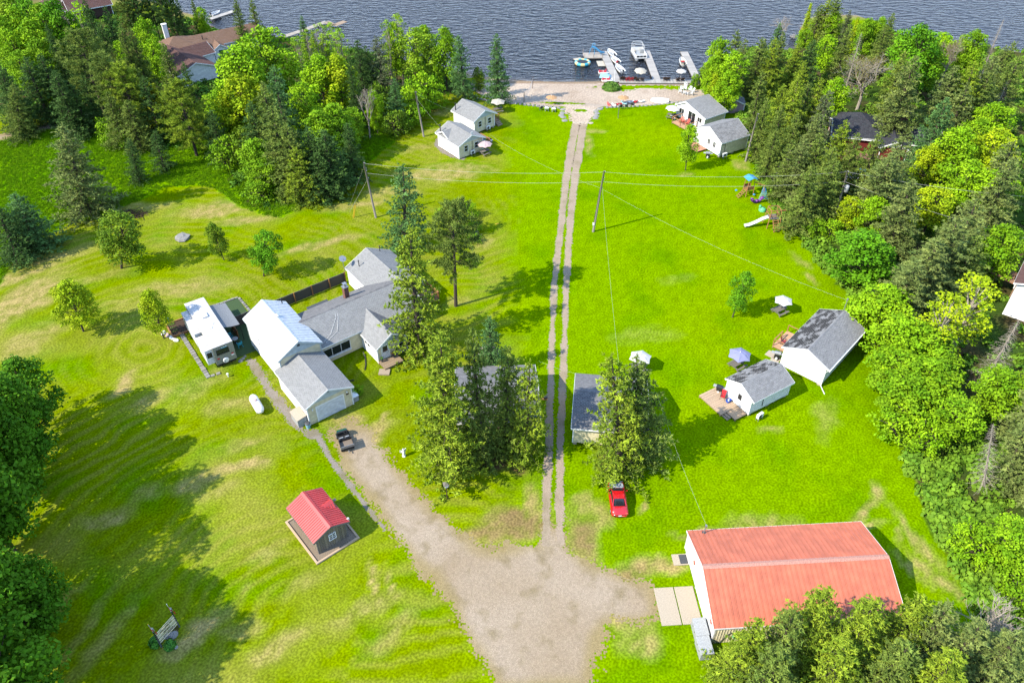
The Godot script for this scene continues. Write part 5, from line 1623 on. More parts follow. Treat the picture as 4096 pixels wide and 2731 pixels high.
	barbecue("black barbecue behind the parasol at the sliding door cabin", it * Vector3(-3.2, 0, 1.0), 0.5, M.black_gloss)
	var ht := Transform3D(Basis(Vector3.UP, -1.04), Vector3(33.63, 0, -126.07))
	barbecue("silver-lidded barbecue in front of the weathered-roof cabin", ht * Vector3(2.2, 0, 1.6), -0.2, M.steel)
	heat_pump("heat pump at the corner of the weathered-roof cabin", ht * Vector3(3.85, 0, -0.7), -1.04 + PI / 2)
	var dh := thing("wooden_deck", "coral-stained deck hidden behind the young tree", "deck", ht.origin, -1.04)
	deck_boards(dh, Transform3D.IDENTITY, -3.2, 0.2, 0.1, 2.3, 0.35, Vector3(0.34, 0.16, 0.10), 0.16)
	# steps and deck of the cream cabins
	var gt := Transform3D(Basis(Vector3.UP, 0.74), Vector3(-5.06, 0, -132.98))
	var dg := thing("wooden_deck", "brown porch deck with steps and rail on the cream cabin", "deck", gt.origin, 0.74)
	deck_boards(dg, Transform3D.IDENTITY, 2.4, 4.1, -3.4, -0.6, 0.75, Vector3(0.22, 0.135, 0.08), 0.14)
	railing(dg, Transform3D.IDENTITY, [Vector2(4.05, -3.35), Vector2(4.05, -0.65)], 0.75, M.cedar_wood)
	railing(dg, Transform3D.IDENTITY, [Vector2(2.45, -0.62), Vector2(3.0, -0.62)], 0.75, M.cedar_wood)
	steps(dg, Transform3D.IDENTITY, 3.0, 4.1, -0.58, 0.75, 3, M.plank, 0.3)
	heat_pump("heat pump at the cream cabin nearest the beach trees", gt * Vector3(0.55, 0, 0.35), 0.74)
	var ft := Transform3D(Basis(Vector3.UP, 0.69), Vector3(-7.12, 0, -123.97))
	var df := thing("wooden_deck", "brown porch deck with teal chairs on the gravel strip cabin", "deck", ft.origin, 0.69)
	deck_boards(df, Transform3D.IDENTITY, 2.6, 4.6, -3.2, -0.5, 0.45, Vector3(0.22, 0.12, 0.08), 0.14)
	railing(df, Transform3D.IDENTITY, [Vector2(4.5, -3.15), Vector2(4.5, -0.55)], 0.45, M.cedar_wood)
	chair_adirondack("teal adirondack chair on the porch deck, farther of two", ft * Vector3(3.1, 0.45, -2.5), 1.5, M.teal, "teal porch chairs")
	chair_adirondack("teal adirondack chair on the porch deck, nearer of two", ft * Vector3(3.6, 0.45, -1.4), 1.2, M.teal, "teal porch chairs")
	heat_pump("heat pump at the gravel strip cabin", ft * Vector3(0.1, 0, 0.35), 0.69)
	barbecue("covered black barbecue at the end of the teal-chair deck", ft * Vector3(5.1, 0, -1.4), 0.69 + PI / 2, M.black_gloss)
	var dt := Transform3D(Basis(Vector3.UP, PI / 2 - 0.11), Vector3(14.6, 0, -61.1))
	heat_pump("heat pump under the wall of the cabin right of the track", dt * Vector3(4.5, 0, -6.2), PI - 0.11)

# ---------------------------------------------------------------- poles and wires
func utility_pole(label: String, base: Vector3, top: Vector3, extra: String) -> void:
	var o := thing("utility_pole", label, "utility pole", base, 0.0, "utility poles")
	var d := top - base
	var b := Mb.new()
	b.tube([Vector3(0, -0.2, 0), d * 0.5, d], [0.17, 0.14, 0.11], 9)
	part(o, "pole", b.mesh(true), M.pole_wood)
	for k in 4:
		var i := Mb.new()
		i.t = Transform3D(Basis.IDENTITY, d * (1.0 - [0.01, 0.1, 0.14, 0.27][k]))
		i.lathe([Vector2(0.03, -0.08), Vector2(0.07, -0.04), Vector2(0.05, 0.0), Vector2(0.07, 0.04), Vector2(0.02, 0.1)], 7, Vector3(0.16, 0, 0))
		part(o, "insulator", i.mesh(), M.grey_plastic)
	if extra == "transformer":
		var t := Mb.new()
		t.lathe([Vector2(0.28, -0.5), Vector2(0.33, -0.45), Vector2(0.33, 0.4), Vector2(0.26, 0.5), Vector2(0.05, 0.55)], 12, d * 0.7 + Vector3(0.5, 0, 0.1))
		part(o, "transformer", t.mesh(true), M.grey_plastic)
	if extra == "box":
		var t2 := Mb.new()
		t2.cbox(d * 0.14 + Vector3(-0.16, 0, 0.14), Vector3(0.26, 0.4, 0.2))
		part(o, "meter_box", t2.mesh(), M.paint_white)
		cable(o, [d * 0.74 + Vector3(-0.16, 0, 0.05), d * 0.5 + Vector3(-0.17, 0, 0.08), d * 0.16 + Vector3(-0.17, 0, 0.12)], 0.025, M.dark_grey)

func wire(label: String, a: Vector3, b: Vector3, sag: float, rad := 0.014) -> void:
	var o := thing("overhead_wire", label, "wire")
	var pts := []
	var rr := []
	for i in 25:
		var t := i / 24.0
		pts.push_back(a.lerp(b, t) - Vector3(0, sag * 4.0 * t * (1.0 - t), 0))
		rr.push_back(rad)
	var m := Mb.new()
	m.tube(pts, rr, 4)
	part(o, "strand", m.mesh(), M.wire)

func make_poles() -> void:
	var p1 := Vector3(-20.84, 0, -103.83)
	var p1t := p1 + Vector3(-0.75, 9.3, 0)
	utility_pole("utility pole on the lawn beside the blue-green spruce", p1, p1t, "")
	for k in 2:
		wire(["guy wire from the lawn pole, farther of two", "guy wire from the lawn pole, nearer of two"][k], p1.lerp(p1t, [0.95, 0.7][k]), p1 + Vector3(-4.6 + 0.3 * k, 0.0, -2.5 + 0.9 * k), 0.0, 0.012)
	var gy := thing("guy_marker", "pair of yellow guy wire markers on the lawn", "marker", Vector3(-24.31, 0, -103.81), 0.0)
	for k in 2:
		var b := Mb.new()
		b.tube([Vector3(0.12 * k, 0, 0), Vector3(0.45 + 0.2 * k, 2.1, -0.2)], [0.06, 0.05], 6)
		part(gy, "sleeve", b.mesh(), M.yellow)
	var p2 := Vector3(12.03, 0, -100.12)
	var p2t := Vector3(12.9, 10.1, -100.1)
	utility_pole("utility pole standing on the open east lawn", p2, p2t, "box")
	var p3 := Vector3(-15.84, 0, -130.72)
	utility_pole("utility pole at the edge of the woods behind the cream cabins", p3, p3 + Vector3(-0.9, 8.3, 0), "")
	var p4 := Vector3(39.58, 0, -121.99)
	var p4t := p4 + Vector3(0.35, 8.6, 0)
	utility_pole("leaning utility pole beside the weathered-roof cabin", p4, p4t, "")
	var p5 := Vector3(48.31, 0, -101.81)
	var p5t := p5 + Vector3(-0.3, 9.2, -0.2)
	utility_pole("utility pole with grey transformer among the right-hand trees", p5, p5t, "transformer")
	var u := Vector3(0, -0.15, 0)
	var lo := Vector3(0, -1.7, 0)
	wire("upper wire from the lawn pole to the east lawn pole", p1t + u, p2t + u, 0.75)
	wire("lower wire from the lawn pole to the east lawn pole", p1t + lo, p2t + lo, 0.75)
	wire("upper wire from the east lawn pole to the transformer pole", p2t + u, p5t + u, 0.8)
	wire("lower wire from the east lawn pole to the transformer pole", p2t + lo, p5t + lo, 0.8)
	wire("upper wire running right from the transformer pole", p5t + u, Vector3(77.98, 8, -96.19), 0.6)
	wire("lower wire running right from the transformer pole", p5t + lo, Vector3(73.95, 6, -86.89), 0.6)
	wire("service wire to the cream cabin nearest the beach trees", p3 + Vector3(-0.9, 8.2, 0), Vector3(-10.0, 3.2, -134.0), 0.4, 0.007)
	wire("service wire to the gravel strip cabin", p3 + Vector3(-0.9, 7.4, 0), Vector3(-11.6, 3.0, -126.6), 0.4, 0.007)
	wire("service wire from the east lawn pole to the gravel strip cabin", p2t + Vector3(0, -2.8, 0), Vector3(-3.8, 2.6, -126.0), 0.8, 0.007)
	wire("service wire from the east lawn pole to the larger white cabin", p2t + Vector3(0, -2.9, 0), Vector3(40.6, 5.9, -76.2), 0.9, 0.007)
	wire("service wire from the east lawn pole to the cabin right of the track", p2t + Vector3(0, -3.1, 0), Vector3(12.0, 4.8, -65.0), 0.7, 0.007)
	wire("service wire crossing the track between the two cabins", Vector3(3.0, 4.9, -66.1), Vector3(7.4, 3.3, -65.7), 0.15, 0.007)
	wire("service wire from the spruces to the workshop roof", Vector3(15.6, 5.0, -61.0), Vector3(18.2, 3.9, -44.3), 0.5, 0.007)

# ---------------------------------------------------------------- trailer pitch, tank, vehicles
func make_trailer() -> void:
	var yaw := 0.61
	var o := thing("travel_trailer", "grey and white travel trailer with two slide-outs and an awning", "trailer", Vector3(-34.31, 0, -70.59), yaw)
	var b := Mb.new()
	b.rbox(Vector3(-1.22, 0.5, -10.3), Vector3(1.22, 3.18, 0), 0.06)
	part(o, "body", b.mesh(), M.rv_grey)
	var r := Mb.new()
	r.rbox(Vector3(-1.25, 3.16, -10.33), Vector3(1.25, 3.27, 0.03), 0.04)
	part(o, "roof", r.mesh(), M.rv_roof)
	# lapped metal on the tail wall
	var rb := Mb.new()
	lap(rb, Vector3(0, 0, 0.0), Vector3.RIGHT, Vector3.BACK, Vector2(-1.2, 1.2), Vector2(-1.2, 1.2), 0.6, 3.1, 0.1)
	part(o, "cladding", rb.mesh(), M.rv_grey)
	window(o, face(-0.15, 2.35, 0.01, 0), 1.35, 0.62, 2, 1, M.black, M.glass)
	for q in [[-0.85, 1.45], [0.85, 1.55]]:
		var t := Mb.new()
		t.cbox(Vector3(q[0], q[1], 0.05), Vector3(0.26, 0.16, 0.06))
		part(o, "tail_light", t.mesh(), M.red_plastic)
	var pl := Mb.new()
	pl.cbox(Vector3(0.85, 1.34, 0.05), Vector3(0.34, 0.18, 0.04))
	part(o, "number_plate", pl.mesh(), M.paint_white)
	var sw := Mb.new()
	sw.lathe([Vector2(0.01, 0.16), Vector2(0.3, 0.15), Vector2(0.36, 0.1), Vector2(0.36, 0.0), Vector2(0.02, 0.0)], 18, Vector3.ZERO)
	var sp := part(o, "spare_wheel", sw.mesh(), M.plastic_white)
	sp.transform = Transform3D(Basis(Vector3.RIGHT, PI / 2), Vector3(-0.1, 1.0, 0.12))
	var mk := Mb.new()
	mk.cbox(Vector3(-0.22, 0.93, 0.29), Vector3(0.12, 0.12, 0.01))
	part(o, "logo_patch", mk.mesh(), M.dark_grey)
	# swoosh badge under the roof line
	var bg := Mb.new()
	for k in 8:
		var x0 := -0.3 + k * 0.1
		var y0 := 2.86 - 0.05 * sin(PI * k / 8.0)
		var y1 := 2.86 - 0.05 * sin(PI * (k + 1) / 8.0)
		bg.quad(Vector3(x0, y0 - 0.07, 0.035), Vector3(x0, y0 + 0.06, 0.035), Vector3(x0 + 0.1, y1 + 0.06, 0.035), Vector3(x0 + 0.1, y1 - 0.07, 0.035))
	part(o, "badge", bg.mesh(), M.teal)
	var bg2 := Mb.new()
	for k in 3:
		bg2.cbox(Vector3(-0.12 + 0.24 * k, 2.88, 0.04), Vector3(0.13, 0.08, 0.012))
	part(o, "badge_marks", bg2.mesh(), M.paint_white)
	# slide-outs on the left
	for q in [[-9.2, -4.1, 0.85], [-3.4, -0.35, 0.9]]:
		var s := Mb.new()
		s.rbox(Vector3(-1.2 - q[2], 0.75, q[0]), Vector3(-1.18, 2.85, q[1]), 0.03)
		var so := part(o, "slide_out", s.mesh(), M.metal_white)
		var sr := Mb.new()
		sr.rbox(Vector3(-1.24 - q[2], 2.86, q[0] - 0.03), Vector3(-1.2, 2.93, q[1] + 0.03), 0.02)
		part(so, "roof", sr.mesh(), M.rv_roof)
		window(so, face(-1.2 - q[2] * 0.5, 2.15, q[1] + 0.01, 0), 0.42, 0.55, 1, 2, M.black, M.glass)
	# roof fittings
	for q in [[Vector3(-0.3, 3.27, -6.9), Vector3(0.4, 3.5, -6.0)], [Vector3(-0.25, 3.27, -4.0), Vector3(0.15, 3.36, -3.6)], [Vector3(0.35, 3.27, -4.5), Vector3(0.5, 3.36, -4.35)], [Vector3(-1.0, 3.27, -3.1), Vector3(-0.6, 3.32, -2.5)], [Vector3(0.1, 3.27, -8.2), Vector3(0.4, 3.35, -7.9)], [Vector3(0.5, 3.27, -2.8), Vector3(0.62, 3.36, -2.68)]]:
		var v := Mb.new()
		v.rbox(q[0], q[1], 0.03)
		part(o, "roof_vent", v.mesh(), M.plastic_white)
	# awning on the right with two arms
	var aw := Mb.new()
	var rings := []
	for k in 7:
		var t := k / 6.0
		var x := 1.25 + 2.0 * t
		var y := 2.95 - 0.42 * t - 0.10 * sin(PI * t)
		rings.push_back([Vector3(x, y, -8.6), Vector3(x, y + 0.02, -8.6), Vector3(x, y + 0.02, -3.4), Vector3(x, y, -3.4)])
	aw.loft(rings)
	part(o, "awning", aw.mesh(), M.awning)
	for z in [-8.6, -3.4]:
		var ar := Mb.new()
		ar.tube([Vector3(1.27, 0.8, z), Vector3(3.2, 2.5, z)], [0.03, 0.03], 5)
		ar.tube([Vector3(3.25, 2.5, z), Vector3(3.25, 0.05, z)], [0.04, 0.04], 6)
		part(o, "awning_arm", ar.mesh(), M.black)
	for z in [-3.9, -4.9]:
		for x in [-1.1, 1.1]:
			var w := Mb.new()
			w.tube([Vector3(x - 0.12, 0.36, z), Vector3(x + 0.12, 0.36, z)], [0.36, 0.36], 14)
			part(o, "wheel", w.mesh(), M.rubber)
	var ch := Mb.new()
	ch.box(Vector3(-1.1, 0.36, -10.2), Vector3(1.1, 0.5, 0.06))
	ch.box(Vector3(-0.9, 0.0, -0.5), Vector3(-0.8, 0.4, -0.4))
	ch.box(Vector3(0.8, 0.0, -0.5), Vector3(0.9, 0.4, -0.4))
	part(o, "chassis", ch.mesh(), M.black)
	# green carpet pad and its stone edging
	var t2 := Transform3D(Basis(Vector3.UP, yaw), Vector3(-34.31, 0, -70.59))
	var pad := Mb.new()
	pad.t = t2
	pad.box(Vector3(1.2, 0.0, -12.2), Vector3(5.6, 0.03, -0.6))
	var pd := setting("turf_carpet", pad.mesh(), M.turf_carpet, "structure", "green carpet pad beside the trailer")
	var ed := thing("stone_edging", "low stone edging round the trailer pitch", "edging", t2.origin, yaw)
	var run := func(a: Vector2, c: Vector2, wd: float) -> void:
		var n := int(a.distance_to(c) / 0.5)
		for i in n:
			var s := Mb.new()
			var q := rng.randf_range(0.7, 1.15)
			s.paint(q, q * 0.97, q * 0.92)
			var p := a.lerp(c, (i + 0.5) / n)
			var dd := (c - a).normalized() * (0.235)
			var nn := Vector2(-dd.y, dd.x).normalized() * wd * rng.randf_range(0.42, 0.52)
			var y := rng.randf_range(0.09, 0.16)
			var cs := []
			for e in [[-1, -1], [1, -1], [1, 1], [-1, 1]]:
				var z: Vector2 = p + dd * e[0] + nn * e[1]
				cs.push_back(Vector3(z.x, 0, z.y))
			s.hexa([cs[3], cs[2], cs[1], cs[0], cs[3] * 0.97 + cs[1] * 0.03 + Vector3(0, y, 0), cs[2] * 0.97 + cs[0] * 0.03 + Vector3(0, y, 0), cs[1] * 0.97 + cs[3] * 0.03 + Vector3(0, y, 0), cs[0] * 0.97 + cs[2] * 0.03 + Vector3(0, y, 0)])
			part(ed, "stone", s.mesh(), M.stone)
	run.call(Vector2(-2.9, -9.6), Vector2(-2.7, 0.9), 0.55)
	run.call(Vector2(-2.5, 0.75), Vector2(-1.2, 0.9), 0.4)
	run.call(Vector2(1.7, -12.3), Vector2(5.7, -12.2), 0.3)
	run.call(Vector2(5.75, -12.0), Vector2(6.1, -6.2), 0.32)
	# raised vegetable bed
	var bed := thing("garden_bed", "timber-edged soil bed at the trailer's far end", "garden bed", t2.origin, yaw)
	for q in [[Vector3(-4.0, 0, -11.8), Vector3(1.4, 0.3, -11.65)], [Vector3(-4.0, 0, -11.64), Vector3(-3.85, 0.3, -8.8)], [Vector3(-3.84, 0, -8.95), Vector3(-1.5, 0.3, -8.8)]]:
		var w := Mb.new()
		w.box(q[0], q[1])
		part(bed, "timber", w.mesh(), M.cedar_wood)
	var so2 := Mb.new()
	so2.box(Vector3(-3.84, 0, -11.63), Vector3(-1.3, 0.17, -8.96))
	part(bed, "soil", so2.mesh(), M.soil)
	var tp := tuft_mesh(0.16, 0.2, 24, [Vector3(0.06, 0.15, 0.02), Vector3(0.1, 0.22, 0.03)], 91)
	for k in 9:
		var sd := part(bed, "seedling", tp, M.leaf)
		sd.position = Vector3(-3.6 + 0.28 * (k % 3), 0.17, -11.3 + 0.75 * (k / 3))
	for k in 4:
		var bag := thing("soil_bag", ["white soil bag slumped at the corner of the garden bed", "pink-printed soil bag beside the garden bed", "white soil bag lying nearest the yellowish tree", "flattened white soil bag below the garden bed"][k], "bag", t2 * Vector3(-4.7 + 0.3 * k, 0, -10.4 + 0.75 * k), 0.4 * k, "soil bags by the garden bed")
		var bm := Mb.new()
		var rg := []
		for i in 6:
			var t := i / 5.0
			var wv := 0.26 * sin(PI * clampf(0.15 + 0.7 * t, 0, 1))
			rg.push_back([Vector3(-wv, 0.02, t * 0.8 - 0.4), Vector3(-wv * 0.6, 0.16, t * 0.8 - 0.4), Vector3(wv * 0.6, 0.18, t * 0.8 - 0.42), Vector3(wv, 0.02, t * 0.8 - 0.4)])
		bm.loft(rg)
		part(bag, "sack", bm.mesh(), M.plastic_white if k != 1 else M.pink_cloth)
	var tub := thing("plastic_tub", "blue plastic tub above the garden bed", "tub", t2 * Vector3(-3.6, 0, -12.6), yaw)
	var tb := Mb.new()
	tb.loft([[Vector3(-0.3, 0, -0.2), Vector3(0.3, 0, -0.2), Vector3(0.3, 0, 0.2), Vector3(-0.3, 0, 0.2)], [Vector3(-0.38, 0.32, -0.26), Vector3(0.38, 0.32, -0.26), Vector3(0.38, 0.32, 0.26), Vector3(-0.38, 0.32, 0.26)], [Vector3(-0.3, 0.06, -0.2), Vector3(0.3, 0.06, -0.2), Vector3(0.3, 0.06, 0.2), Vector3(-0.3, 0.06, 0.2)]])
	part(tub, "tub", tb.mesh(), M.slide_blue)
	# bistro set under the awning
	chair_plastic("teal bistro chair under the awning, farther of two", t2 * Vector3(1.9, 0.03, -4.3), yaw, M.teal, "bistro chairs")
	chair_plastic("teal bistro chair under the awning, nearer of two", t2 * Vector3(2.4, 0.03, -2.4), yaw + PI, M.teal, "bistro chairs")
	var bt := thing("bistro_table", "round pale bistro table under the awning", "table", t2 * Vector3(2.2, 0.03, -3.4), 0.0)
	var t5 := Mb.new()
	t5.lathe([Vector2(0.4, 0.68), Vector2(0.4, 0.71)], 16, Vector3.ZERO)
	part(bt, "table_top", t5.mesh(), M.grey_plastic)
	var t6 := Mb.new()
	t6.tube([Vector3(0, 0, 0), Vector3(0, 0.68, 0)], [0.03, 0.03], 6)
	t6.lathe([Vector2(0.25, 0), Vector2(0.2, 0.03), Vector2(0.03, 0.05)], 12, Vector3.ZERO)
	part(bt, "pedestal", t6.mesh(), M.black)
	for k in 3:
		var rk := thing("rock", ["grey rock by the trailer's tail, largest", "grey rock by the trailer's tail, middle", "grey rock by the trailer's tail, smallest"][k], "rock", t2 * Vector3(1.5 + 0.35 * k, 0, 0.2 - 0.25 * k), 0.8 * k, "rocks by the trailer")
		part(rk, "stone", rock_mesh(0.28 - 0.05 * k, 5 + k), M.stone)

func rock_mesh(rad: float, seed_: int, flat := 0.7) -> ArrayMesh:
	var r := FastNoiseLite.new()
	r.seed = seed_
	r.frequency = 0.7
	var b := Mb.new()
	b.paint(1, 1, 1)
	var rings := []
	for i in 6:
		var a := PI * (i + 0.35) / 6.7
		var ring := []
		for k in 9:
			var q := TAU * k / 9
			var d := Vector3(sin(a) * cos(q), cos(a), sin(a) * sin(q))
			var s := rad * (1.0 + 0.45 * r.get_noise_3d(d.x * 2.0 + seed_, d.y * 2.0, d.z * 2.0))
			ring.push_back(Vector3(d.x * s, maxf(-0.05, d.y * s * flat + rad * 0.12), d.z * s))
		rings.push_back(ring)
	b.loft(rings)
	return b.mesh()

func make_tank() -> void:
	var o := thing("propane_tank", "white propane tank lying on the lawn by the gravel strip", "tank", Vector3(-28.98, 0, -63.35), 0.58)
	var b := Mb.new()
	var rings := []
	for q in [[-1.55, 0.02], [-1.5, 0.2], [-1.38, 0.36], [-1.15, 0.47], [-0.9, 0.5], [0.9, 0.5], [1.15, 0.47], [1.38, 0.36], [1.5, 0.2], [1.55, 0.02]]:
		var ring := []
		for k in 18:
			ring.push_back(Vector3(cos(TAU * k / 18) * q[1], 0.68 + sin(TAU * k / 18) * q[1], q[0]))
		rings.push_back(ring)
	b.loft(rings)
	part(o, "tank", b.mesh(true), M.paint_white)
	var d := Mb.new()
	d.lathe([Vector2(0.2, 1.12), Vector2(0.2, 1.25), Vector2(0.14, 1.32), Vector2(0.01, 1.34)], 12, Vector3(0, 0, -0.1))
	part(o, "valve_dome", d.mesh(), M.pink_cloth)
	for z in [-0.8, 0.8]:
		var l := Mb.new()
		l.box(Vector3(-0.4, 0, z - 0.08), Vector3(0.4, 0.3, z + 0.08))
		part(o, "saddle", l.mesh(), M.concrete)
	var w := thing("vent_cap", "small white vent cap in the grass near the trailer", "vent", Vector3(-33.75, 0, -68.5), 0.0)
	var v := Mb.new()
	v.lathe([Vector2(0.06, 0), Vector2(0.06, 0.4), Vector2(0.14, 0.4), Vector2(0.14, 0.52), Vector2(0.02, 0.58)], 10, Vector3.ZERO)
	part(w, "pipe", v.mesh(), M.plastic_white)

# car body from cross sections along z; outline points (half width, height)
func car_shell(sec: Array) -> ArrayMesh:
	var b := Mb.new()
	var rings := []
	for s in sec: # z, half width at sill, half width at belt, y sill, y belt, y top, half width at top
		var ring := []
		ring.push_back(Vector3(s[1] * 0.92, s[3], s[0]))
		ring.push_back(Vector3(s[2], lerpf(s[3], s[4], 0.45), s[0]))
		ring.push_back(Vector3(s[2] * 0.985, s[4] - 0.03, s[0]))
		ring.push_back(Vector3(s[6], s[5], s[0]))
		ring.push_back(Vector3(s[6] * 0.5, s[5] + 0.025, s[0]))
		ring.push_back(Vector3(-s[6] * 0.5, s[5] + 0.025, s[0]))
		ring.push_back(Vector3(-s[6], s[5], s[0]))
		ring.push_back(Vector3(-s[2] * 0.985, s[4] - 0.03, s[0]))
		ring.push_back(Vector3(-s[2], lerpf(s[3], s[4], 0.45), s[0]))
		ring.push_back(Vector3(-s[1] * 0.92, s[3], s[0]))
		rings.push_back(ring)
	b.loft(rings)
	return b.mesh(true)

func wheel_set(o: Node3D, track: float, zs: Array, rad: float, width: float, rim_m: Material) -> void:
	for z in zs:
		for s in [-1.0, 1.0]:
			var w := Mb.new()
			w.tube([Vector3(s * (track - width), rad, z), Vector3(s * track, rad, z)], [rad, rad], 16)
			var wh := part(o, "wheel", w.mesh(), M.rubber)
			var r := Mb.new()
			r.tube([Vector3(s * (track - 0.02), rad, z), Vector3(s * (track + 0.015), rad, z)], [rad * 0.62, rad * 0.58], 12)
			part(wh, "rim", r.mesh(), rim_m)

func make_vehicles() -> void:
	# red coupe seen from above, tail towards the viewer
	var o := thing("parked_car", "red two-door car with a pale silver bonnet, parked under the spruces", "car", Vector3(10.74, 0, -50.26), 0.02)
	part(o, "body", car_shell([[2.12, 0.62, 0.66, 0.42, 0.62, 0.66, 0.52], [2.02, 0.8, 0.84, 0.3, 0.74, 0.82, 0.66], [1.75, 0.84, 0.87, 0.22, 0.8, 0.95, 0.68], [1.2, 0.85, 0.88, 0.2, 0.83, 0.97, 0.7], [0.7, 0.85, 0.88, 0.2, 0.84, 0.96, 0.7], [-0.8, 0.85, 0.88, 0.2, 0.84, 0.92, 0.72], [-1.15, 0.85, 0.88, 0.2, 0.83, 0.88, 0.74], [-1.75, 0.84, 0.87, 0.22, 0.76, 0.8, 0.72], [-2.1, 0.78, 0.8, 0.3, 0.64, 0.68, 0.62], [-2.22, 0.6, 0.62, 0.42, 0.54, 0.56, 0.48]]), M.red_paint)
	part(o, "cabin", car_shell([[1.28, 0.6, 0.66, 0.9, 0.95, 0.97, 0.6], [0.62, 0.66, 0.7, 0.9, 1.05, 1.3, 0.52], [0.1, 0.66, 0.7, 0.9, 1.1, 1.37, 0.52], [-0.35, 0.66, 0.7, 0.9, 1.05, 1.33, 0.52], [-1.05, 0.66, 0.7, 0.86, 0.92, 0.93, 0.62]]), M.black_gloss)
	var rf := Mb.new()
	rf.loft([[Vector3(-0.55, 1.31, 0.6), Vector3(0.55, 1.31, 0.6), Vector3(0.5, 1.35, 0.6), Vector3(-0.5, 1.35, 0.6)], [Vector3(-0.56, 1.38, 0.1), Vector3(0.56, 1.38, 0.1), Vector3(0.5, 1.42, 0.1), Vector3(-0.5, 1.42, 0.1)], [Vector3(-0.55, 1.335, -0.34), Vector3(0.55, 1.335, -0.34), Vector3(0.5, 1.375, -0.34), Vector3(-0.5, 1.375, -0.34)]])
	part(o, "roof", rf.mesh(), M.red_paint)
	for z in [[0.62, 1.25, 1.31, 0.96], [-0.36, -1.04, 1.34, 0.93]]:
		for s in [-1.0, 1.0]:
			var pl := Mb.new()
			pl.beam(Vector3(s * 0.56, z[2] + 0.03, z[0]), Vector3(s * 0.66, z[3] + 0.03, z[1]), 0.09, 0.05)
			part(o, "pillar", pl.mesh(), M.red_paint)
	for s in [-1.0, 1.0]:
		var dp := Mb.new()
		dp.beam(Vector3(s * 0.57, 1.36, -0.34), Vector3(s * 0.57, 1.34, 0.6), 0.05, 0.04)
		part(o, "roof_rail", dp.mesh(), M.red_paint)
		var mr := Mb.new()
		mr.rbox(Vector3(minf(s * 0.88, s * 1.04), 0.9, -0.72), Vector3(maxf(s * 0.88, s * 1.04), 1.04, -0.58), 0.02)
		part(o, "mirror", mr.mesh(), M.red_paint)
		var tl := Mb.new()
		tl.rbox(Vector3(minf(s * 0.5, s * 0.78), 0.74, 1.98), Vector3(maxf(s * 0.5, s * 0.78), 0.84, 2.09), 0.02)
		part(o, "tail_light", tl.mesh(), M.coral)
		var hl := Mb.new()
		hl.rbox(Vector3(minf(s * 0.46, s * 0.74), 0.54, -2.18), Vector3(maxf(s * 0.46, s * 0.74), 0.66, -2.04), 0.02)
		part(o, "headlight", hl.mesh(), M.plastic_white)
	var bn := Mb.new()
	bn.loft([[Vector3(-0.74, 0.86, -1.1), Vector3(0.74, 0.86, -1.1), Vector3(0.7, 0.93, -1.1), Vector3(-0.7, 0.93, -1.1)], [Vector3(-0.74, 0.8, -1.6), Vector3(0.74, 0.8, -1.6), Vector3(0.7, 0.88, -1.6), Vector3(-0.7, 0.88, -1.6)], [Vector3(-0.6, 0.64, -2.08), Vector3(0.6, 0.64, -2.08), Vector3(0.56, 0.72, -2.08), Vector3(-0.56, 0.72, -2.08)]])
	part(o, "bonnet", bn.mesh(), M.silver_paint)
	var np := Mb.new()
	np.cbox(Vector3(0, 0.55, 2.135), Vector3(0.32, 0.14, 0.02))
	part(o, "number_plate", np.mesh(), M.paint_white)
	wheel_set(o, 0.88, [1.35, -1.4], 0.31, 0.2, M.steel)
	# small utility vehicle
	var u := thing("utility_vehicle", "open green and black utility vehicle with cargo bed, on the driveway", "utility vehicle", Vector3(-18.17, 0, -58.17), 0.42 + PI)
	var cb := Mb.new()
	cb.rbox(Vector3(-0.62, 0.32, -1.35), Vector3(0.62, 0.5, 1.1), 0.05)
	part(u, "chassis", cb.mesh(), M.black)
	var hd := Mb.new()
	hd.loft([[Vector3(-0.66, 0.4, 1.0), Vector3(0.66, 0.4, 1.0), Vector3(0.6, 0.98, 0.86), Vector3(-0.6, 0.98, 0.86)], [Vector3(-0.64, 0.4, 1.3), Vector3(0.64, 0.4, 1.3), Vector3(0.54, 0.9, 1.2), Vector3(-0.54, 0.9, 1.2)], [Vector3(-0.5, 0.42, 1.5), Vector3(0.5, 0.42, 1.5), Vector3(0.42, 0.72, 1.46), Vector3(-0.42, 0.72, 1.46)]])
	part(u, "bonnet", hd.mesh(), M.green_paint)
	var ds := Mb.new()
	ds.rbox(Vector3(-0.6, 0.5, 0.72), Vector3(0.6, 1.0, 0.95), 0.05)
	part(u, "dashboard", ds.mesh(), M.black)
	var stw := Mb.new()
	var rg := []
	var rr := []
	for i in 13:
		rg.push_back(Vector3(-0.3 + cos(TAU * i / 12) * 0.17, 1.02 + sin(TAU * i / 12) * 0.08, 0.55 + sin(TAU * i / 12) * 0.15))
		rr.push_back(0.02)
	stw.tube(rg, rr, 5)
	part(u, "steering_wheel", stw.mesh(), M.black)
	for s in [-1.0, 1.0]:
		var st := Mb.new()
		st.rbox(Vector3(s * 0.32 - 0.26, 0.5, -0.25), Vector3(s * 0.32 + 0.26, 0.72, 0.3), 0.05)
		var se := part(u, "seat", st.mesh(), M.dark_grey)
		var bk := Mb.new()
		bk.rbox(Vector3(s * 0.32 - 0.25, 0.72, -0.36), Vector3(s * 0.32 + 0.25, 1.18, -0.22), 0.05)
		part(se, "backrest", bk.mesh(), M.dark_grey)
		var hb := Mb.new()
		hb.rbox(Vector3(s * 0.32 - 0.2, 1.18, -0.36), Vector3(s * 0.32 + 0.2, 1.26, -0.24), 0.03)
		part(se, "headrest", hb.mesh(), M.grey_plastic)
		var bs := Mb.new()
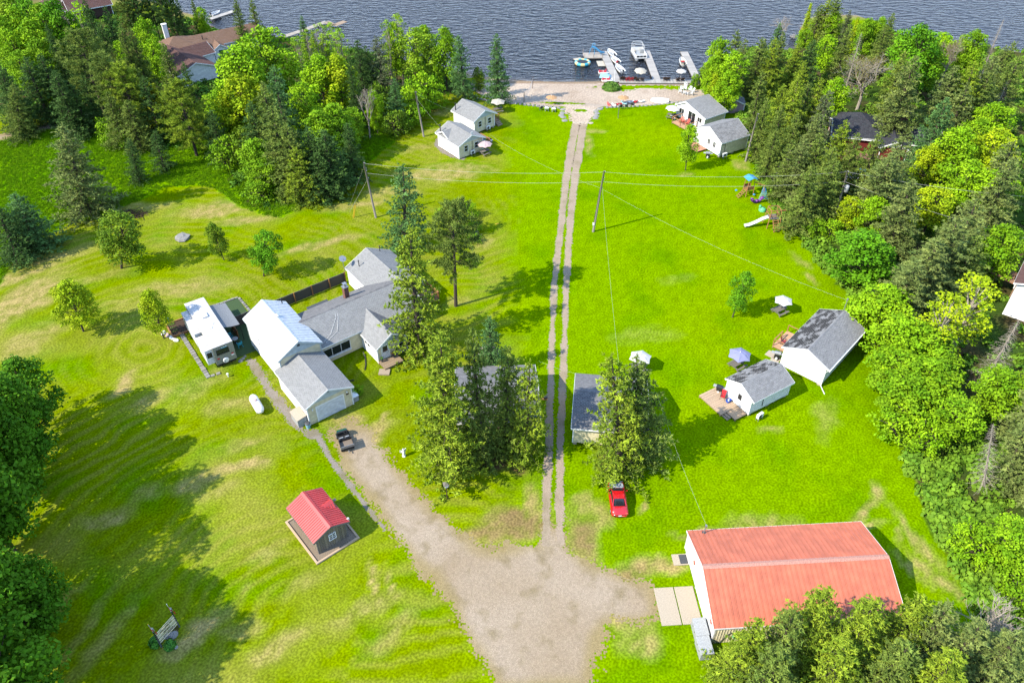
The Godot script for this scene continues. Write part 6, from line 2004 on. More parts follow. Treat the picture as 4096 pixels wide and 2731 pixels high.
		bs.box(Vector3(minf(s * 0.66, s * 0.72), 0.75, -1.5), Vector3(maxf(s * 0.66, s * 0.72), 1.08, -0.45))
		part(u, "bed_side", bs.mesh(), M.black)
	for z in [-1.55, -0.46]:
		var tg := Mb.new()
		tg.box(Vector3(-0.72, 0.75, z), Vector3(0.72, 1.08, z + 0.05))
		part(u, "tailgate" if z < -1 else "bed_front", tg.mesh(), M.steel if z < -1 else M.black)
	var fl := Mb.new()
	fl.paint(0.2, 0.16, 0.12)
	fl.box(Vector3(-0.66, 0.7, -1.5), Vector3(0.66, 0.76, -0.45))
	part(u, "bed_floor", fl.mesh(), M.plank)
	wheel_set(u, 0.72, [0.98, -1.0], 0.3, 0.24, M.grey_plastic)
	var ph := Mb.new()
	ph.beam(Vector3(0, 0.35, -1.55), Vector3(0, 0.35, -1.9), 0.08, 0.06)
	part(u, "tow_hitch", ph.mesh(), M.steel)
	# pickup under the trees by the lodge
	var v := thing("parked_pickup", "white and teal pickup mostly hidden under trees by the lodge", "pickup", Vector3(56.88, 0, -115.6), 1.3)
	part(v, "body", car_shell([[2.6, 0.85, 0.9, 0.45, 0.95, 1.0, 0.8], [1.0, 0.9, 0.95, 0.4, 1.0, 1.02, 0.85], [-0.9, 0.9, 0.95, 0.4, 1.0, 1.08, 0.85], [-2.4, 0.9, 0.95, 0.4, 0.98, 1.1, 0.8], [-2.7, 0.8, 0.85, 0.5, 0.9, 0.98, 0.7]]), M.plastic_white)
	part(v, "cab", car_shell([[0.9, 0.8, 0.85, 1.0, 1.1, 1.7, 0.66], [0.2, 0.8, 0.85, 1.0, 1.1, 1.8, 0.66], [-0.5, 0.8, 0.85, 1.0, 1.1, 1.75, 0.66], [-1.1, 0.8, 0.85, 1.0, 1.05, 1.12, 0.7]]), M.glass)
	var cr := Mb.new()
	cr.rbox(Vector3(-0.68, 1.76, -0.5), Vector3(0.68, 1.86, 0.9), 0.03)
	part(v, "roof", cr.mesh(), M.teal)
	wheel_set(v, 0.95, [1.7, -1.8], 0.38, 0.24, M.steel)

# ---------------------------------------------------------------- sign, statue, posts
func make_sign() -> void:
	var a := Vector3(-30.28, 0, -34.57)
	var b := Vector3(-29.34, 0, -36.44)
	var o := thing("welcome_sign", "boarded cottage sign on two posts with lettering", "sign", a, heading(a, b) - PI / 2)
	var w := a.distance_to(b)
	for x in [0.0, w]:
		var p := Mb.new()
		p.tube([Vector3(x, -0.1, 0), Vector3(x, 2.5, 0)], [0.075, 0.07], 8)
		part(o, "post", p.mesh(true), M.dark_grey)
	var rows := [[2.02, 0.10, ""], [1.66, 0.25, "WELCOME TO"], [1.28, 0.27, "MAIJAC"], [0.88, 0.27, "COTTAGES"], [0.62, 0.10, ""]]
	var font := SystemFont.new()
	font.font_names = PackedStringArray(["Droid Sans"])
	font.font_weight = 700
	for r in rows:
		var m := Mb.new()
		m.rbox(Vector3(0.06, r[0], 0.05), Vector3(w - 0.06, r[0] + r[1], 0.09), 0.01)
		var bd := part(o, "board", m.mesh(), M.cream)
		if r[2]:
			var t := TextMesh.new()
			t.text = r[2]
			t.font = font
			t.font_size = 32
			t.pixel_size = r[1] / 32.0 * 0.82
			t.depth = 0.012
			var tx := MeshInstance3D.new()
			tx.name = "lettering"
			tx.mesh = t
			tx.material_override = M.black
			bd.add_child(tx)
			var bb: AABB = t.get_aabb()
			var k: float = minf(1.0, (w - 0.3) / maxf(0.01, bb.size.x))
			tx.scale = Vector3(k, 1, 1)
			tx.position = Vector3(w / 2, r[0] + r[1] * 0.5, 0.095)
	# two flags on the posts
	for k in 2:
		var f := thing("flag", ["red and white maple flag on the nearer sign post", "red and white maple flag on the farther sign post"][k], "flag", o.to_global(Vector3([0.0, w][k], 2.45, 0)), 0.0, "flags on the sign posts")
		var pole := Mb.new()
		pole.tube([Vector3(0, -0.2, 0), Vector3(-0.12, 1.15, -0.05)], [0.02, 0.015], 6)
		part(f, "staff", pole.mesh(), M.paint_white)
		var kn := Mb.new()
		kn.lathe([Vector2(0.01, -0.04), Vector2(0.045, 0), Vector2(0.01, 0.05)], 8, Vector3(-0.12, 1.18, -0.05))
		part(f, "finial", kn.mesh(), M.yellow if k == 0 else M.plastic_white)
		for s in 3: # three bars, hanging limp from the staff
			var c := Mb.new()
			var u0: float = [0.0, 0.25, 0.75][s]
			var u1: float = [0.25, 0.75, 1.0][s]
			var nseg := 4
			for i in nseg:
				var ua := lerpf(u0, u1, float(i) / nseg)
				var ub := lerpf(u0, u1, float(i + 1) / nseg)
				var pt := func(q: float, top: bool) -> Vector3:
					var y := 1.02 if top else 0.5
					return Vector3(-0.1 + 0.42 * q, y - q * 0.75, 0.07 * sin(q * 9.0) + 0.04 * q)
				c.quad(pt.call(ua, true), pt.call(ub, true), pt.call(ub, false), pt.call(ua, false))
				var e := Vector3(0, 0, -0.006)
				c.quad(pt.call(ua, false) + e, pt.call(ub, false) + e, pt.call(ub, true) + e, pt.call(ua, true) + e)
			part(f, "flag_bar", c.mesh(), M.red_plastic if s != 1 else M.white_cloth)
		var lf := Mb.new()
		for i in 11: # leaf emblem
			var a0 := TAU * i / 11
			var a1 := TAU * (i + 0.5) / 11
			var a2 := TAU * (i + 1) / 11
			var cc := Vector3(0.11, 0.39, 0.085)
			lf.tri(cc, cc + Vector3(cos(a0) * 0.06, sin(a0) * 0.06, 0.0), cc + Vector3(cos(a1) * 0.12, sin(a1) * 0.12, 0.0))
			lf.tri(cc, cc + Vector3(cos(a1) * 0.12, sin(a1) * 0.12, 0.0), cc + Vector3(cos(a2) * 0.06, sin(a2) * 0.06, 0.0))
		part(f, "leaf_emblem", lf.mesh(), M.red_plastic)
	var mid := (a + b) / 2
	for k in 3:
		var rk := thing("rock", ["pale rock at the foot of the sign, largest", "grey rock at the foot of the sign, near the nearer post", "small rock in the sign's flower bed"][k], "rock", [Vector3(-29.59, 0, -35.66), Vector3(-30.12, 0, -35.54), Vector3(-29.02, 0, -34.51)][k], 1.0 * k, "rocks at the sign")
		part(rk, "stone", rock_mesh([0.42, 0.3, 0.18][k], 40 + k), M.stone)
	for k in 3:
		var sh := thing("sign_shrub", ["round green shrub behind the sign's nearer post", "round green shrub in front of the sign, beside the rock", "reddish low plant under the sign's farther end"][k], "shrub", [Vector3(-30.89, 0, -34.91), Vector3(-29.54, 0, -34.62), Vector3(-29.72, 0, -36.13)][k], 0.0, "shrubs at the sign")
		part(sh, "foliage", tuft_mesh([0.6, 0.55, 0.4][k], [0.75, 0.7, 0.4][k], 420, [[Vector3(0.03, 0.12, 0.02), Vector3(0.07, 0.2, 0.02)], [Vector3(0.03, 0.12, 0.02), Vector3(0.07, 0.2, 0.02)], [Vector3(0.09, 0.04, 0.02), Vector3(0.08, 0.1, 0.02)]][k], 60 + k), M.leaf)
	# birdhouse lantern post
	var l := thing("birdhouse_post", "little birdhouse on a dark post beside the driveway", "birdhouse", Vector3(-6.54, 0, -50.56), 0.3)
	var p := Mb.new()
	p.tube([Vector3(0, -0.05, 0), Vector3(0, 2.0, 0)], [0.06, 0.05], 7)
	part(l, "post", p.mesh(), M.brown_wood)
	var hs := Mb.new()
	hs.loft([[Vector3(-0.16, 2.0, -0.16), Vector3(0.16, 2.0, -0.16), Vector3(0.16, 2.0, 0.16), Vector3(-0.16, 2.0, 0.16)], [Vector3(-0.2, 2.4, -0.2), Vector3(0.2, 2.4, -0.2), Vector3(0.2, 2.4, 0.2), Vector3(-0.2, 2.4, 0.2)]])
	part(l, "house", hs.mesh(), M.paint_white)
	var hr := Mb.new()
	hr.loft([[Vector3(-0.3, 2.4, -0.3), Vector3(0.3, 2.4, -0.3), Vector3(0.3, 2.4, 0.3), Vector3(-0.3, 2.4, 0.3)], [Vector3(-0.03, 2.75, -0.03), Vector3(0.03, 2.75, -0.03), Vector3(0.03, 2.75, 0.03), Vector3(-0.03, 2.75, 0.03)]])
	part(l, "roof", hr.mesh(), M.old_wood)
	# white garden statue
	var g := thing("garden_statue", "small white garden statue at the edge of the driveway", "statue", Vector3(-11.54, 0, -56.27), 0.5)
	var st := Mb.new()
	st.lathe([Vector2(0.2, 0), Vector2(0.2, 0.12), Vector2(0.13, 0.16), Vector2(0.17, 0.4), Vector2(0.15, 0.6), Vector2(0.2, 0.74), Vector2(0.1, 0.86), Vector2(0.13, 0.98), Vector2(0.12, 1.1), Vector2(0.03, 1.18)], 10, Vector3.ZERO)
	part(g, "figure", st.mesh(true), M.plastic_white)
	var wg := Mb.new()
	for s in [-1.0, 1.0]:
		wg.hexa([Vector3(s * 0.12, 0.45, -0.1), Vector3(s * 0.36, 0.6, -0.16), Vector3(s * 0.36, 0.6, -0.2), Vector3(s * 0.12, 0.45, -0.16), Vector3(s * 0.12, 0.8, -0.1), Vector3(s * 0.34, 0.95, -0.16), Vector3(s * 0.34, 0.95, -0.2), Vector3(s * 0.12, 0.8, -0.16)])
	part(g, "wings", wg.mesh(), M.plastic_white)
	# grey arrow sign on a stump
	var ar := thing("arrow_sign", "pale arrow-shaped sign on a short stump by the wheel track", "sign", Vector3(1.38, 0, -56.05), 0.0)
	var sp := Mb.new()
	sp.tube([Vector3(0, -0.05, 0), Vector3(0.03, 0.7, 0)], [0.2, 0.17], 9)
	part(ar, "stump", sp.mesh(), M.pole_wood)
	var ab := Mb.new()
	ab.t = Transform3D(Basis(Vector3.RIGHT, -0.9), Vector3(0, 0.85, 0.1))
	ab.box(Vector3(-0.3, -0.11, 0), Vector3(0.32, 0.11, 0.03))
	ab.tri(Vector3(-0.3, -0.2, 0.02), Vector3(-0.52, 0, 0.02), Vector3(-0.3, 0.2, 0.02))
	ab.tri(Vector3(-0.3, -0.2, 0.0), Vector3(-0.3, 0.2, 0.0), Vector3(-0.52, 0, 0.0))
	part(ar, "arrow_board", ab.mesh(), M.paint_white)
	# lamp beam beside the cream cabin
	var lp := thing("beam_light", "timber beam with a dark floodlight sticking out over the wheel track", "light", Vector3(2.6, 3.6, -61.6), 0.0)
	var lb := Mb.new()
	lb.beam(Vector3(-1.0, 0, 0), Vector3(1.3, 0.0, 0.3), 0.14, 0.14)
	part(lp, "beam", lb.mesh(), M.cedar_wood)
	var lh := Mb.new()
	lh.rbox(Vector3(0.9, 0.08, 0.0), Vector3(1.3, 0.3, 0.3), 0.03)
	part(lp, "floodlight", lh.mesh(), M.black)
	# boulder and brush pile on the left lawn
	var bo := thing("boulder", "flat grey boulder in the grass of the left lawn", "boulder", Vector3(-48.5, 0, -97.98), 0.4)
	part(bo, "stone", rock_mesh(1.1, 17, 0.42), M.stone)
	var br := thing("brush_pile", "heap of brown branches behind the apple tree", "brush pile", Vector3(-58.44, 0, -104.16), 0.0)
	var bp := Mb.new()
	var r := RandomNumberGenerator.new()
	r.seed = 5
	for k in 150:
		var c := Vector3(r.randf_range(-2.4, 2.4), 0, r.randf_range(-0.9, 0.9))
		c.y = maxf(0.05, 0.9 - c.length() * 0.33) * r.randf()
		var d := Vector3(r.randf_range(-1, 1), r.randf_range(-0.2, 0.25), r.randf_range(-1, 1)).normalized() * r.randf_range(0.4, 1.1)
		bp.tube([c - d, c + d], [0.035, 0.012], 4)
	part(br, "branches", bp.mesh(), M.brown_wood, true)
	var ym := thing("survey_marker", "short yellow strip lying on the lawn east of the island bed", "marker", Vector3(-2.32, 0, -102.19), 0.4)
	var yb := Mb.new()
	yb.box(Vector3(-0.3, 0, -0.05), Vector3(0.3, 0.05, 0.05))
	part(ym, "strip", yb.mesh(), M.yellow)
	var bs := thing("bare_shrub", "leafless brown shrub at the near side of the island bed", "shrub", Vector3(-5.33, 0, -98.77), 0.0)
	var tb := Mb.new()
	for k in 70:
		var d2 := (rand_dir(r) + Vector3(0, 0.9, 0)).normalized()
		tb.tube([Vector3.ZERO, d2 * r.randf_range(0.5, 1.1)], [0.02, 0.006], 3)
	part(bs, "twigs", tb.mesh(), M.pale_bark, true)

# ---------------------------------------------------------------- play sets
func slide_part(o: Node3D, pts: Array, w: float, m: Material) -> void:
	var b := Mb.new()
	var rings := []
	for p in pts:
		rings.push_back([p + Vector3(0, 0.16, -w / 2), p + Vector3(0, 0, -w / 2 + 0.06), p + Vector3(0, 0, w / 2 - 0.06), p + Vector3(0, 0.16, w / 2), p + Vector3(0, 0.14, w / 2 + 0.03), p + Vector3(0, -0.05, w / 2 - 0.03), p + Vector3(0, -0.05, -w / 2 + 0.03), p + Vector3(0, 0.14, -w / 2 - 0.03)])
	b.loft(rings)
	part(o, "slide", b.mesh(), m)

func make_play() -> void:
	var o := thing("play_tower", "small wooden play tower with a blue roof and climbing net", "playset", Vector3(37.44, 0, -111.02), 0.35)
	for x in [-0.6, 0.6]:
		for z in [-0.5, 0.5]:
			var b := Mb.new()
			b.beam(Vector3(x * 1.15, 0, z * 1.15), Vector3(x * 0.9, 2.6, z * 0.9), 0.1, 0.1)
			part(o, "post", b.mesh(), M.cedar_wood)
	for k in 7:
		var d := Mb.new()
		d.box(Vector3(-0.66, 1.1, -0.55 + k * 0.16), Vector3(0.66, 1.14, -0.55 + k * 0.16 + 0.14))
		part(o, "floor_board", d.mesh(), M.cedar_wood)
	for s in [-1.0, 1.0]:
		var rf := Mb.new()
		rf.hexa([Vector3(minf(0, s * 0.85), 2.95 if s < 0 else 3.25, 0.75), Vector3(maxf(0, s * 0.85), 3.25 if s < 0 else 2.95, 0.75), Vector3(maxf(0, s * 0.85), 3.25 if s < 0 else 2.95, -0.75), Vector3(minf(0, s * 0.85), 2.95 if s < 0 else 3.25, -0.75), Vector3(minf(0, s * 0.85), 2.99 if s < 0 else 3.29, 0.75), Vector3(maxf(0, s * 0.85), 3.29 if s < 0 else 2.99, 0.75), Vector3(maxf(0, s * 0.85), 3.29 if s < 0 else 2.99, -0.75), Vector3(minf(0, s * 0.85), 2.99 if s < 0 else 3.29, -0.75)])
		part(o, "roof_panel", rf.mesh(), M.slide_blue)
		var gb := Mb.new()
		gb.box(Vector3(-0.6, 1.2, s * 0.52 - 0.02), Vector3(0.6, 1.75, s * 0.52 + 0.02))
		part(o, "side_panel", gb.mesh(), M.cedar_wood)
	var lad := Mb.new()
	for s in [-0.3, 0.3]:
		lad.beam(Vector3(-2.0, 0, s + 0.2), Vector3(-0.65, 1.2, s + 0.2), 0.06, 0.1)
	for k in 5:
		var t := (k + 0.5) / 5.0
		lad.cbox(Vector3(lerpf(-2.0, -0.65, t), 1.2 * t, 0.2), Vector3(0.14, 0.05, 0.6))
	part(o, "ladder", lad.mesh(), M.cedar_wood)
	var bm := Mb.new()
	bm.beam(Vector3(0.6, 2.3, 0.3), Vector3(2.0, 1.9, 1.2), 0.09, 0.12)
	bm.beam(Vector3(2.0, 1.95, 1.2), Vector3(1.5, 0, 2.0), 0.08, 0.08)
	bm.beam(Vector3(2.0, 1.95, 1.2), Vector3(2.7, 0, 0.9), 0.08, 0.08)
	part(o, "swing_beam", bm.mesh(), M.cedar_wood)
	var nt := Mb.new()
	for k in 6:
		var t := k / 5.0
		nt.tube([Vector3(1.9, 1.85, 1.25).lerp(Vector3(2.1, 1.85, 1.15), t), Vector3(0.9, 0.05, 1.9).lerp(Vector3(2.3, 0.05, 2.3), t)], [0.03, 0.03], 4)
		nt.tube([Vector3(1.9, 1.85, 1.25).lerp(Vector3(0.9, 0.05, 1.9), t * 0.9 + 0.1), Vector3(2.1, 1.85, 1.15).lerp(Vector3(2.3, 0.05, 2.3), t * 0.9 + 0.1)], [0.03, 0.03], 4)
	part(o, "climbing_net", nt.mesh(), M.slide_blue)
	for q in [Vector3(-1.9, 0.9, -0.5), Vector3(0.6, 0.4, 0.9)]:
		var sw := Mb.new()
		sw.lathe([Vector2(0.05, -0.12), Vector2(0.2, -0.05), Vector2(0.2, 0.05), Vector2(0.06, 0.14)], 9, q)
		part(o, "blue_pod", sw.mesh(), M.slide_blue)
	# purple seesaw toy
	var t1 := thing("rocker_toy", "purple plastic rocker toy beside the blue-roofed tower", "toy", Vector3(38.28, 0, -108.44), 0.3)
	var pm := Mb.new()
	var pts := []
	var rr := []
	for i in 13:
		var a := lerpf(-1.25, 1.25, i / 12.0)
		pts.push_back(Vector3(sin(a) * 1.1, 1.35 - cos(a) * 1.1, 0))
		rr.push_back(0.2)
	pm.tube(pts, rr, 8)
	part(t1, "rocker", pm.mesh(true), M.purple)
	for s in [-1.0, 0.0, 1.0]:
		var se := Mb.new()
		se.lathe([Vector2(0.1, -0.1), Vector2(0.3, 0.0), Vector2(0.28, 0.16), Vector2(0.05, 0.2)], 9, Vector3(s * 0.85, 0.72 if s != 0 else 0.4, 0))
		part(t1, "seat", se.mesh(true), M.purple)
	var t2 := thing("turtle_toy", "pale green plastic rocking animal on the lawn", "toy", Vector3(38.7, 0, -106.22), 0.0)
	var gm := Mb.new()
	gm.lathe([Vector2(0.55, 0.02), Vector2(0.6, 0.2), Vector2(0.4, 0.5), Vector2(0.05, 0.6)], 11, Vector3.ZERO)
	gm.lathe([Vector2(0.05, 0.4), Vector2(0.22, 0.55), Vector2(0.2, 0.85), Vector2(0.03, 1.0)], 8, Vector3(-0.4, 0, -0.1))
	part(t2, "shell", gm.mesh(true), M.mint)
	# big wooden swing set with white slide
	var w := thing("swing_set", "large wooden swing set with a long white slide", "playset", Vector3(39.05, 0, -102.1), 0.12)
	for x in [-0.75, 0.75]:
		for z in [-0.7, 0.7]:
			var b := Mb.new()
			b.beam(Vector3(x * 1.35, 0, z * 1.25), Vector3(x, 2.9, z), 0.1, 0.1)
			part(w, "post", b.mesh(), M.cedar_wood)
	for k in 8:
		var d := Mb.new()
		d.box(Vector3(-0.8, 1.45, -0.72 + k * 0.18), Vector3(0.8, 1.49, -0.72 + k * 0.18 + 0.165))
		part(w, "floor_board", d.mesh(), M.old_wood)
	for y in [2.0, 2.9]:
		for z in [-0.72, 0.72]:
			var b2 := Mb.new()
			b2.beam(Vector3(-0.8, y, z), Vector3(0.8, y, z), 0.06, 0.1)
			part(w, "rail", b2.mesh(), M.cedar_wood)
		for x in [-0.76, 0.76]:
			var b3 := Mb.new()
			b3.beam(Vector3(x, y, -0.72), Vector3(x, y, 0.72), 0.06, 0.1)
			part(w, "rail", b3.mesh(), M.cedar_wood)
	for k in 7:
		var b4 := Mb.new()
		b4.box(Vector3(0.78, 1.4, -0.66 + k * 0.2), Vector3(0.81, 2.0, -0.66 + k * 0.2 + 0.1))
		part(w, "slat", b4.mesh(), M.cedar_wood)
	slide_part(w, [Vector3(-0.8, 1.5, 0.1), Vector3(-1.6, 1.25, 0.1), Vector3(-2.6, 0.7, 0.1), Vector3(-3.5, 0.32, 0.1), Vector3(-4.2, 0.22, 0.1)], 0.6, M.plastic_white)
	var bm2 := Mb.new()
	bm2.beam(Vector3(0.8, 2.45, 0), Vector3(4.0, 2.45, 0), 0.1, 0.16)
	part(w, "swing_beam", bm2.mesh(), M.cedar_wood)
	for z in [-0.9, 0.9]:
		var lg := Mb.new()
		lg.beam(Vector3(4.1, 0, z), Vector3(3.9, 2.5, 0), 0.09, 0.09)
		part(w, "leg", lg.mesh(), M.cedar_wood)
	for k in 2:
		var sx := 1.6 + 1.2 * k
		var sw2 := Mb.new()
		for s in [-0.22, 0.22]:
			sw2.tube([Vector3(sx + s, 2.4, 0), Vector3(sx + s, 0.55, 0.05)], [0.012, 0.012], 4)
		var ch := part(w, "swing_chain", sw2.mesh(), M.steel)
		var se2 := Mb.new()
		se2.loft([[Vector3(sx - 0.25, 0.58, -0.1), Vector3(sx - 0.25, 0.58, 0.18), Vector3(sx - 0.25, 0.54, 0.18), Vector3(sx - 0.25, 0.54, -0.1)], [Vector3(sx, 0.48, -0.1), Vector3(sx, 0.48, 0.18), Vector3(sx, 0.44, 0.18), Vector3(sx, 0.44, -0.1)], [Vector3(sx + 0.25, 0.58, -0.1), Vector3(sx + 0.25, 0.58, 0.18), Vector3(sx + 0.25, 0.54, 0.18), Vector3(sx + 0.25, 0.54, -0.1)]])
		part(ch, "swing_seat", se2.mesh(), M.green_paint if k == 0 else M.plastic_white)
	var rmp := Mb.new()
	rmp.beam(Vector3(-0.3, 1.45, 0.75), Vector3(-0.3, 0.0, 2.0), 0.08, 0.1)
	rmp.beam(Vector3(0.5, 1.45, 0.75), Vector3(0.5, 0.0, 2.0), 0.08, 0.1)
	for k in 5:
		var t3 := (k + 0.5) / 5.0
		rmp.cbox(Vector3(0.1, lerpf(0.0, 1.45, t3), lerpf(2.0, 0.75, t3)), Vector3(0.85, 0.05, 0.12))
	part(w, "ladder", rmp.mesh(), M.cedar_wood)
	var bench := Mb.new()
	bench.box(Vector3(0.9, 0.4, 1.3), Vector3(2.0, 0.46, 1.7))
	bench.box(Vector3(0.95, 0, 1.35), Vector3(1.05, 0.4, 1.45))
	bench.box(Vector3(1.85, 0, 1.55), Vector3(1.95, 0.4, 1.65))
	part(w, "bench", bench.mesh(), M.cedar_wood)

# ---------------------------------------------------------------- beach and water
func dock(label: String, a: Vector3, b: Vector3, w: float, board := 0.28) -> void:
	var l := Vector2(a.x, a.z).distance_to(Vector2(b.x, b.z))
	var o := thing("dock", label, "dock", Vector3(a.x, 0, a.z), heading(a, b))
	var n := int(l / board)
	for i in n:
		var m := Mb.new()
		var s := rng.randf_range(0.8, 1.12)
		m.paint(0.40 * s, 0.375 * s, 0.34 * s)
		m.box(Vector3(-w / 2, a.y - 0.04, l * i / n + 0.008), Vector3(w / 2, a.y + rng.randf_range(-0.004, 0.004), l * (i + 1) / n - 0.008))
		part(o, "plank", m.mesh(), M.plank)
	for s in [-1.0, 1.0]:
		var e := Mb.new()
		e.box(Vector3(s * (w / 2 - 0.07) - 0.05, a.y - 0.25, 0.02), Vector3(s * (w / 2 - 0.07) + 0.05, a.y - 0.045, l - 0.02))
		part(o, "stringer", e.mesh(), M.old_wood)
		for k in 5:
			var p := Mb.new()
			p.tube([Vector3(s * (w / 2 - 0.16), a.y - 2.2, l * (k + 0.3) / 5), Vector3(s * (w / 2 - 0.16), a.y - 0.05, l * (k + 0.3) / 5)], [0.06, 0.06], 6)
			part(o, "pile", p.mesh(), M.old_wood)

func hull(rows: Array) -> Mb: # z, half width, keel y, gunwale y -> open boat with thickness
	var b := Mb.new()
	var outer := []
	for s in rows:
		outer.push_back([Vector3(-s[1], s[3], s[0]), Vector3(-s[1] * 0.9, lerpf(s[2], s[3], 0.45), s[0]), Vector3(-s[1] * 0.45, s[2], s[0]), Vector3(s[1] * 0.45, s[2], s[0]), Vector3(s[1] * 0.9, lerpf(s[2], s[3], 0.45), s[0]), Vector3(s[1], s[3], s[0]), Vector3(s[1] * 0.9 - 0.01, s[3], s[0]), Vector3(s[1] * 0.8, lerpf(s[2], s[3], 0.5) + 0.02, s[0]), Vector3(s[1] * 0.4, s[2] + 0.07, s[0]), Vector3(-s[1] * 0.4, s[2] + 0.07, s[0]), Vector3(-s[1] * 0.8, lerpf(s[2], s[3], 0.5) + 0.02, s[0]), Vector3(-s[1] * 0.9 + 0.01, s[3], s[0])])
	b.loft(outer)
	return b

func outboard(o: Node3D, z: float) -> void:
	var m := Mb.new()
	m.rbox(Vector3(-0.14, 0.45, z), Vector3(0.14, 0.85, z + 0.34), 0.05)
	m.box(Vector3(-0.05, -0.2, z + 0.1), Vector3(0.05, 0.46, z + 0.22))
	m.box(Vector3(-0.03, 0.6, z - 0.4), Vector3(0.03, 0.66, z))
	part(o, "outboard_motor", m.mesh(), M.black)

func rowboat(label: String, bow: Vector3, stern: Vector3, m: Material, trim_m: Material) -> Node3D:
	var l := bow.distance_to(stern)
	var o := thing("rowboat", label, "boat", stern, heading(bow, stern), "rowboats at the dock")
	var k := l / 4.0
	part(o, "hull", hull([[-4.0 * k, 0.04, 0.25, 0.62], [-3.6 * k, 0.32, 0.05, 0.58], [-2.8 * k, 0.62, -0.1, 0.52], [-1.6 * k, 0.74, -0.12, 0.48], [-0.5 * k, 0.72, -0.12, 0.46], [0, 0.66, -0.1, 0.46]]).mesh(), m)
	for z in [-2.7, -1.7, -0.5]:
		var s := Mb.new()
		s.box(Vector3(-0.6, 0.24, z * k - 0.14), Vector3(0.6, 0.29, z * k + 0.14))
		part(o, "thwart", s.mesh(), trim_m)
	outboard(o, 0.0)
	return o

func paddle_boat(label: String, at: Vector3, turn: float, m: Material) -> void:
	var o := thing("paddle_boat", label, "boat", at, turn, "paddle boats")
	var b := Mb.new()
	var rows := []
	for q in [[-1.15, 0.35, 0.02], [-0.95, 0.62, -0.08], [0.0, 0.72, -0.1], [0.9, 0.7, -0.1], [1.15, 0.5, 0.0]]:
		rows.push_back([Vector3(-q[1], 0.28, q[0]), Vector3(-q[1] * 0.85, q[2], q[0]), Vector3(q[1] * 0.85, q[2], q[0]), Vector3(q[1], 0.28, q[0]), Vector3(q[1] * 0.8, 0.34, q[0]), Vector3(q[1] * 0.72, 0.16, q[0] * 0.9), Vector3(-q[1] * 0.72, 0.16, q[0] * 0.9), Vector3(-q[1] * 0.8, 0.34, q[0])])
	b.loft(rows)
	part(o, "hull", b.mesh(), M.plastic_white)
	for s in [-1.0, 1.0]:
		var c := Mb.new()
		c.rbox(Vector3(s * 0.3 - 0.24, 0.17, -0.1), Vector3(s * 0.3 + 0.24, 0.36, 0.4), 0.05)
		c.rbox(Vector3(s * 0.3 - 0.24, 0.3, 0.36), Vector3(s * 0.3 + 0.24, 0.72, 0.52), 0.05)
		part(o, "seat", c.mesh(), m)
	var h := Mb.new()
	h.rbox(Vector3(-0.12, 0.2, -0.9), Vector3(0.12, 0.5, -0.2), 0.04)
	h.rbox(Vector3(-0.62, 0.3, -1.05), Vector3(0.62, 0.37, -0.72), 0.02)
	part(o, "paddle_housing", h.mesh(), m)

func kayak(label: String, a: Vector3, b: Vector3, m: Material, tilt := 0.0) -> void:
	var l := a.distance_to(b)
	var o := thing("kayak", label, "kayak", (a + b) / 2 + Vector3(0, 0.02, 0), heading(a, b), "kayaks along the lawn edge")
	o.rotation.z = tilt
	var k := Mb.new()
	var rows := []
	for i in 9:
		var t := i / 8.0
		var w := 0.36 * pow(sin(PI * clampf(t, 0.02, 0.98)), 0.7)
		var lift := 0.14 * pow(absf(t - 0.5) * 2.0, 2.0)
		rows.push_back([Vector3(-w, 0.18 + lift, (t - 0.5) * l), Vector3(-w * 0.5, lift, (t - 0.5) * l), Vector3(w * 0.5, lift, (t - 0.5) * l), Vector3(w, 0.18 + lift, (t - 0.5) * l), Vector3(w * 0.5, 0.30 + lift, (t - 0.5) * l), Vector3(-w * 0.5, 0.30 + lift, (t - 0.5) * l)])
	k.loft(rows)
	part(o, "hull", k.mesh(true), m)
	var c := Mb.new()
	c.lathe([Vector2(0.24, 0.28), Vector2(0.26, 0.335), Vector2(0.2, 0.335), Vector2(0.18, 0.24)], 10, Vector3(0, 0, 0.1))
	part(o, "cockpit_rim", c.mesh(), M.black)

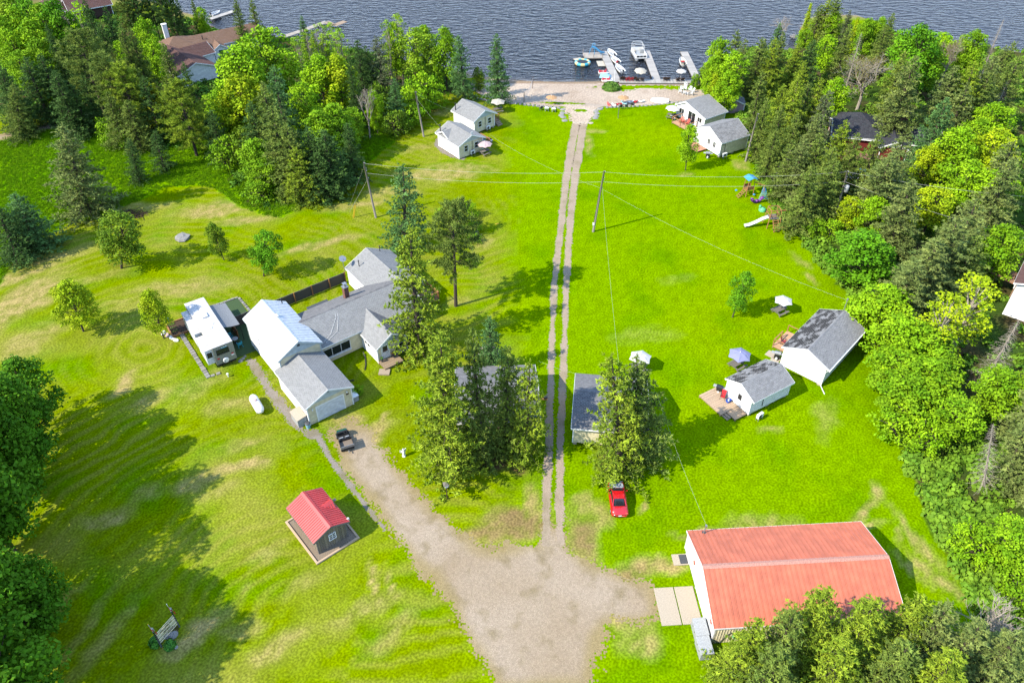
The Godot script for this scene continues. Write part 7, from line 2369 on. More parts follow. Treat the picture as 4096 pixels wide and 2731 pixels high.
func make_beach() -> void:
	# docks and boardwalk
	dock("left-hand grey dock with the rowboats", Vector3(19.78, -0.9, -173.66), Vector3(21.34, -0.9, -157.14), 1.65)
	dock("middle grey dock with the pontoon boat", Vector3(29.29, -0.9, -174), Vector3(29.53, -0.9, -158.53), 1.65)
	dock("right-hand grey dock with the small motorboat", Vector3(37.57, -0.9, -173.46), Vector3(37.95, -0.9, -158.09), 1.65)
	dock("long boardwalk joining the docks along the shore", Vector3(21.65, -0.86, -157.48), Vector3(38.07, -0.86, -157.37), 1.9, 0.3)
	var pf := thing("swim_platform", "square wooden swim platform beside the left-hand dock", "platform", Vector3(17.28, -0.9, -171.13), 0.06)
	pf.position.y = 0
	deck_boards(pf, Transform3D.IDENTITY, -1.95, 2.1, -1.45, 1.5, -0.85, Vector3(0.25, 0.22, 0.185), 0.22)
	for k in 3:
		var fl := Mb.new()
		fl.rbox(Vector3(-1.8 + 1.3 * k, -1.45, -1.3), Vector3(-0.8 + 1.3 * k, -1.06, 1.4), 0.06)
		part(pf, "float", fl.mesh(), M.black)
	# water slide
	var sl := thing("water_slide", "blue curved water slide on the swim platform", "slide", Vector3(17.69, -0.85, -171.18), -0.25)
	var lad := Mb.new()
	for s in [-0.25, 0.25]:
		lad.tube([Vector3(-1.2, 0, s), Vector3(-0.75, 1.5, s), Vector3(-0.55, 2.3, s), Vector3(-0.2, 2.55, s), Vector3(0.1, 2.2, s)], [0.04, 0.04, 0.04, 0.04, 0.04], 6)
	for k in 6:
		lad.beam(Vector3(-1.15 + 0.08 * k, 0.25 + 0.28 * k, -0.25), Vector3(-1.15 + 0.08 * k, 0.25 + 0.28 * k, 0.25), 0.09, 0.03)
	part(sl, "ladder", lad.mesh(), M.slide_blue)
	slide_part(sl, [Vector3(-0.6, 1.75, 0), Vector3(0.0, 1.65, 0), Vector3(0.7, 1.1, -0.1), Vector3(1.3, 0.65, -0.3), Vector3(1.8, 0.5, -0.6), Vector3(2.1, 0.42, -0.9)], 0.55, M.slide_blue)
	var lg := Mb.new()
	for q in [Vector3(0.0, 0, 0.3), Vector3(0.0, 0, -0.3), Vector3(1.4, 0, -0.1), Vector3(1.4, 0, -0.7)]:
		lg.tube([q, Vector3(q.x, 1.6 if q.x < 1 else 0.6, q.z * 0.8)], [0.035, 0.035], 5)
	part(sl, "legs", lg.mesh(), M.slide_blue)
	# trampoline
	var tr := thing("water_trampoline", "round floating trampoline with teal and cream segments", "trampoline", Vector3(14.93, -1.3, -167.42), 0.2)
	for k in 12:
		var sgm := Mb.new()
		var rings := []
		for i in 5:
			var a := TAU * (k + i / 4.0) / 12
			var ring := []
			for j in 8:
				var q := TAU * j / 8
				ring.push_back(Vector3(cos(a) * (1.4 + cos(q) * 0.36), 0.28 + sin(q) * 0.36, sin(a) * (1.4 + cos(q) * 0.36)))
			rings.push_back(ring)
		sgm.loft(rings, false, false)
		part(tr, "tube_segment", sgm.mesh(true), M.teal if k % 2 == 0 else M.cream_vinyl)
	var bed := Mb.new()
	bed.lathe([Vector2(1.12, 0.44), Vector2(1.12, 0.46)], 24, Vector3.ZERO)
	part(tr, "jump_bed", bed.mesh(), M.black)
	for k in 2:
		var pd := thing("swim_mat", ["cream floating mat behind the trampoline", "cream floating mat moored beside the left-hand dock"][k], "float", [Vector3(14.24, -1.28, -169.44), Vector3(18.93, -1.28, -167.41)][k], [0.5, 0.08][k], "floating mats")
		var pm := Mb.new()
		pm.rbox(Vector3(-0.85, 0, [-1.0, -1.4][k]), Vector3(0.95, 0.1, [1.0, 1.4][k]), 0.03)
		part(pd, "mat", pm.mesh(), M.cream_cloth)
	# boats
	rowboat("white rowboat at the dock, farthest out of three", Vector3(21.03, -1.3, -174.72), Vector3(22.09, -1.3, -171.32), M.plastic_white, M.grey_plastic)
	var r2 := rowboat("white rowboat at the dock, middle of three, with red gear", Vector3(21.33, -1.3, -170.78), Vector3(22.58, -1.3, -167.32), M.plastic_white, M.grey_plastic)
	rowboat("white rowboat at the dock, nearest the boardwalk", Vector3(21.9, -1.3, -166.29), Vector3(23.01, -1.3, -162.47), M.plastic_white, M.grey_plastic)
	var gear := Mb.new()
	gear.rbox(Vector3(-0.4, 0.3, -0.3), Vector3(0.1, 0.62, 0.0), 0.04)
	gear.tube([Vector3(-0.3, 0.3, -0.2), Vector3(-0.2, 1.0, 0.0)], [0.05, 0.05], 5)
	part(r2, "red_gear", gear.mesh(), M.red_plastic)
	var mb := rowboat("small motorboat with cream and red seats at the right-hand dock", Vector3(36.38, -1.3, -170.03), Vector3(36.44, -1.3, -166.24), M.plastic_white, M.cream_vinyl)
	var rs := Mb.new()
	rs.rbox(Vector3(-0.35, 0.3, -2.0), Vector3(0.35, 0.5, -1.4), 0.05)
	part(mb, "red_seat", rs.mesh(), M.red_plastic)
	var po := thing("pontoon_boat", "white and grey pontoon boat with a folded canopy frame", "boat", Vector3(27.51, -1.3, -171.72), 0.1)
	for x in [-0.95, 0.95]:
		var pn := Mb.new()
		pn.tube([Vector3(x, 0.05, -3.0), Vector3(x, 0.05, 2.3), Vector3(x, 0.16, 2.75), Vector3(x, 0.3, 3.0)], [0.32, 0.32, 0.22, 0.04], 12)
		part(po, "pontoon", pn.mesh(true), M.steel)
	var dkk := Mb.new()
	dkk.rbox(Vector3(-1.25, 0.4, -2.8), Vector3(1.25, 0.52, 2.5), 0.03)
	part(po, "deck", dkk.mesh(), M.grey_plastic)
	for q in [[Vector3(-1.22, 0.52, -2.5), Vector3(-1.17, 1.1, 2.3)], [Vector3(1.17, 0.52, -2.5), Vector3(1.22, 1.1, 2.3)], [Vector3(-1.17, 0.52, 2.25), Vector3(1.17, 1.1, 2.3)], [Vector3(-1.17, 0.52, -2.5), Vector3(1.17, 1.1, -2.45)]]:
		var fp := Mb.new()
		fp.box(q[0], q[1])
		part(po, "fence_panel", fp.mesh(), M.plastic_white)
	var bl := Mb.new()
	for k in 3:
		bl.box(Vector3(-1.05 + 0.72 * k, 0.66, 2.3), Vector3(-0.45 + 0.72 * k, 1.0, 2.315))
	part(po, "fence_inset", bl.mesh(), M.black)
	for q in [[-1.1, -0.6, 1.2, 2.2], [0.6, 1.1, 1.2, 2.2], [-1.1, -0.6, -2.3, -0.9], [0.6, 1.1, -2.3, -1.5]]:
		var s := Mb.new()
		s.rbox(Vector3(q[0], 0.52, q[2]), Vector3(q[1], 0.9, q[3]), 0.05)
		part(po, "bench", s.mesh(), M.cream_cloth)
	var hc := Mb.new()
	hc.rbox(Vector3(0.3, 0.52, -0.9), Vector3(1.0, 1.35, -0.4), 0.06)
	part(po, "helm", hc.mesh(), M.grey_plastic)
	for z in [-2.4, -1.3, -0.4]:
		var fr := Mb.new()
		fr.tube([Vector3(-1.2, 1.05, z), Vector3(-1.15, 2.0, z - 0.2), Vector3(-0.9, 2.3, z - 0.3), Vector3(0.9, 2.3, z - 0.3), Vector3(1.15, 2.0, z - 0.2), Vector3(1.2, 1.05, z)], [0.03, 0.03, 0.03, 0.03, 0.03, 0.03], 5)
		part(po, "canopy_frame", fr.mesh(), M.plastic_white)
	outboard(po, -3.1)
	paddle_boat("red and white paddle boat, farthest from the sand", Vector3(19.05, -1.28, -162.55), 1.5, M.red_plastic)
	paddle_boat("paddle boat under a pale blue cover", Vector3(19.23, -1.25, -160.37), 1.4, M.teal)
	paddle_boat("red and white paddle boat pulled up beside the bush", Vector3(19.34, -1.1, -158.16), 1.5, M.red_plastic)
	var cov := thing("boat_cover", "pale blue and white cover over the middle paddle boat", "cover", Vector3(19.14, -0.9, -159.68), 1.4)
	var cm := Mb.new()
	cm.loft([[Vector3(-0.85, 0.0, -1.2), Vector3(0.85, 0.0, -1.2), Vector3(0.85, 0.0, 1.2), Vector3(-0.85, 0.0, 1.2)], [Vector3(-0.6, 0.3, -0.9), Vector3(0.6, 0.35, -0.9), Vector3(0.6, 0.3, 0.9), Vector3(-0.6, 0.35, 0.9)], [Vector3(-0.08, 0.6, -0.3), Vector3(0.08, 0.6, -0.3), Vector3(0.08, 0.6, 0.3), Vector3(-0.08, 0.6, 0.3)]])
	part(cov, "sheet", cm.mesh(), M.pale_blue)
	# boardwalk furniture
	parasol("cream beach parasol on the boardwalk between brown chairs", Vector3(25.95, -0.86, -157.9), 1.3, 2.3, M.cream_cloth, 8, 0.0, "boardwalk parasols", false, 0.15)
	parasol("white scalloped parasol at the right end of the boardwalk", Vector3(34.25, -0.86, -157.81), 1.05, 2.3, M.white_cloth, 8, 0.0, "boardwalk parasols", true)
	var seats := [[Vector3(22.25, -0.86, -158.02), "brown", "leftmost brown chair on the boardwalk"], [Vector3(22.8, -0.86, -157.93), "brown", "brown chair on the boardwalk next to the red chairs, left side"], [Vector3(23.43, -0.86, -157.69), "red", "red adirondack chair on the boardwalk, left of two"], [Vector3(24.22, -0.86, -157.63), "red", "red adirondack chair on the boardwalk, right of two"], [Vector3(24.89, -0.86, -157.89), "brown", "brown chair just right of the red boardwalk chairs"], [Vector3(25.45, -0.86, -157.42), "brown", "brown chair left of the cream boardwalk parasol"], [Vector3(26.37, -0.86, -157.43), "brown", "brown chair right of the cream boardwalk parasol"], [Vector3(31.14, -0.86, -157.78), "brown", "lone pair of boardwalk chairs, left one"], [Vector3(31.73, -0.86, -157.79), "brown", "lone pair of boardwalk chairs, right one"], [Vector3(33.69, -0.86, -157.49), "brown", "brown chair left of the white scalloped parasol"], [Vector3(34.65, -0.86, -157.5), "brown", "brown chair right of the white scalloped parasol"]]
	for s in seats:
		chair_adirondack(s[2], s[0], PI + rng.randf_range(-0.15, 0.15), M.red_plastic if s[1] == "red" else M.brown_wood, "boardwalk chairs")
	var lp := thing("dock_post", "white mooring post at the foot of the left-hand dock", "post", Vector3(20.73, -0.9, -157.48), 0.0)
	var lpm := Mb.new()
	lpm.tube([Vector3(0, -0.3, 0), Vector3(0, 2.2, 0)], [0.05, 0.05], 7)
	part(lp, "pipe", lpm.mesh(), M.plastic_white)
	# fire circle
	var fc := Vector3(34.3, -0.9, -151.79)
	var fp2 := thing("fire_pit", "round fire pit in the ring of white chairs", "fire pit", Vector3(fc.x, ground_y(fc.x, fc.z), fc.z), 0.0)
	for k in 9:
		var st := part(fp2, "ring_stone", rock_mesh(0.15, 70 + k), M.stone)
		st.position = Vector3(cos(TAU * k / 9) * 0.42, 0, sin(TAU * k / 9) * 0.42)
	var ash := Mb.new()
	ash.lathe([Vector2(0.36, 0.0), Vector2(0.34, 0.06), Vector2(0.02, 0.09)], 12, Vector3.ZERO)
	part(fp2, "ash", ash.mesh(), M.black)
	var where := [Vector3(34.99, -0.9, -155.42), Vector3(33.83, -0.9, -153.28), Vector3(34.53, -0.9, -153.44), Vector3(35.43, -0.9, -152.99), Vector3(35.87, -0.9, -152.25), Vector3(33.29, -0.9, -151.93), Vector3(34.02, -0.9, -151.05), Vector3(34.7, -0.9, -150.7), Vector3(35.43, -0.9, -150.76)]
	var says := ["white patio chair standing apart, nearest the boardwalk", "white patio chair at the back left of the fire ring", "white patio chair at the back of the fire ring, middle", "white patio chair at the back right of the fire ring", "white patio chair at the far right of the fire ring", "white patio chair at the far left of the fire ring", "white patio chair at the front left of the fire ring", "white patio chair at the front of the fire ring, middle", "white patio chair at the front right of the fire ring"]
	for k in where.size():
		var p: Vector3 = where[k]
		p.y = ground_y(p.x, p.z) + 0.03
		chair_plastic(says[k], p, heading(p, fc) if k else 0.3, M.plastic_white, "white chairs round the fire pit")
	var bp := Vector3(19.78, -1, -154)
	var sb := thing("beach_shrub", "round green shrub on the sand in front of the left-hand dock", "shrub", Vector3(bp.x, ground_y(bp.x, bp.z), bp.z), 0.0)
	part(sb, "foliage", tuft_mesh(1.75, 1.3, 2600, [Vector3(0.05, 0.11, 0.015), Vector3(0.10, 0.18, 0.03)], 44), M.leaf)
	# kayaks and boats along the lawn edge
	var ks := [[Vector3(18.22, -0.3, -145.54), Vector3(18.75, -0.2, -143.51), M.coral, "coral kayak at the lawn edge, leftmost"], [Vector3(19.09, -0.3, -145.12), Vector3(19.71, -0.2, -144.21), M.plastic_white, "white kayak lying between the coral and red ones"], [Vector3(19.88, -0.3, -145.27), Vector3(21.05, -0.3, -145.5), M.red_plastic, "red kayak under the orange beach umbrella"], [Vector3(20.99, -0.4, -146.63), Vector3(21.94, -0.3, -145.43), M.pale_blue, "pale blue kayak beside the orange beach umbrella"], [Vector3(22.17, -0.4, -146.41), Vector3(23.43, -0.4, -146.79), M.plastic_white, "white kayak left of the short red one"], [Vector3(23.39, -0.4, -146.65), Vector3(24.21, -0.4, -146.8), M.red_plastic, "short red kayak between two white ones"], [Vector3(24.27, -0.4, -146.8), Vector3(25.58, -0.4, -147.09), M.plastic_white, "white kayak at the right end of the row"]]
	for k in ks:
		var a: Vector3 = k[0]
		var b: Vector3 = k[1]
		a.y = ground_y(a.x, a.z) + 0.05
		b.y = ground_y(b.x, b.z) + 0.05
		kayak(k[3], a, b, k[2])
	var ov := Vector3(28.66, -0.3, -147.09)
	var ob := thing("overturned_boat", "white boat turned upside down at the lawn edge", "boat", Vector3(ov.x, ground_y(ov.x, ov.z) + 0.6, ov.z), 1.35)
	part(ob, "hull", hull([[-1.9, 0.04, -0.25, -0.5], [-1.5, 0.4, 0.0, -0.5], [-0.6, 0.7, 0.1, -0.5], [0.6, 0.74, 0.12, -0.5], [1.6, 0.68, 0.1, -0.5]]).mesh(), M.plastic_white)
	for q in [[Vector3(21.29, -0.4, -146.07), "orange beach umbrella by the kayaks"], [Vector3(7.36, -0.4, -144.39), "orange beach umbrella at the left end of the lawn"]]:
		var p2: Vector3 = q[0]
		p2.y = ground_y(p2.x, p2.z)
		parasol(q[1], p2, 1.15, 1.7, M.orange_cloth, 8, 0.2, "orange beach umbrellas")
	for q in [[Vector3(20.45, 0, -142.54), 0.1, "black folding chair on the lawn edge, left of three"], [Vector3(21.53, 0, -142.63), -0.2, "black folding chair on the lawn edge, middle of three"], [Vector3(22.8, 0, -143.38), -0.5, "black folding chair on the lawn edge, right of three"]]:
		chair_sling(q[2], q[0], PI + q[1], M.dark_grey, "black chairs on the lawn edge")
	for q in [[Vector3(6.4, 0, -141.43), "white lounger with blue towel on the lawn edge"], [Vector3(7.7, 0, -141.11), "white lounger with dark cushion on the lawn edge"]]:
		var lo := thing("sun_lounger", q[1], "lounger", q[0], PI, "white loungers")
		var m1 := Mb.new()
		m1.rbox(Vector3(-0.35, 0.25, -0.2), Vector3(0.35, 0.35, 1.0), 0.03)
		m1.beam(Vector3(0, 0.33, -0.2), Vector3(0, 0.85, -0.7), 0.7, 0.08)
		part(lo, "frame", m1.mesh(), M.plastic_white)
		var m2 := Mb.new()
		m2.beam(Vector3(0, 0.42, -0.24), Vector3(0, 0.8, -0.6), 0.45, 0.07)
		part(lo, "cushion", m2.mesh(), M.blue if q[1].contains("blue") else M.dark_grey)
		for x in [-0.3, 0.3]:
			for z in [-0.15, 0.9]:
				var m3 := Mb.new()
				m3.box(Vector3(x - 0.03, 0, z - 0.03), Vector3(x + 0.03, 0.26, z + 0.03))
				part(lo, "leg", m3.mesh(), M.plastic_white)
	chair_sling("dark folding chair on the lawn edge left of the loungers", Vector3(5.32, 0, -141.74), PI + 0.3, M.dark_grey, "black chairs on the lawn edge")
	var sp := thing("sign_post", "small white plaque on a thin wooden post on the lawn", "post", Vector3(19.53, 0, -138.39), 0.0)
	var spm := Mb.new()
	spm.cbox(Vector3(0, 1.4, 0), Vector3(0.09, 2.8, 0.09))
	part(sp, "post", spm.mesh(), M.old_wood)
	var spl := Mb.new()
	spl.cbox(Vector3(0, 2.6, 0.06), Vector3(0.3, 0.3, 0.03))
	part(sp, "plaque", spl.mesh(), M.grey_plastic)
	# volleyball net
	var va := Vector3(2.15, -0.3, -145.24)
	var vb := Vector3(4, -0.9, -154.1)
	var vn := thing("volleyball_net", "slack volleyball net between two brown posts on the sand", "net", Vector3.ZERO, 0.0)
	for q in [va, vb]:
		var b := Mb.new()
		b.tube([Vector3(q.x, -1.2, q.z), Vector3(q.x, q.y + 2.3, q.z)], [0.06, 0.06], 7)
		part(vn, "post", b.mesh(), M.brown_wood)
	var net := Mb.new()
	for k in 5:
		var y := 2.2 - 0.22 * k
		var pts := []
		for i in 9:
			var t := i / 8.0
			pts.push_back(va.lerp(vb, t) + Vector3(0, y - 0.9 * sin(PI * t), 0))
		net.tube(pts, [0.01, 0.01, 0.01, 0.01, 0.01, 0.01, 0.01, 0.01, 0.01], 3)
	for i in 24:
		var t := i / 23.0
		var c := va.lerp(vb, t) - Vector3(0, 0.9 * sin(PI * t), 0)
		net.tube([c + Vector3(0, 1.32, 0), c + Vector3(0, 2.2, 0)], [0.007, 0.007], 3)
	part(vn, "netting", net.mesh(), M.white_cloth)
	# stone edging between lawn and sand, and the slabs at the beach entrance
	var rows := [[[Vector2(-8.1, -149.42), Vector2(-6.61, -148.21), Vector2(-4.46, -147.03), Vector2(-2.34, -146.05), Vector2(0.18, -144.9), Vector2(2.67, -143.95), Vector2(5.15, -143.39), Vector2(7.62, -143.02), Vector2(9.08, -142.46)], "low stone edging between the lawn and the sand, left of the beach entrance"], [[Vector2(16.5, -142.52), Vector2(18.37, -143.11), Vector2(20.51, -143.89), Vector2(23.49, -144.5), Vector2(26.9, -145.11), Vector2(30.33, -145.72), Vector2(32.91, -146.14)], "low stone edging between the lawn and the sand, right of the beach entrance"]]
	for q in rows:
		var o := thing("stone_edging", q[1], "edging")
		for i in range(1, q[0].size()):
			var a: Vector2 = q[0][i - 1]
			var b: Vector2 = q[0][i]
			var n := maxi(1, int(a.distance_to(b) / 0.75))
			for k in n:
				var p := a.lerp(b, (k + 0.5) / n)
				var s := part(o, "stone", rock_mesh(rng.randf_range(0.26, 0.42), 100 + (k + i * 3) % 7), M.stone)
				s.position = Vector3(p.x, ground_y(p.x, p.y) - 0.02, p.y)
				s.rotation.y = rng.randf() * TAU
	for q in [[Vector3(9.48, 0, -141.99), Vector3(9.32, 0, -140.48), Vector3(9.33, 0, -138.78), Vector3(9.54, 0, -137.32), Vector3(9.08, 0, -139.41), "stacked flat stones left of the beach entrance"], [Vector3(15.67, 0, -141.39), Vector3(15.77, 0, -140.32), Vector3(15.5, 0, -139.25), Vector3(15.25, 0, -138.41), Vector3(16.49, 0, -142.26), "stacked flat stones right of the beach entrance"]]:
		var o2 := thing("stone_steps", q[5], "stones")
		for k in 5:
			var s2 := part(o2, "flat_stone", rock_mesh(0.55, 120 + k, 0.25), M.stone)
			s2.position = q[k] + Vector3(0, -0.05, 0)
			s2.rotation.y = 1.3 * k
	var th := thing("stone_sill", "row of flat pavers across the beach entrance", "pavers")
	for k in 5:
		var s3 := part(th, "flat_stone", rock_mesh(0.42, 140 + k, 0.16), M.concrete)
		s3.position = Vector3(11.98, 0, -136.41) + Vector3(0.75 * k - 0.6, -0.03, 0.1 * sin(k * 2.0))
	# far left shore
	var zz := thing("zigzag_dock", "long pale zigzag dock reaching into the lake, upper left", "dock")
	var zp := [Vector3(-52.37, -0.8, -181.1), Vector3(-48.06, -0.8, -186.21), Vector3(-44.21, -0.8, -191.2), Vector3(-41.89, -0.8, -188.72), Vector3(-39.78, -0.8, -191.58)]
	for i in 4:
		var a3: Vector3 = zp[i]
		var b3: Vector3 = zp[i + 1]
		var l3 := a3.distance_to(b3)
		var n3 := int(l3 / 0.45)
		var tr3 := Transform3D(Basis(Vector3.UP, heading(a3, b3)), Vector3(a3.x, 0, a3.z))
		for k in n3:
			var bb := Mb.new()
			bb.t = tr3
			var s4 := rng.randf_range(0.85, 1.1)
			bb.paint([0.36, 0.36, 0.34, 0.34][i] * s4, [0.32, 0.32, 0.25, 0.25][i] * s4, [0.26, 0.26, 0.17, 0.17][i] * s4)
			bb.box(Vector3(-0.75, -0.86, l3 * k / n3 + 0.01), Vector3(0.75, -0.8, l3 * (k + 1) / n3 - 0.01))
			part(zz, "plank", bb.mesh(), M.plank)
	dock("long white dock beyond the bungalow's lawn", Vector3(-72.2, -0.8, -192.8), Vector3(-67.94, -0.8, -198.43), 1.5, 0.4)
	rowboat("white boat moored at the long white dock", Vector3(-71.46, -1.3, -198.65), Vector3(-72.88, -1.3, -196.17), M.plastic_white, M.grey_plastic)
	kayak("orange canoe upturned on a rack beyond the bungalow", Vector3(-78.62, 0.6, -181.8), Vector3(-75.81, 0.6, -180.1), M.coral)
	var tp := thing("tarp_cover", "crumpled blue tarp over a frame beside the white bungalow", "tarp", Vector3(-74.47, 0, -164.04), 0.3)
	part(tp, "sheet", rock_mesh(2.3, 55, 0.8), M.tarp_blue)
	for k in 2:
		var rk := Vector3(64.31, -1.2, -183.28)
		if k == 0:
			var rr := thing("rock", "pinkish boulder in the water off the wooded point", "rock", rk, 0.0)
			part(rr, "stone", rock_mesh(0.8, 61), M.stone)
	var cr := thing("lawn_table", "dark outdoor table on the bungalow's lakeside lawn", "table", Vector3(-74.41, 0, -178.38), 0.4)
	var ct := Mb.new()
	ct.cbox(Vector3(0, 0.72, 0), Vector3(1.8, 0.06, 0.9))
	ct.cbox(Vector3(0, 0.44, 0.85), Vector3(1.8, 0.05, 0.3))
	ct.cbox(Vector3(0, 0.44, -0.85), Vector3(1.8, 0.05, 0.3))
	part(cr, "table_top", ct.mesh(), M.brown_wood)
	for x in [-0.7, 0.7]:
		var cl := Mb.new()
		cl.box(Vector3(x - 0.05, 0, -0.9), Vector3(x + 0.05, 0.42, 0.9))
		cl.box(Vector3(x - 0.05, 0.42, -0.2), Vector3(x + 0.05, 0.7, 0.2))
		part(cr, "leg", cl.mesh(), M.brown_wood)

# ---------------------------------------------------------------- plants
const CONE := [Vector3(0.070, 0.115, 0.018), Vector3(0.165, 0.220, 0.036)]
const LEAF := [Vector3(0.085, 0.190, 0.003), Vector3(0.165, 0.290, 0.006)]
const TINTS := {"plain": [1.0, 1.0, 1.0], "dark": [0.45, 0.64, 0.8], "blue": [0.62, 0.92, 1.5], "grey": [1.06, 0.98, 1.5], "light": [1.38, 1.36, 0.55], "bright": [1.25, 1.2, 1.0], "yellow": [1.75, 1.25, 1.0], "pale": [1.3, 1.1, 2.6], "deep": [0.62, 0.85, 1.0], "dull": [0.8, 0.7, 2.0], "brown": [1.4, 0.85, 1.3]}
var protos := {}
var tree_rng := RandomNumberGenerator.new()

func pick(tones: Array, r: RandomNumberGenerator) -> Color:
	var q: Vector3 = tones[0].lerp(tones[1], r.randf())
	q *= r.randf_range(0.85, 1.15)
	return Color(q.x, q.y, q.z)

func blade(b: Mb, p: Vector3, d: Vector3, l: float, w: float, r: RandomNumberGenerator) -> void:
	var s := d.cross(Vector3(r.randf_range(-1, 1), r.randf_range(-1, 1), r.randf_range(-1, 1))).normalized() * w
	b.tri(p - s, p + d * l, p + s)

func leaf(b: Mb, p: Vector3, n: Vector3, l: float, r: RandomNumberGenerator) -> void:
	var u := n.cross(Vector3(r.randf_range(-1, 1), r.randf_range(-1, 1), r.randf_range(-1, 1))).normalized() * l
	var w := n.cross(u).normalized() * l * 0.72
	b.quad(p - u, p + w, p + u, p - w)

func rand_dir(r: RandomNumberGenerator) -> Vector3:
	var y := r.randf_range(-1, 1)
	var a := r.randf() * TAU
	var q := sqrt(1 - y * y)
	return Vector3(cos(a) * q, y, sin(a) * q)

func tuft_mesh(rad: float, h: float, n: int, tones: Array, seed_: int) -> ArrayMesh:
	var r := RandomNumberGenerator.new()
	r.seed = seed_
	var b := Mb.new()
	b.tinted = true
	for i in n:
		var d := rand_dir(r)
		d.y = absf(d.y)
		var k := pow(r.randf(), 0.4)
		b.col = pick(tones, r)
		leaf(b, Vector3(d.x * rad, d.y * h, d.z * rad) * k, (d + rand_dir(r) * 0.7).normalized(), rad * 0.24, r)
	return b.mesh()

func grass_mesh(seed_: int) -> ArrayMesh:
	var r := RandomNumberGenerator.new()
	r.seed = seed_
	var b := Mb.new()
	for i in 14:
		var a := r.randf() * TAU
		var o := Vector3(cos(a), 0, sin(a)) * r.randf() * 0.28
		blade(b, o, (Vector3(r.randf_range(-0.5, 0.5), 1, r.randf_range(-0.5, 0.5))).normalized(), r.randf_range(0.2, 0.42), 0.035, r)
	return b.mesh()

func spruce(seed_: int, droop: float, thin: float, tones: Array) -> Array:
	var r := RandomNumberGenerator.new()
	r.seed = seed_
	var hh := 13.0
	var rr := 3.0
	var tk := Mb.new()
	tk.tube([Vector3(0, -0.1, 0), Vector3(0.02, hh * 0.3, 0), Vector3(-0.02, hh * 0.7, 0.02), Vector3(0, hh * 0.97, 0)], [0.24, 0.19, 0.1, 0.02], 7)
	var b := Mb.new()
	b.tinted = true
	var y := hh * 0.05
	var turn := r.randf() * TAU
	while y < hh * 0.98:
		var t := y / hh
		for k in 6 if t < 0.85 else 4:
			turn += 2.399 + r.randf_range(-0.5, 0.5)
			if r.randf() < thin:
				continue
			var l: float = rr * pow(1.0 - t, 0.8) * r.randf_range(0.5, 1.18) + 0.1
			if t < 0.1:
				l *= 0.85
			var d := Vector3(cos(turn), 0, sin(turn))
			var sx := Vector3(-d.z, 0, d.x)
			var rise := lerpf(-droop, 0.7, pow(t, 1.6)) + r.randf_range(-0.12, 0.12)
			var y0 := y + r.randf_range(-0.25, 0.25)
			if l > 0.8:
				tk.tri(Vector3(0, y0, 0) + sx * 0.03, Vector3(0, y0, 0) - sx * 0.03, d * l * 0.9 + Vector3(0, y0 + rise * l * 0.8 - 0.05 * l * l, 0))
			var q := pick(tones, r)
			var s := 0.2
			while s < l + 0.1:
				var p := d * s + Vector3(0, y0 + rise * s - 0.055 * s * s + (0.12 * s * s / l if s > l * 0.6 else 0.0), 0)
				var wide := 0.10 + 0.30 * minf(s, (l - s) * 1.4 + 0.3)
				for c in 1 + int(wide * 5.0):
					# a tuft of short shoots
					var m := p + sx * r.randf_range(-1, 1) * wide + Vector3(0, r.randf_range(-0.24, 0.06), 0)
					var w := q * r.randf_range(0.72, 1.28)
					for e in 8:
						var dir := (d * 0.55 + rand_dir(r) + Vector3(0, 0.12, 0)).normalized()
						b.col = w * r.randf_range(0.88, 1.12)
						b.col.a = 1
						blade(b, m + dir * 0.03, dir, r.randf_range(0.16, 0.30), 0.058, r)
				s += 0.27
		y += 0.44 * (0.72 if t > 0.7 else 1.0)
	for i in 40:
		b.col = pick(tones, r)
		blade(b, Vector3(0, hh - r.randf() * 0.9, 0), (Vector3(0, 0.6, 0) + rand_dir(r)).normalized(), 0.28, 0.05, r)
	return [tk.mesh(), b.mesh(), hh, rr]

func pine(seed_: int, tones: Array, bare: float) -> Array:
	var r := RandomNumberGenerator.new()
	r.seed = seed_
	var hh := 14.0
	var rr := 4.0
	var tk := Mb.new()
	tk.tube([Vector3(0, -0.1, 0), Vector3(0.05, hh * 0.35, 0), Vector3(-0.05, hh * 0.7, 0.04), Vector3(0, hh * 0.98, 0)], [0.27, 0.21, 0.12, 0.03], 8)
	var b := Mb.new()
	b.tinted = true
	var y := hh * bare
	var turn := r.randf() * TAU
	while y < hh * 0.98:
		var t := (y / hh - bare) / (1.0 - bare)
		for k in 5:
			turn += 2.399 + r.randf_range(-0.4, 0.4)
			var l: float = rr * sin(PI * clampf(0.30 + 0.68 * t, 0, 1)) * r.randf_range(0.55, 1.1) + 0.3
			var d := Vector3(cos(turn), 0, sin(turn))
			var rise := lerpf(-0.1, 0.7, t)
			var y0 := y + r.randf_range(-0.3, 0.3)
			var tip := d * l + Vector3(0, y0 + rise * l, 0)
			tk.tube([Vector3(0, y0, 0), tip * 0.5 + Vector3(0, y0, 0) * 0.5 - Vector3(0, 0.1, 0), tip], [0.05, 0.03, 0.012], 4, false)
			var clumps := int(4 + l * 3.4)
			for c in clumps:
				var s := lerpf(0.35, 1.02, float(c) / clumps)
				var p := Vector3(0, y0, 0).lerp(tip, s) + Vector3(r.randf_range(-1, 1), r.randf_range(-0.15, 0.35), r.randf_range(-1, 1)) * 0.42
				var q := pick(tones, r)
				for e in 20:
					b.col = q * r.randf_range(0.85, 1.15)
					b.col.a = 1
					var dir := (rand_dir(r) + Vector3(0, 0.35, 0) + d * 0.4).normalized()
					blade(b, p + dir * 0.06, dir, r.randf_range(0.28, 0.5), 0.05, r)
		y += 0.62
	return [tk.mesh(), b.mesh(), hh, rr]

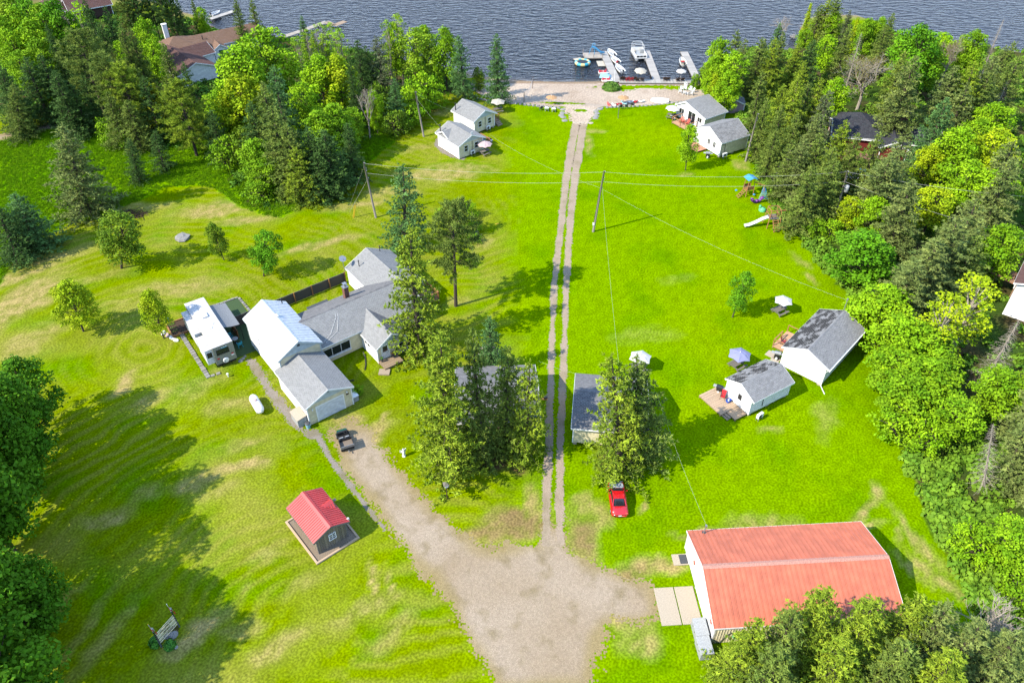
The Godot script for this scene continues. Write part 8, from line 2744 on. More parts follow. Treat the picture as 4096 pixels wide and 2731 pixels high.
# broad-leaved crown: shape(t) gives the half width at height t of the crown
func broad(seed_: int, hh: float, rr: float, foot: float, lobes: int, leaves: int, tones: Array, size: float, shape: Callable, stems := 1) -> Array:
	var r := RandomNumberGenerator.new()
	r.seed = seed_
	var tk := Mb.new()
	var b := Mb.new()
	b.tinted = true
	var tops := []
	for s in stems:
		var off := Vector3.ZERO
		if stems > 1:
			off = Vector3(r.randf_range(-1, 1), 0, r.randf_range(-1, 1)) * rr * 0.35
		var top := Vector3(r.randf_range(-0.2, 0.2), hh * r.randf_range(0.74, 0.86), r.randf_range(-0.2, 0.2)) + off * 1.6
		tk.tube([off + Vector3(0, -0.1, 0), off + Vector3(0.04, hh * 0.22, 0.02), (off + top) * 0.5 + Vector3(0.1, 0, -0.08), top], [0.17, 0.14, 0.09, 0.02], 7)
		tops.push_back([off, top])
	for k in lobes:
		var t := (k + r.randf()) / lobes
		var w: float = shape.call(t) * rr
		var a := k * 2.399 + r.randf_range(-0.5, 0.5)
		var dist := w * sqrt(r.randf_range(0.12, 1.0))
		var lr := rr * r.randf_range(0.20, 0.34) * (0.65 + 0.5 * float(shape.call(t)))
		var c := Vector3(cos(a) * maxf(0.0, dist - lr * 0.55), lerpf(hh * foot, hh, t) - lr * 0.35, sin(a) * maxf(0.0, dist - lr * 0.55))
		var st: Array = tops[k % tops.size()]
		c += st[0]
		var base: Vector3 = st[0].lerp(st[1], clampf(t * 0.7 + 0.2, 0.1, 0.95))
		tk.tube([base, base.lerp(c, 0.55) + Vector3(0, 0.1, 0), c], [0.06, 0.04, 0.012], 5, false)
		var q := pick(tones, r)
		var n := int(leaves * lr * lr / (rr * rr * 0.07))
		for i in n:
			var d := rand_dir(r)
			if d.y < -0.25 and r.randf() < 0.6:
				d.y = -d.y
			var p := c + Vector3(d.x * lr, d.y * lr * 0.82, d.z * lr) * pow(r.randf(), 0.33) * r.randf_range(0.9, 1.12)
			b.col = q * r.randf_range(0.78, 1.22)
			b.col.a = 1
			leaf(b, p, (d * 0.8 + rand_dir(r) + Vector3(0, 0.35, 0)).normalized(), size * r.randf_range(0.7, 1.25), r)
	return [tk.mesh(), b.mesh(), hh, rr]

func fork(tk: Mb, p: Vector3, d: Vector3, l: float, rad: float, depth: int, r: RandomNumberGenerator, ends: Array) -> void:
	var q := p + d * l
	var mid := p.lerp(q, 0.5) + rand_dir(r) * l * 0.06
	tk.tube([p, mid, q], [rad, rad * 0.8, rad * 0.6], 5 if rad > 0.03 else 3, false)
	if depth == 0:
		ends.push_back(q)
		return
	for k in 3 if depth > 1 else 4:
		var nd := (d + rand_dir(r) * 0.75 + Vector3(0, 0.12, 0)).normalized()
		fork(tk, p.lerp(q, r.randf_range(0.55, 1.0)), nd, l * r.randf_range(0.55, 0.8), rad * 0.6, depth - 1, r, ends)

func bare_tree(seed_: int, buds: int, tones: Array) -> Array:
	var r := RandomNumberGenerator.new()
	r.seed = seed_
	var tk := Mb.new()
	var ends := []
	var hh := 11.0
	tk.tube([Vector3(0, -0.1, 0), Vector3(0.08, 2.2, 0), Vector3(0, 4.0, 0.05)], [0.2, 0.16, 0.13], 7)
	for k in 6:
		var a := k * 1.3 + r.randf()
		fork(tk, Vector3(0, 2.6 + 0.3 * k, 0), Vector3(cos(a) * 0.5, 1, sin(a) * 0.5).normalized(), 2.5, 0.09, 4 if buds else 3, r, ends)
	var b := Mb.new()
	b.tinted = true
	for p in ends:
		for i in buds:
			b.col = pick(tones, r)
			leaf(b, p + rand_dir(r) * 0.3, rand_dir(r), 0.05, r)
	if buds == 0:
		return [tk.mesh(), null, hh, 3.2]
	return [tk.mesh(), b.mesh(), hh, 3.2]

func dead_spruce(seed_: int) -> Array:
	var r := RandomNumberGenerator.new()
	r.seed = seed_
	var tk := Mb.new()
	tk.tube([Vector3(0, -0.1, 0), Vector3(0.05, 5, 0), Vector3(0, 12.6, 0)], [0.18, 0.13, 0.015], 6)
	var y := 1.0
	var a := 0.0
	while y < 12.4:
		for k in 5:
			a += 2.399 + r.randf_range(-0.4, 0.4)
			var l := 2.2 * (1.0 - y / 13.0) * r.randf_range(0.5, 1.1) + 0.2
			var d := Vector3(cos(a), 0, sin(a))
			var p := Vector3(0, y, 0)
			var q := p + d * l + Vector3(0, -0.25 * l, 0)
			tk.tube([p, q], [0.022, 0.006], 3, false)
			for e in int(l * 5.0):
				var m := p.lerp(q, r.randf_range(0.25, 1.0))
				var w := (d * 0.5 + rand_dir(r) * 0.8 + Vector3(0, -0.4, 0)).normalized()
				tk.tri(m - Vector3(0.011, 0, 0.006), m + w * r.randf_range(0.25, 0.6), m + Vector3(0.011, 0, 0.006))
		y += 0.33
	return [tk.mesh(), null, 12.6, 2.2]

func leaf_mat(tint: String) -> Material:
	var key := "leaf_" + tint
	if not M.has(key):
		var q: Array = TINTS[tint]
		var m := mat(key, 1, 1, 1, 0.75, {"vc": true, "spec": 0.25, "back": 0.55})
		m.albedo_color = Color(1, 1, 1)
		# tints above one are carried by the vertex tones, so keep the ratio and scale here
		var top: float = maxf(q[0], maxf(q[1], q[2]))
		m.albedo_color = lin(q[0] / 2.6, q[1] / 2.6, q[2] / 2.6)
	return M[key]

func boost(t: Array) -> Array:
	return [t[0] * 2.6, t[1] * 2.6]

func grow_protos() -> void:
	var cone := boost(CONE)
	var lf := boost(LEAF)
	var oval := func(t: float) -> float: return sqrt(maxf(0.0, 1.0 - pow(absf(t - 0.42) / 0.60, 2.0)))
	var wide := func(t: float) -> float: return sqrt(maxf(0.0, 1.0 - pow(absf(t - 0.5) / 0.56, 2.0)))
	var tall := func(t: float) -> float: return sqrt(maxf(0.05, 1.0 - pow(absf(t - 0.4) / 0.62, 2.0)))
	var coneish := func(t: float) -> float: return pow(1.0 - t * 0.94, 0.7) * minf(1.0, 0.45 + 3.0 * t)
	protos["spruce"] = [spruce(11, 0.22, 0.05, cone), spruce(12, 0.34, 0.12, cone), spruce(13, 0.12, 0.0, cone), spruce(14, 0.42, 0.2, cone)]
	protos["pine"] = [pine(21, cone, 0.22), pine(22, cone, 0.42)]
	protos["maple"] = [broad(31, 11.0, 3.6, 0.22, 46, 105, lf, 0.17, oval), broad(32, 11.0, 3.6, 0.18, 52, 100, lf, 0.17, wide), broad(33, 11.0, 3.6, 0.26, 42, 105, lf, 0.16, oval)]
	protos["poplar"] = [broad(41, 13.0, 2.4, 0.2, 40, 36, lf, 0.14, tall, 2), broad(42, 13.0, 2.4, 0.15, 44, 38, lf, 0.14, tall, 4)]
	protos["cedar"] = [broad(51, 8.0, 2.2, 0.05, 44, 60, lf, 0.13, coneish)]
	protos["bush"] = [broad(61, 4.0, 3.0, 0.12, 34, 62, lf, 0.15, wide, 3), broad(62, 4.0, 3.0, 0.1, 30, 62, lf, 0.15, oval, 4)]
	protos["dead"] = [bare_tree(71, 0, lf), bare_tree(72, 0, lf)]
	protos["bare"] = [bare_tree(75, 5, [Vector3(0.30, 0.26, 0.06), Vector3(0.42, 0.36, 0.1)])]
	protos["snag"] = [dead_spruce(81)]

const KIND_NAME := {"spruce": "spruce_tree", "pine": "pine_tree", "maple": "leafy_tree", "poplar": "poplar_tree", "cedar": "cedar_tree", "bush": "shrub", "dead": "dead_tree", "bare": "bare_tree", "snag": "dead_spruce"}
const KIND_CAT := {"spruce": "tree", "pine": "tree", "maple": "tree", "poplar": "tree", "cedar": "tree", "bush": "shrub", "dead": "dead tree", "bare": "tree", "snag": "dead tree"}
const ZONE := {"w": "the left-hand woods", "e": "the right-hand woods", "c": "the woods behind the cream cabins", "l": "the lower right-hand woods", "r": "the row below the workshop", "k": "the clump on the left edge", "p": "the wooded point", "i": "the island bed east of the house", "b": "the lakeside clump beyond the bungalow"}
const LOOK := {"plain": "olive", "dark": "dark green", "blue": "blue-green", "grey": "grey-green", "light": "light green", "bright": "bright green", "yellow": "yellow-green", "pale": "pale green", "deep": "deep green", "dull": "dull green", "brown": "brownish"}
const WORD := {"spruce": "spruce", "pine": "pine", "maple": "leafy tree", "poplar": "slender poplar", "cedar": "cedar", "bush": "shrub", "dead": "bare dead tree", "bare": "budding bare tree", "snag": "dead grey spruce"}

func plant(e: Array) -> void:
	var kind: String = e[0]
	var list: Array = protos[kind]
	var v: Array = list[tree_rng.randi() % list.size()]
	var lab: String = e[7].replace("_", " ")
	var grp := ""
	if lab.begins_with("*"):
		var zone: String = ZONE[lab.substr(1)]
		lab = "%s %s in %s" % [LOOK[e[6]], WORD[kind], zone]
		grp = "trees in " + zone
	var y := ground_y(e[1], e[2])
	var o := thing(KIND_NAME[kind], lab, KIND_CAT[kind], Vector3(e[1], y - 0.02, e[2]), 0.0, grp)
	var sx: float = e[4] / v[3] * (1.22 if kind == "spruce" else 1.0)
	var sy: float = (e[3] - y) / v[2]
	o.transform = Transform3D(Basis(Vector3.BACK, -atan2(e[5], e[3])) * Basis(Vector3.UP, tree_rng.randf() * TAU).scaled(Vector3(sx, sy, sx)), o.position)
	part(o, "trunk", v[0], M.pale_bark if kind in ["dead", "bare", "snag", "poplar"] else M.bark)
	if v[1]:
		part(o, "crown", v[1], leaf_mat(e[6]))

const TREES := [
	["spruce", -15.33, -95.38, 13.66, 3.7, 0.69, "blue", "spruce_behind_the_house_wing,_farthest_of_the_middle_group"],
	["spruce", -11.5, -73.32, 18.18, 4.1, 0.36, "light", "largest_light_green_spruce_standing_against_the_house"],
	["pine", -7.42, -82.17, 15.64, 3.6, 0.32, "plain", "open_olive_pine_with_bare_trunk_east_of_the_house"],
	["spruce", -6.44, -53.86, 19.45, 3.9, 0.01, "light", "broad_spruce_in_front,_beside_the_birdhouse_post"],
	["spruce", -3.12, -55.84, 18.16, 2.7, -0.52, "plain", "narrow_spruce_with_bare_lower_trunk_at_the_cream_cabin"],
	["spruce", -2.49, -68.94, 9, 2.2, 0, "blue", "short_spruce_with_blue-green_top_behind_the_cream_cabin"],
	["spruce", -0.71, -57.08, 14.96, 2.8, 0.34, "bright", "bright_spruce_in_front_of_the_cream_cabin's_roof"],
	["spruce", 1.49, -56.04, 14.22, 2.6, 0.22, "light", "spruce_nearest_the_wheel_track,_left_side"],
	["spruce", 11.6, -54.29, 16.72, 3.6, -2.51, "light", "taller_spruce_above_the_red_car"],
	["spruce", 13.91, -55.92, 14.84, 3.5, -2.08, "plain", "second_spruce_above_the_red_car,_on_the_lawn_side"],
	["maple", -54.67, -90.43, 9.17, 3.6, 3, "dull", "round_dull_green_apple_tree_by_the_brush_pile"],
	["maple", -34.36, -88.7, 7.52, 2.5, 1.75, "deep", "deep_green_maple_on_the_lawn_behind_the_trailer"],
	["maple", -40.89, -92.51, 6.15, 1.6, -0.46, "dull", "small_leaning_tree_with_split_crown_by_the_boulder"],
	["maple", -54.35, -76.76, 7.88, 2.8, 0.62, "yellow", "yellow-green_tree_casting_a_long_shadow_on_the_left_lawn"],
	["maple", -43.71, -75.46, 7.6, 1.9, 0.14, "yellow", "small_yellowish_tree_beside_the_trailer_garden"],
	["maple", 28.66, -80.09, 6.97, 1.9, 0.71, "deep", "small_leaning_maple_beside_the_lawn_picnic_table"],
	["maple", 28.87, -118.82, 8.16, 1.9, -0.49, "bright", "young_tree_in_front_of_the_white_beach_cabin"],
	["spruce", -64.87, -104.49, 14.7, 4.9, 1.22, "grey", "big_grey-green_spruce_alone_in_the_rough_field"],
	["spruce", -60.64, -114.32, 7.81, 1.9, 0.55, "dark", "smaller_spruce_in_the_field,_left_of_two"],
	["spruce", -57.84, -118.23, 7.16, 2, 0.22, "dark", "smaller_spruce_in_the_field,_right_of_two"],
	["spruce", -68.36, -95.21, 9, 3.8, 0, "blue", "dense_blue-green_spruce_on_the_left_edge_of_the_field"],
	["spruce", -69.63, -92.36, 9, 3.6, 0, "dark", "dark_spruce_cut_by_the_left_edge_above_the_lawn"],
	["maple", -51.71, -60.42, 10, 3.2, 0, "dark", "dark_spruce_on_the_left_edge,_upper_of_two_clumps"],
	["maple", -50.36, -55.47, 12, 3.8, 0, "dark", "*k"],
	["maple", -51.01, -57.43, 8, 2.6, 0, "dark", "*k"],
	["maple", -49, -51.23, 11, 3.6, 0, "dark", "*k"],
	["maple", -49.53, -51.22, 8, 3, 0, "dark", "*k"],
	["maple", -40.47, -36.74, 10, 2.8, 0, "dark", "dark_spruce_on_the_left_edge,_lower_clump"],
	["maple", -40.45, -34.2, 11, 3.4, 0, "dark", "*k"],
	["maple", -41.6, -36.54, 6, 2, 0, "dark", "*k"],
	["maple", -50.48, -50.63, 15, 4.6, 0, "dark", "*k"],
	["maple", -48.15, -44.5, 16, 4.8, 0, "dark", "*k"],
	["maple", -47.59, -44.25, 13, 4.2, 0, "dark", "*k"],
	["maple", -46.48, -39.06, 16, 4.8, 0, "dark", "*k"],
	["maple", -41.32, -33.38, 14, 4.4, 0, "dark", "*k"],
	["maple", -39.66, -28.68, 16, 4.8, 0, "dark", "*k"],
	["maple", -38.19, -27.79, 13, 4.4, 0, "dark", "*k"],
	["maple", -44.72, -33.45, 15, 4.6, 0, "dark", "*k"],
	["spruce", 23.92, -32.99, 12, 3, 0, "light", "tall_light_spruce_overlapping_the_workshop_roof"],
	["spruce", 27.2, -32.06, 12, 3.3, 0, "light", "broad_light_spruce_at_the_workshop's_far_corner"],
	["spruce", 18.76, -31.52, 10, 2.6, 0, "light", "*r"],
	["spruce", 21.33, -31.84, 11, 2.6, 0, "plain", "*r"],
	["spruce", 31.46, -32.97, 11, 2.8, 0, "light", "*r"],
	["spruce", 33.22, -32.43, 11, 2.8, 0, "grey", "*r"],
	["spruce", 35.76, -31.58, 10, 3, 0, "grey", "*r"],
	["spruce", 38.23, -30.71, 10, 3, 0, "grey", "*r"],
	["spruce", 17.98, -30.67, 8, 2.2, 0, "light", "*r"],
	["spruce", 19.99, -29.27, 10, 3, 0, "plain", "*r"],
	["spruce", 25, -29.97, 10, 3.2, 0, "light", "*r"],
	["spruce", 29.38, -29.64, 10, 3.2, 0, "plain", "*r"],
	["spruce", 32.63, -28.98, 10, 3.2, 0, "light", "*r"],
	["dead", 39.83, -33.67, 8, 2.6, 0, "plain", "bare_grey_tree_in_the_bottom_right_corner"],
	["maple", -97.4, -158.53, 13, 4, 0, "bright", "*w"],
	["maple", -92.78, -154.61, 12, 3.8, 0, "bright", "*w"],
	["maple", -92.86, -160.63, 13, 3.6, 0, "plain", "*w"],
	["maple", -96.02, -152.06, 11, 3.5, 0, "bright", "*w"],
	["maple", -89.96, -159.62, 14, 4, 0, "deep", "*w"],
	["maple", -98.86, -155.53, 12, 4, 0, "plain", "*w"],
	["maple", -98.19, -164.1, 13, 4, 0, "deep", "*w"],
	["maple", -101.92, -165.5, 13, 4, 0, "pale", "*w"],
	["maple", -89.88, -149.99, 10, 3.4, 0, "plain", "*w"],
	["maple", -92.73, -146.73, 9, 3.2, 0, "plain", "*w"],
	["dead", -94.92, -172.73, 11, 2.4, 0, "plain", "pale_bare_tree_high_in_the_top_left_corner"],
	["poplar", -84.8, -159.32, 14, 2.6, 0, "light", "*w"],
	["poplar", -84.55, -160.63, 11, 2.4, 0, "plain", "*w"],
	["spruce", -86.51, -149.24, 13, 2.2, 0, "dark", "*w"],
	["spruce", -80.85, -154.77, 16, 2.4, 0, "dark", "*w"],
	["spruce", -83.37, -149.11, 11, 2.6, 0, "dark", "*w"],
	["pine", -74.88, -137.28, 16, 4.6, 0, "plain", "wide_pine_spreading_over_the_end_of_the_dirt_lane"],
	["pine", -68.91, -131.7, 14, 4, 0, "plain", "*w"],
	["pine", -65.72, -129.7, 13, 4, 0, "light", "*w"],
	["spruce", -78.14, -156.32, 14, 2.6, 0, "dark", "*w"],
	["spruce", -78.68, -153.15, 12, 2.6, 0, "dark", "*w"],
	["spruce", -73.88, -145.05, 11, 2.2, 0, "plain", "*w"],
	["maple", -75.96, -151.94, 9, 1.8, 0, "bright", "*w"],
	["spruce", -70.12, -143.63, 15, 2.4, 0, "plain", "*w"],
	["spruce", -69.26, -145.02, 14, 2.4, 0, "plain", "*w"],
	["maple", -71.12, -155.15, 12, 2.8, 0, "bright", "*w"],
	["maple", -68.63, -150.19, 10, 2.4, 0, "bright", "*w"],
	["pine", -77.27, -174.44, 11, 2.2, 0, "dark", "*b"],
	["pine", -73.92, -172, 12, 2, 0, "dark", "*b"],
	["pine", -72.21, -172.02, 12, 2, 0, "dark", "*b"],
	["pine", -79.42, -172.13, 11, 2.6, 0, "dark", "*b"],
	["pine", -81.62, -172.11, 11, 2.6, 0, "plain", "*b"],
	["spruce", -71.68, -174.7, 9.5, 2, 0, "dark", "dark_spruce_on_the_bungalow's_lakeside_lawn"],
	["spruce", -69.55, -177.88, 8.5, 1.2, 0, "plain", "slim_spruce_beside_the_bright_tree_on_the_bungalow_lawn"],
	["maple", -67.94, -177.19, 7, 1.9, 0, "bright", "bright_tree_by_the_lake_on_the_bungalow_lawn"],
	["spruce", -57.27, -169.27, 11.5, 1.9, 0, "plain", "spruce_at_the_end_of_the_bungalow_roof,_left_of_two"],
	["spruce", -55.71, -174.87, 9.5, 2.1, 0, "plain", "spruce_at_the_end_of_the_bungalow_roof,_right_of_two"],
	["spruce", -61.35, -138.94, 13, 2.8, 0, "plain", "*w"],
	["spruce", -55.43, -131.3, 13, 2.4, 0, "dark", "narrow_dark_spruce_in_front_of_the_maroon_garage_roof"],
	["cedar", -61.2, -129.4, 10, 3.2, 0, "brown", "dense_brownish_cedar_at_the_field's_edge"],
	["pine", -54.04, -123.3, 13, 4.2, 0, "light", "light_green_pine_behind_the_two_small_field_spruces"],
	["maple", -46.77, -133.99, 15, 5.6, 0, "bright", "large_bright_maple_beside_the_maroon_garage_roof"],
	["maple", -44.41, -141.53, 15, 5.6, 0, "bright", "largest_bright_maple,_lakeward_of_its_neighbour"],
	["maple", -45.77, -128.39, 12, 4.4, 0, "yellow", "*w"],
	["maple", -50.18, -129.65, 9, 3.4, 0, "bright", "*w"],
	["bush", -44.16, -120.85, 6, 3.4, 0, "dull", "*w"],
	["bush", -47.11, -119.48, 5, 3, 0, "plain", "*w"],
	["spruce", -49.11, -121.83, 9, 2.6, 0, "dark", "*w"],
	["spruce", -86.58, -129.16, 10.32, 3, 2.36, "plain", "spruce_at_the_end_of_the_dirt_lane_on_the_left_edge"],
	["spruce", -84.86, -136.2, 12, 3.6, 0, "dark", "*w"],
	["spruce", -82.69, -137.29, 12, 3.4, 0, "dark", "*w"],
	["spruce", -87.3, -132.02, 12, 3.6, 0, "dark", "*w"],
	["spruce", -77.06, -130.09, 12, 3.4, 0, "dark", "*w"],
	["maple", -83.79, -137.87, 6, 2.2, 0, "bright", "*w"],
	["spruce", -75.73, -131.39, 9, 2.6, 0, "dark", "*w"],
	["spruce", -74.22, -133, 10, 2.6, 0, "dark", "*w"],
	["spruce", -64.39, -132.21, 12, 3, 0, "plain", "*w"],
	["spruce", -67.34, -126.25, 10, 3, 0, "plain", "*w"],
	["spruce", -64.18, -125.31, 9, 3, 0, "plain", "*w"],
	["bush", -70.32, -128.8, 4, 2.8, 0, "plain", "*w"],
	["bush", -66.64, -126.7, 3.5, 2.4, 0, "plain", "*w"],
	["spruce", -61.58, -128.25, 12, 2.8, 0, "dark", "*w"],
	["spruce", -43.43, -166.3, 9, 1.6, 0, "blue", "*c"],
	["poplar", -39.53, -162.22, 9, 2.2, 0, "pale", "*c"],
	["poplar", -37.34, -161.9, 9, 2.2, 0, "bright", "*c"],
	["poplar", -34.83, -159.6, 9, 2.2, 0, "bright", "*c"],
	["poplar", -41.36, -161.06, 8, 2, 0, "pale", "*c"],
	["poplar", -42.58, -157.8, 8, 2, 0, "plain", "*c"],
	["maple", -34.38, -137.45, 12, 4.2, 0, "bright", "bright_maple_high_in_the_woods,_left_of_a_yellower_one"],
	["maple", -31.09, -137.48, 12, 3.8, 0, "yellow", "*c"],
	["spruce", -44.56, -139.1, 13, 1.9, 0, "dull", "*c"],
	["spruce", -37.87, -122.91, 16, 4, 0, "blue", "*c"],
	["spruce", -38.78, -118.9, 15, 4, 0, "plain", "*c"],
	["spruce", -27.99, -133.89, 14, 1.7, 0, "dark", "*c"],
	["spruce", -28.37, -144.79, 12, 2.6, 0, "dark", "*c"],
	["spruce", -27.42, -146.99, 10, 2.4, 0, "dark", "*c"],
	["spruce", -24.93, -146.29, 12, 3.3, 0, "dull", "*c"],
	["poplar", -21.72, -153.06, 14, 2.2, 0, "pale", "*c"],
	["poplar", -24.39, -152.35, 13, 1.8, 0, "pale", "*c"],
	["maple", -23.09, -153.68, 12, 2.4, 0, "bright", "*c"],
	["maple", -18.29, -150.28, 12, 4.2, 0, "pale", "pale_willowy_tree_at_the_lake_end_of_the_woods"],
	["maple", -13.05, -151.13, 12, 3.2, 0, "plain", "*c"],
	["maple", -17.22, -155.02, 11, 3, 0, "plain", "*c"],
	["spruce", -9.26, -146.9, 12.15, 2.9, -0.79, "blue", "spruce_at_the_left_end_of_the_beach,_first_of_two"],
	["spruce", -2.88, -144.82, 13.03, 2.9, -0.16, "blue", "twin-topped_spruce_on_the_sand_edge_behind_the_cabin"],
	["dead", -25.35, -129.97, 11.42, 2.4, 0.22, "plain", "bare_dead_tree_at_the_edge_of_the_woods"],
	["spruce", -20.71, -134.34, 9, 2.3, 0, "blue", "*c"],
	["bush", -23.59, -137.55, 7, 3, 0, "dull", "*c"],
	["bush", -21.27, -131.85, 4.5, 3, 0, "dull", "*c"],
	["bush", -18.64, -137.89, 6, 3.2, 0, "bright", "*c"],
	["bush", -16.7, -140.76, 7, 3.4, 0, "bright", "*c"],
	["bush", -14.27, -143.13, 4, 2.8, 0, "bright", "*c"],
	["bush", -18.88, -134.41, 4, 3, 0, "plain", "*c"],
	["bush", -6.68, -152.79, 3.5, 1.6, 0, "dull", "*c"],
	["spruce", -35.98, -112.25, 14, 4.4, 0, "plain", "*c"],
	["maple", -35.3, -127.97, 11, 3.4, 0, "bright", "*c"],
	["maple", -31.28, -119.36, 10, 3.8, 0, "plain", "*c"],
	["maple", -29.11, -122, 10, 3.8, 0, "plain", "*c"],
	["maple", -27.4, -126.81, 7, 2.6, 0, "plain", "*c"],
	["maple", -24.16, -131.69, 8, 1.8, 0, "bright", "*c"],
	["spruce", -25.74, -115.2, 10, 2.5, 0, "dark", "*c"],
	["spruce", -28.43, -110.71, 11, 3.8, 0, "dark", "*c"],
	["spruce", -31.06, -111.47, 11, 3.6, 0, "dark", "*c"],
	["spruce", -33.87, -110.56, 12, 4, 0, "plain", "*c"],
	["spruce", -32.66, -108.93, 9, 3.6, 0, "light", "*c"],
	["spruce", -29.72, -109.38, 8, 3.4, 0, "dark", "*c"],
	["maple", -40.39, -113.55, 8, 3.4, 0, "plain", "*c"],
	["maple", -38.32, -111.62, 6, 3, 0, "plain", "*c"],
	["bush", -39.18, -109.69, 4, 3, 0, "plain", "*c"],
	["spruce", -41.1, -118.33, 12, 3.6, 0, "dark", "*c"],
	["maple", 39.52, -151.18, 10, 2.8, 0, "bright", "*e"],
	["maple", 40.22, -142.65, 11, 3.2, 0, "bright", "*e"],
	["maple", 38.06, -147.6, 8, 2.4, 0, "bright", "*e"],
	["cedar", 37.21, -142.29, 7, 2.2, 0, "yellow", "*e"],
	["maple", 39.34, -139.86, 8, 2.8, 0, "bright", "*e"],
	["spruce", 42.24, -150.54, 12, 2.6, 0, "plain", "*e"],
	["spruce", 42.57, -146.03, 12, 2.2, 0, "grey", "*e"],
	["spruce", 45.85, -146.65, 12, 3, 0, "plain", "*e"],
	["bush", 38.33, -155.61, 3, 1.8, 0, "dull", "*e"],
	["bush", 36.43, -154.41, 1.8, 1.1, 0, "plain", "leafy_shrub_at_the_foot_of_the_right-hand_dock"],
	["spruce", 53.95, -163.12, 9, 2, 0, "blue", "*e"],
	["spruce", 47.82, -151.26, 10, 2.4, 0, "plain", "*e"],
	["spruce", 48.1, -146.08, 12, 3, 0, "light", "*e"],
	["spruce", 52.28, -154.7, 10, 2, 0, "plain", "*e"],
	["spruce", 53.82, -149.5, 10, 2.6, 0, "light", "*e"],
	["spruce", 50.49, -135.27, 12, 3, 0, "light", "*e"],
	["spruce", 57.05, -150.74, 10, 3, 0, "dark", "*e"],
	["cedar", 65.65, -180.85, 7, 1.5, 0, "yellow", "*p"],
	["dead", 61.29, -182.27, 5, 2.4, 0, "plain", "*p"],
	["spruce", 65.65, -174.64, 9, 2.6, 0, "plain", "*p"],
	["spruce", 68.08, -172.9, 11, 3.2, 0, "plain", "*p"],
	["spruce", 67.34, -175.31, 10, 3, 0, "light", "*p"],
	["maple", 68.41, -172.54, 8, 2.2, 0, "bright", "*p"],
	["spruce", 70.51, -170.63, 9, 1.8, 0, "dull", "*p"],
	["cedar", 71.85, -168.98, 8, 1.5, 0, "yellow", "*p"],
	["bush", 63.43, -174.42, 3.5, 2.2, 0, "plain", "*p"],
	["spruce", 63.87, -152.93, 12, 2.6, 0, "plain", "*e"],
	["maple", 62.03, -156, 9, 2.8, 0, "bright", "*e"],
	["maple", 72.89, -165.7, 9, 2.4, 0, "plain", "*e"],
	["maple", 75.8, -166.42, 9, 2.4, 0, "plain", "*e"],
	["spruce", 76.06, -162.89, 11, 2.2, 0, "plain", "*e"],
	["spruce", 73.61, -159.09, 10, 2.6, 0, "plain", "*e"],
	["maple", 74.61, -146.69, 14, 5, 0, "deep", "largest_deep_green_tree_at_the_lakeside,_right-hand_woods"],
	["maple", 79.11, -147.96, 10, 3.6, 0, "plain", "*e"],
	["maple", 74.27, -150.58, 11, 3, 0, "plain", "*e"],
	["snag", 63.76, -146.71, 13, 2.4, 0, "plain", "dead_grey_spruce_beside_the_budding_bare_tree"],
	["bare", 64.75, -141.49, 13, 5.4, 0, "plain", "wide_budding_bare_tree_in_the_right-hand_woods"],
	["spruce", 68.35, -137.64, 13, 2.8, 0, "bright", "*e"],
	["spruce", 65.19, -127.2, 16, 4.4, 0, "grey", "*e"],
	["bare", 84.42, -151.87, 12, 3, 0, "plain", "pale_bare_tree_against_the_lake,_right_side"],
	["maple", 88.58, -152.87, 11, 3.2, 0, "plain", "*e"],
	["maple", 83.86, -154.69, 10, 3, 0, "light", "*e"],
	["snag", 91.64, -151.49, 14, 1.8, 0, "plain", "pointed_dead_spruce_standing_highest_against_the_lake"],
	["spruce", 89.65, -142.28, 13, 2.8, 0, "plain", "*e"],
	["spruce", 88.78, -142.7, 12, 2.8, 0, "grey", "*e"],
	["spruce", 72.91, -128.39, 14, 4, 0, "grey", "*e"],
	["spruce", 75.59, -127.87, 15, 4, 0, "light", "*e"],
	["spruce", 79.8, -129.91, 15, 4, 0, "grey", "*e"],
	["spruce", 85.83, -133.06, 14, 4, 0, "plain", "*e"],
	["spruce", 78.74, -127.98, 13, 3.6, 0, "plain", "*e"],
	["spruce", 66.42, -115.97, 14, 3.8, 0, "blue", "dense_blue-green_spruce_right_of_the_dark-roofed_lodge"],
	["spruce", 73.58, -124.13, 13, 3.8, 0, "grey", "*e"],
	["snag", 84.94, -132.33, 10, 2.4, 0, "plain", "*e"],
	["maple", 79.13, -122.41, 10, 4, 0, "bright", "*e"],
	["maple", 68.46, -112.22, 11, 4, 0, "bright", "*e"],
	["maple", 75.01, -113.13, 10, 4, 0, "yellow", "*e"],
	["maple", 65.44, -112.74, 8, 2.8, 0, "yellow", "*e"],
	["maple", 75.09, -119.32, 9, 3, 0, "plain", "*e"],
	["spruce", 71.4, -104.03, 13, 4.2, 0, "grey", "*e"],
	["spruce", 42.4, -131.61, 12, 2.5, 0, "plain", "*e"],
	["spruce", 44.27, -125.32, 12, 3, 0, "light", "*e"],
	["spruce", 41.12, -122.55, 11, 2.2, 0, "plain", "*e"],
	["spruce", 42.92, -119.91, 11, 2.4, 0, "plain", "*e"],
	["spruce", 46.02, -124.31, 14, 3.2, 0, "light", "*e"],
	["spruce", 48.78, -126.29, 12, 3, 0, "plain", "*e"],
	["spruce", 50.31, -125.81, 13, 2.8, 0, "light", "*e"],
	["maple", 57.13, -134.99, 9, 2.8, 0, "bright", "*e"],
	["spruce", 51.23, -123.52, 12, 3, 0, "dull", "*e"],
	["spruce", 44.55, -116.93, 11, 2.6, 0, "plain", "*e"],
	["spruce", 46.98, -114.79, 12, 3.4, 0, "grey", "*e"],
	["spruce", 41.38, -115.74, 9, 2, 0, "plain", "*e"],
	["spruce", 42.15, -109.78, 10, 2.6, 0, "plain", "*e"],
	["spruce", 43.23, -108.17, 11, 3, 0, "grey", "*e"],
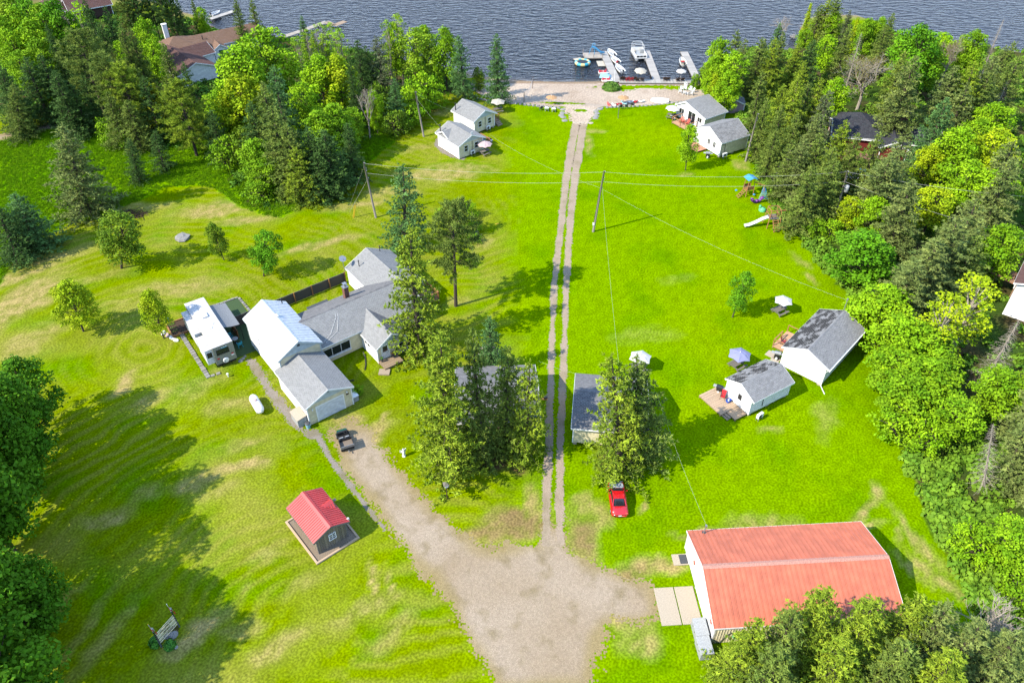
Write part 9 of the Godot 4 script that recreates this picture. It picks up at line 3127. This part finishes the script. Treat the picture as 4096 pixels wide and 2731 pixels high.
	["spruce", 45.37, -108.06, 12, 2.8, 0, "plain", "*e"],
	["spruce", 50.37, -112.38, 12, 2.8, 0, "light", "spruce_in_front_of_the_lodge's_roof,_leftmost_of_three"],
	["spruce", 51.7, -110.14, 11, 2.6, 0, "plain", "spruce_in_front_of_the_lodge's_roof,_middle_of_three"],
	["spruce", 54.24, -108.7, 12, 2.8, 0, "plain", "spruce_in_front_of_the_lodge's_roof,_rightmost_of_three"],
	["spruce", 46.62, -105.61, 11, 3, 0, "plain", "*e"],
	["spruce", 57.41, -107.4, 12, 4, 0, "grey", "*e"],
	["spruce", 54.13, -102.65, 12, 4, 0, "grey", "*e"],
	["snag", 42.69, -111.42, 8, 2.4, 0, "plain", "*e"],
	["spruce", 52.85, -100.82, 12, 4, 0, "grey", "*e"],
	["spruce", 53.63, -94.43, 12, 4, 0, "grey", "*e"],
	["spruce", 42.07, -100.13, 11, 3, 0, "plain", "*e"],
	["spruce", 45.93, -102.24, 11, 3, 0, "plain", "*e"],
	["maple", 51.94, -98.42, 7, 3, 0, "bright", "*e"],
	["maple", 49.52, -100.09, 6, 2.2, 0, "yellow", "*e"],
	["maple", 46.65, -87.32, 8, 5, 0, "deep", "wide_dark_leafy_tree_overhanging_the_east_lawn"],
	["spruce", 60.16, -89.67, 12, 4.4, 0, "grey", "*e"],
	["spruce", 54.78, -83.55, 13, 4.6, 0, "grey", "*e"],
	["spruce", 51.37, -80.31, 12, 4.6, 0, "grey", "*e"],
	["spruce", 47.93, -77.24, 11, 4, 0, "grey", "*e"],
	["spruce", 58.43, -84.01, 10, 4, 0, "plain", "*e"],
	["maple", 61.14, -99.94, 8, 3.6, 0, "yellow", "*e"],
	["maple", 64.49, -87.58, 9, 3.6, 0, "plain", "*e"],
	["maple", 45.17, -75.86, 8, 4.4, 0, "bright", "bright_leafy_tree_behind_the_larger_white_cabin"],
	["maple", 45.16, -69.92, 8, 4, 0, "bright", "*e"],
	["maple", 43.34, -77.34, 6, 2.4, 0, "bright", "*e"],
	["poplar", 53.7, -72.49, 12, 3.4, 0, "yellow", "birch_with_pale_trunk_near_the_right_edge"],
	["poplar", 49.5, -70.85, 11, 3.2, 0, "yellow", "*e"],
	["maple", 47.6, -69.86, 7, 4, 0, "plain", "*e"],
	["maple", 43.83, -66.77, 6, 3.6, 0, "plain", "*e"],
	["maple", 48.35, -66.79, 6, 3.4, 0, "plain", "*e"],
	["snag", 55.72, -67.54, 10, 2.4, 0, "plain", "dead_grey_spruce_below_the_white_house_on_the_right_edge"],
	["maple", 70, -102.32, 9, 4, 0, "bright", "*e"],
	["maple", 67.6, -104.86, 9, 4, 0, "bright", "*e"],
	["spruce", 68.44, -98.22, 13, 4, 0, "grey", "*e"],
	["bush", 46.71, -99.09, 3, 2, 0, "bright", "*e"],
	["bush", 44.2, -99.08, 3, 2, 0, "plain", "*e"],
	["bush", 43.71, -66.08, 4.5, 3.2, 0, "bright", "*l"],
	["maple", 43.5, -62.42, 6, 3.6, 0, "plain", "*l"],
	["maple", 46.19, -63.72, 7, 3.8, 0, "plain", "*l"],
	["bush", 42.75, -59.9, 4, 3, 0, "bright", "*l"],
	["maple", 47.04, -58.89, 6, 3.4, 0, "plain", "*l"],
	["bush", 44.15, -57.12, 4, 2.4, 0, "bright", "*l"],
	["snag", 48.62, -51.94, 10.45, 1.7, -3, "plain", "leaning_dead_spruce_at_the_edge_of_the_lower_woods"],
	["spruce", 55.65, -57.16, 13.6, 3.4, -3, "grey", "*l"],
	["spruce", 53.49, -50.07, 13.28, 3.4, -3, "grey", "*l"],
	["spruce", 51.4, -52.51, 9.87, 2.6, -2.23, "grey", "*l"],
	["maple", 46.88, -42.87, 6.31, 3, -1.84, "plain", "*l"],
	["bush", 46.69, -39.96, 3.78, 2.6, -1.03, "plain", "*l"],
	["bush", 43.65, -44.08, 3, 2.6, 0, "bright", "*l"],
	["maple", 54.36, -61.86, 7.51, 3.2, -1.88, "plain", "*l"],
	["bush", 49.35, -43.82, 3.4, 2.8, -0.67, "plain", "*l"],
	["dead", 41.84, -35.88, 6, 2.6, 0, "plain", "*l"],
	["bush", -6.9, -104.36, 2.6, 1.6, 0, "bright", "bright_pointed_shrub_at_the_back_of_the_island_bed"],
	["bush", -8.6, -102.77, 2.2, 1.5, 0, "bright", "*i"],
	["bush", -7.6, -101.95, 1.8, 1.6, 0, "yellow", "*i"],
	["bush", -7.46, -98.93, 1.6, 1.5, 0, "pale", "pale_yellow_shrub_in_the_island_bed"],
	["bush", -5.46, -100.04, 1.5, 1.2, 0, "plain", "*i"],
	["bush", -5.49, -97.52, 1.4, 1.2, 0, "plain", "*i"],
	["bush", -11.35, -104.14, 1.5, 1.3, 0, "pale", "variegated_shrub_at_the_left_end_of_the_island_bed"],
	["bush", -5.59, -91.75, 1.2, 1.3, 0, "bright", "low_bright_shrub_at_the_near_end_of_the_island_bed"],
	["bush", -17.85, -65.6, 1.2, 0.9, 0, "bright", "round_green_shrub_by_the_porch_wing's_corner"],
	["bush", -20.1, -64.18, 1.3, 1, 0, "plain", "dark_leafy_shrub_under_the_house's_long_window"],
]

func scatter(called: String, label: String, mesh: Mesh, m: Material, poly: PackedVector2Array, n: int, lo: float, hi: float, tones: Array, seed_: int, keep: Variant = null) -> void:
	var r := RandomNumberGenerator.new()
	r.seed = seed_
	var a := poly[0]
	var b := poly[0]
	for p in poly:
		a = a.min(p)
		b = b.max(p)
	var tr := []
	var cs := []
	var tries := 0
	while tr.size() < n and tries < n * 12:
		tries += 1
		var p := Vector2(r.randf_range(a.x, b.x), r.randf_range(a.y, b.y))
		if not inside(p, poly) or p.y < shore(p.x) + 1.0 or on_gravel(p):
			continue
		if keep != null and r.randf() > float(keep.call(p)):
			continue
		var s := r.randf_range(lo, hi)
		tr.push_back(Transform3D(Basis(Vector3.UP, r.randf() * TAU).scaled(Vector3(s, s * r.randf_range(0.7, 1.2), s)), Vector3(p.x, ground_y(p.x, p.y), p.y)))
		if tones:
			cs.push_back(pick(tones, r))
		else:
			var q := ground_tone(p) * r.randf_range(1.0, 1.45)
			cs.push_back(Color(q.x, q.y, q.z))
	var mm := MultiMesh.new()
	mm.transform_format = MultiMesh.TRANSFORM_3D
	mm.use_colors = true
	mm.mesh = mesh
	mm.instance_count = tr.size()
	for i in tr.size():
		mm.set_instance_transform(i, tr[i])
		mm.set_instance_color(i, cs[i])
	var o := MultiMeshInstance3D.new()
	o.name = numbered(called)
	o.multimesh = mm
	o.material_override = m
	add_child(o)
	o.set_meta("kind", "stuff")
	o.set_meta("label", label)
	o.set_meta("category", called.replace("_", " "))

func make_plants() -> void:
	grow_protos()
	tree_rng.seed = 77
	for e in TREES:
		plant(e)
	var white := [Vector3(1, 1, 1), Vector3(0.8, 0.8, 0.8)]
	var clump := tuft_mesh(0.8, 0.7, 70, white, 3)
	scatter("undergrowth", "bright leafy undergrowth along the edge of the right-hand woods", clump, M.leaf, PackedVector2Array(WOOD_EAST), 5200, 0.6, 1.5, [Vector3(0.075, 0.165, 0.010), Vector3(0.130, 0.230, 0.014)], 4, func(p: Vector2) -> float: return 1.0 if p.x < 75.0 and edge_dist(p, PackedVector2Array(WOOD_EAST)) < 7.0 + 9.0 * nz.get_noise_2d(p.x * 3.0, p.y * 3.0) else 0.12)
	scatter("undergrowth", "leafy undergrowth on the floor of the left-hand woods", clump, M.leaf, PackedVector2Array(WOOD_WEST), 2600, 0.5, 1.3, [Vector3(0.045, 0.125, 0.010), Vector3(0.090, 0.190, 0.014)], 5)
	var gm := grass_mesh(9)
	mat("grass_blade", 1, 1, 1, 0.85, {"vc": true, "spec": 0.2, "back": 0.5})
	scatter("rough_grass", "uncut bright grass in the left-hand field", gm, M.grass_blade, PackedVector2Array(FIELD), 40000, 0.5, 1.1, [Vector3(0.075, 0.190, 0.001), Vector3(0.140, 0.260, 0.002)], 6)

func _ready() -> void:
	rng.seed = 2024
	nz.seed = 5
	nz.frequency = 0.02
	nz.fractal_octaves = 3
	nf.seed = 9
	nf.frequency = 0.03
	nf.fractal_octaves = 2
	set_light()
	make_materials()
	make_ground()
	make_lake()
	make_roads()
	make_shop()
	make_shed()
	make_house()
	make_cabins()
	make_neighbours()
	make_plants()
	make_furniture()
	make_trailer()
	make_tank()
	make_vehicles()
	make_sign()
	make_play()
	make_beach()
	make_poles()
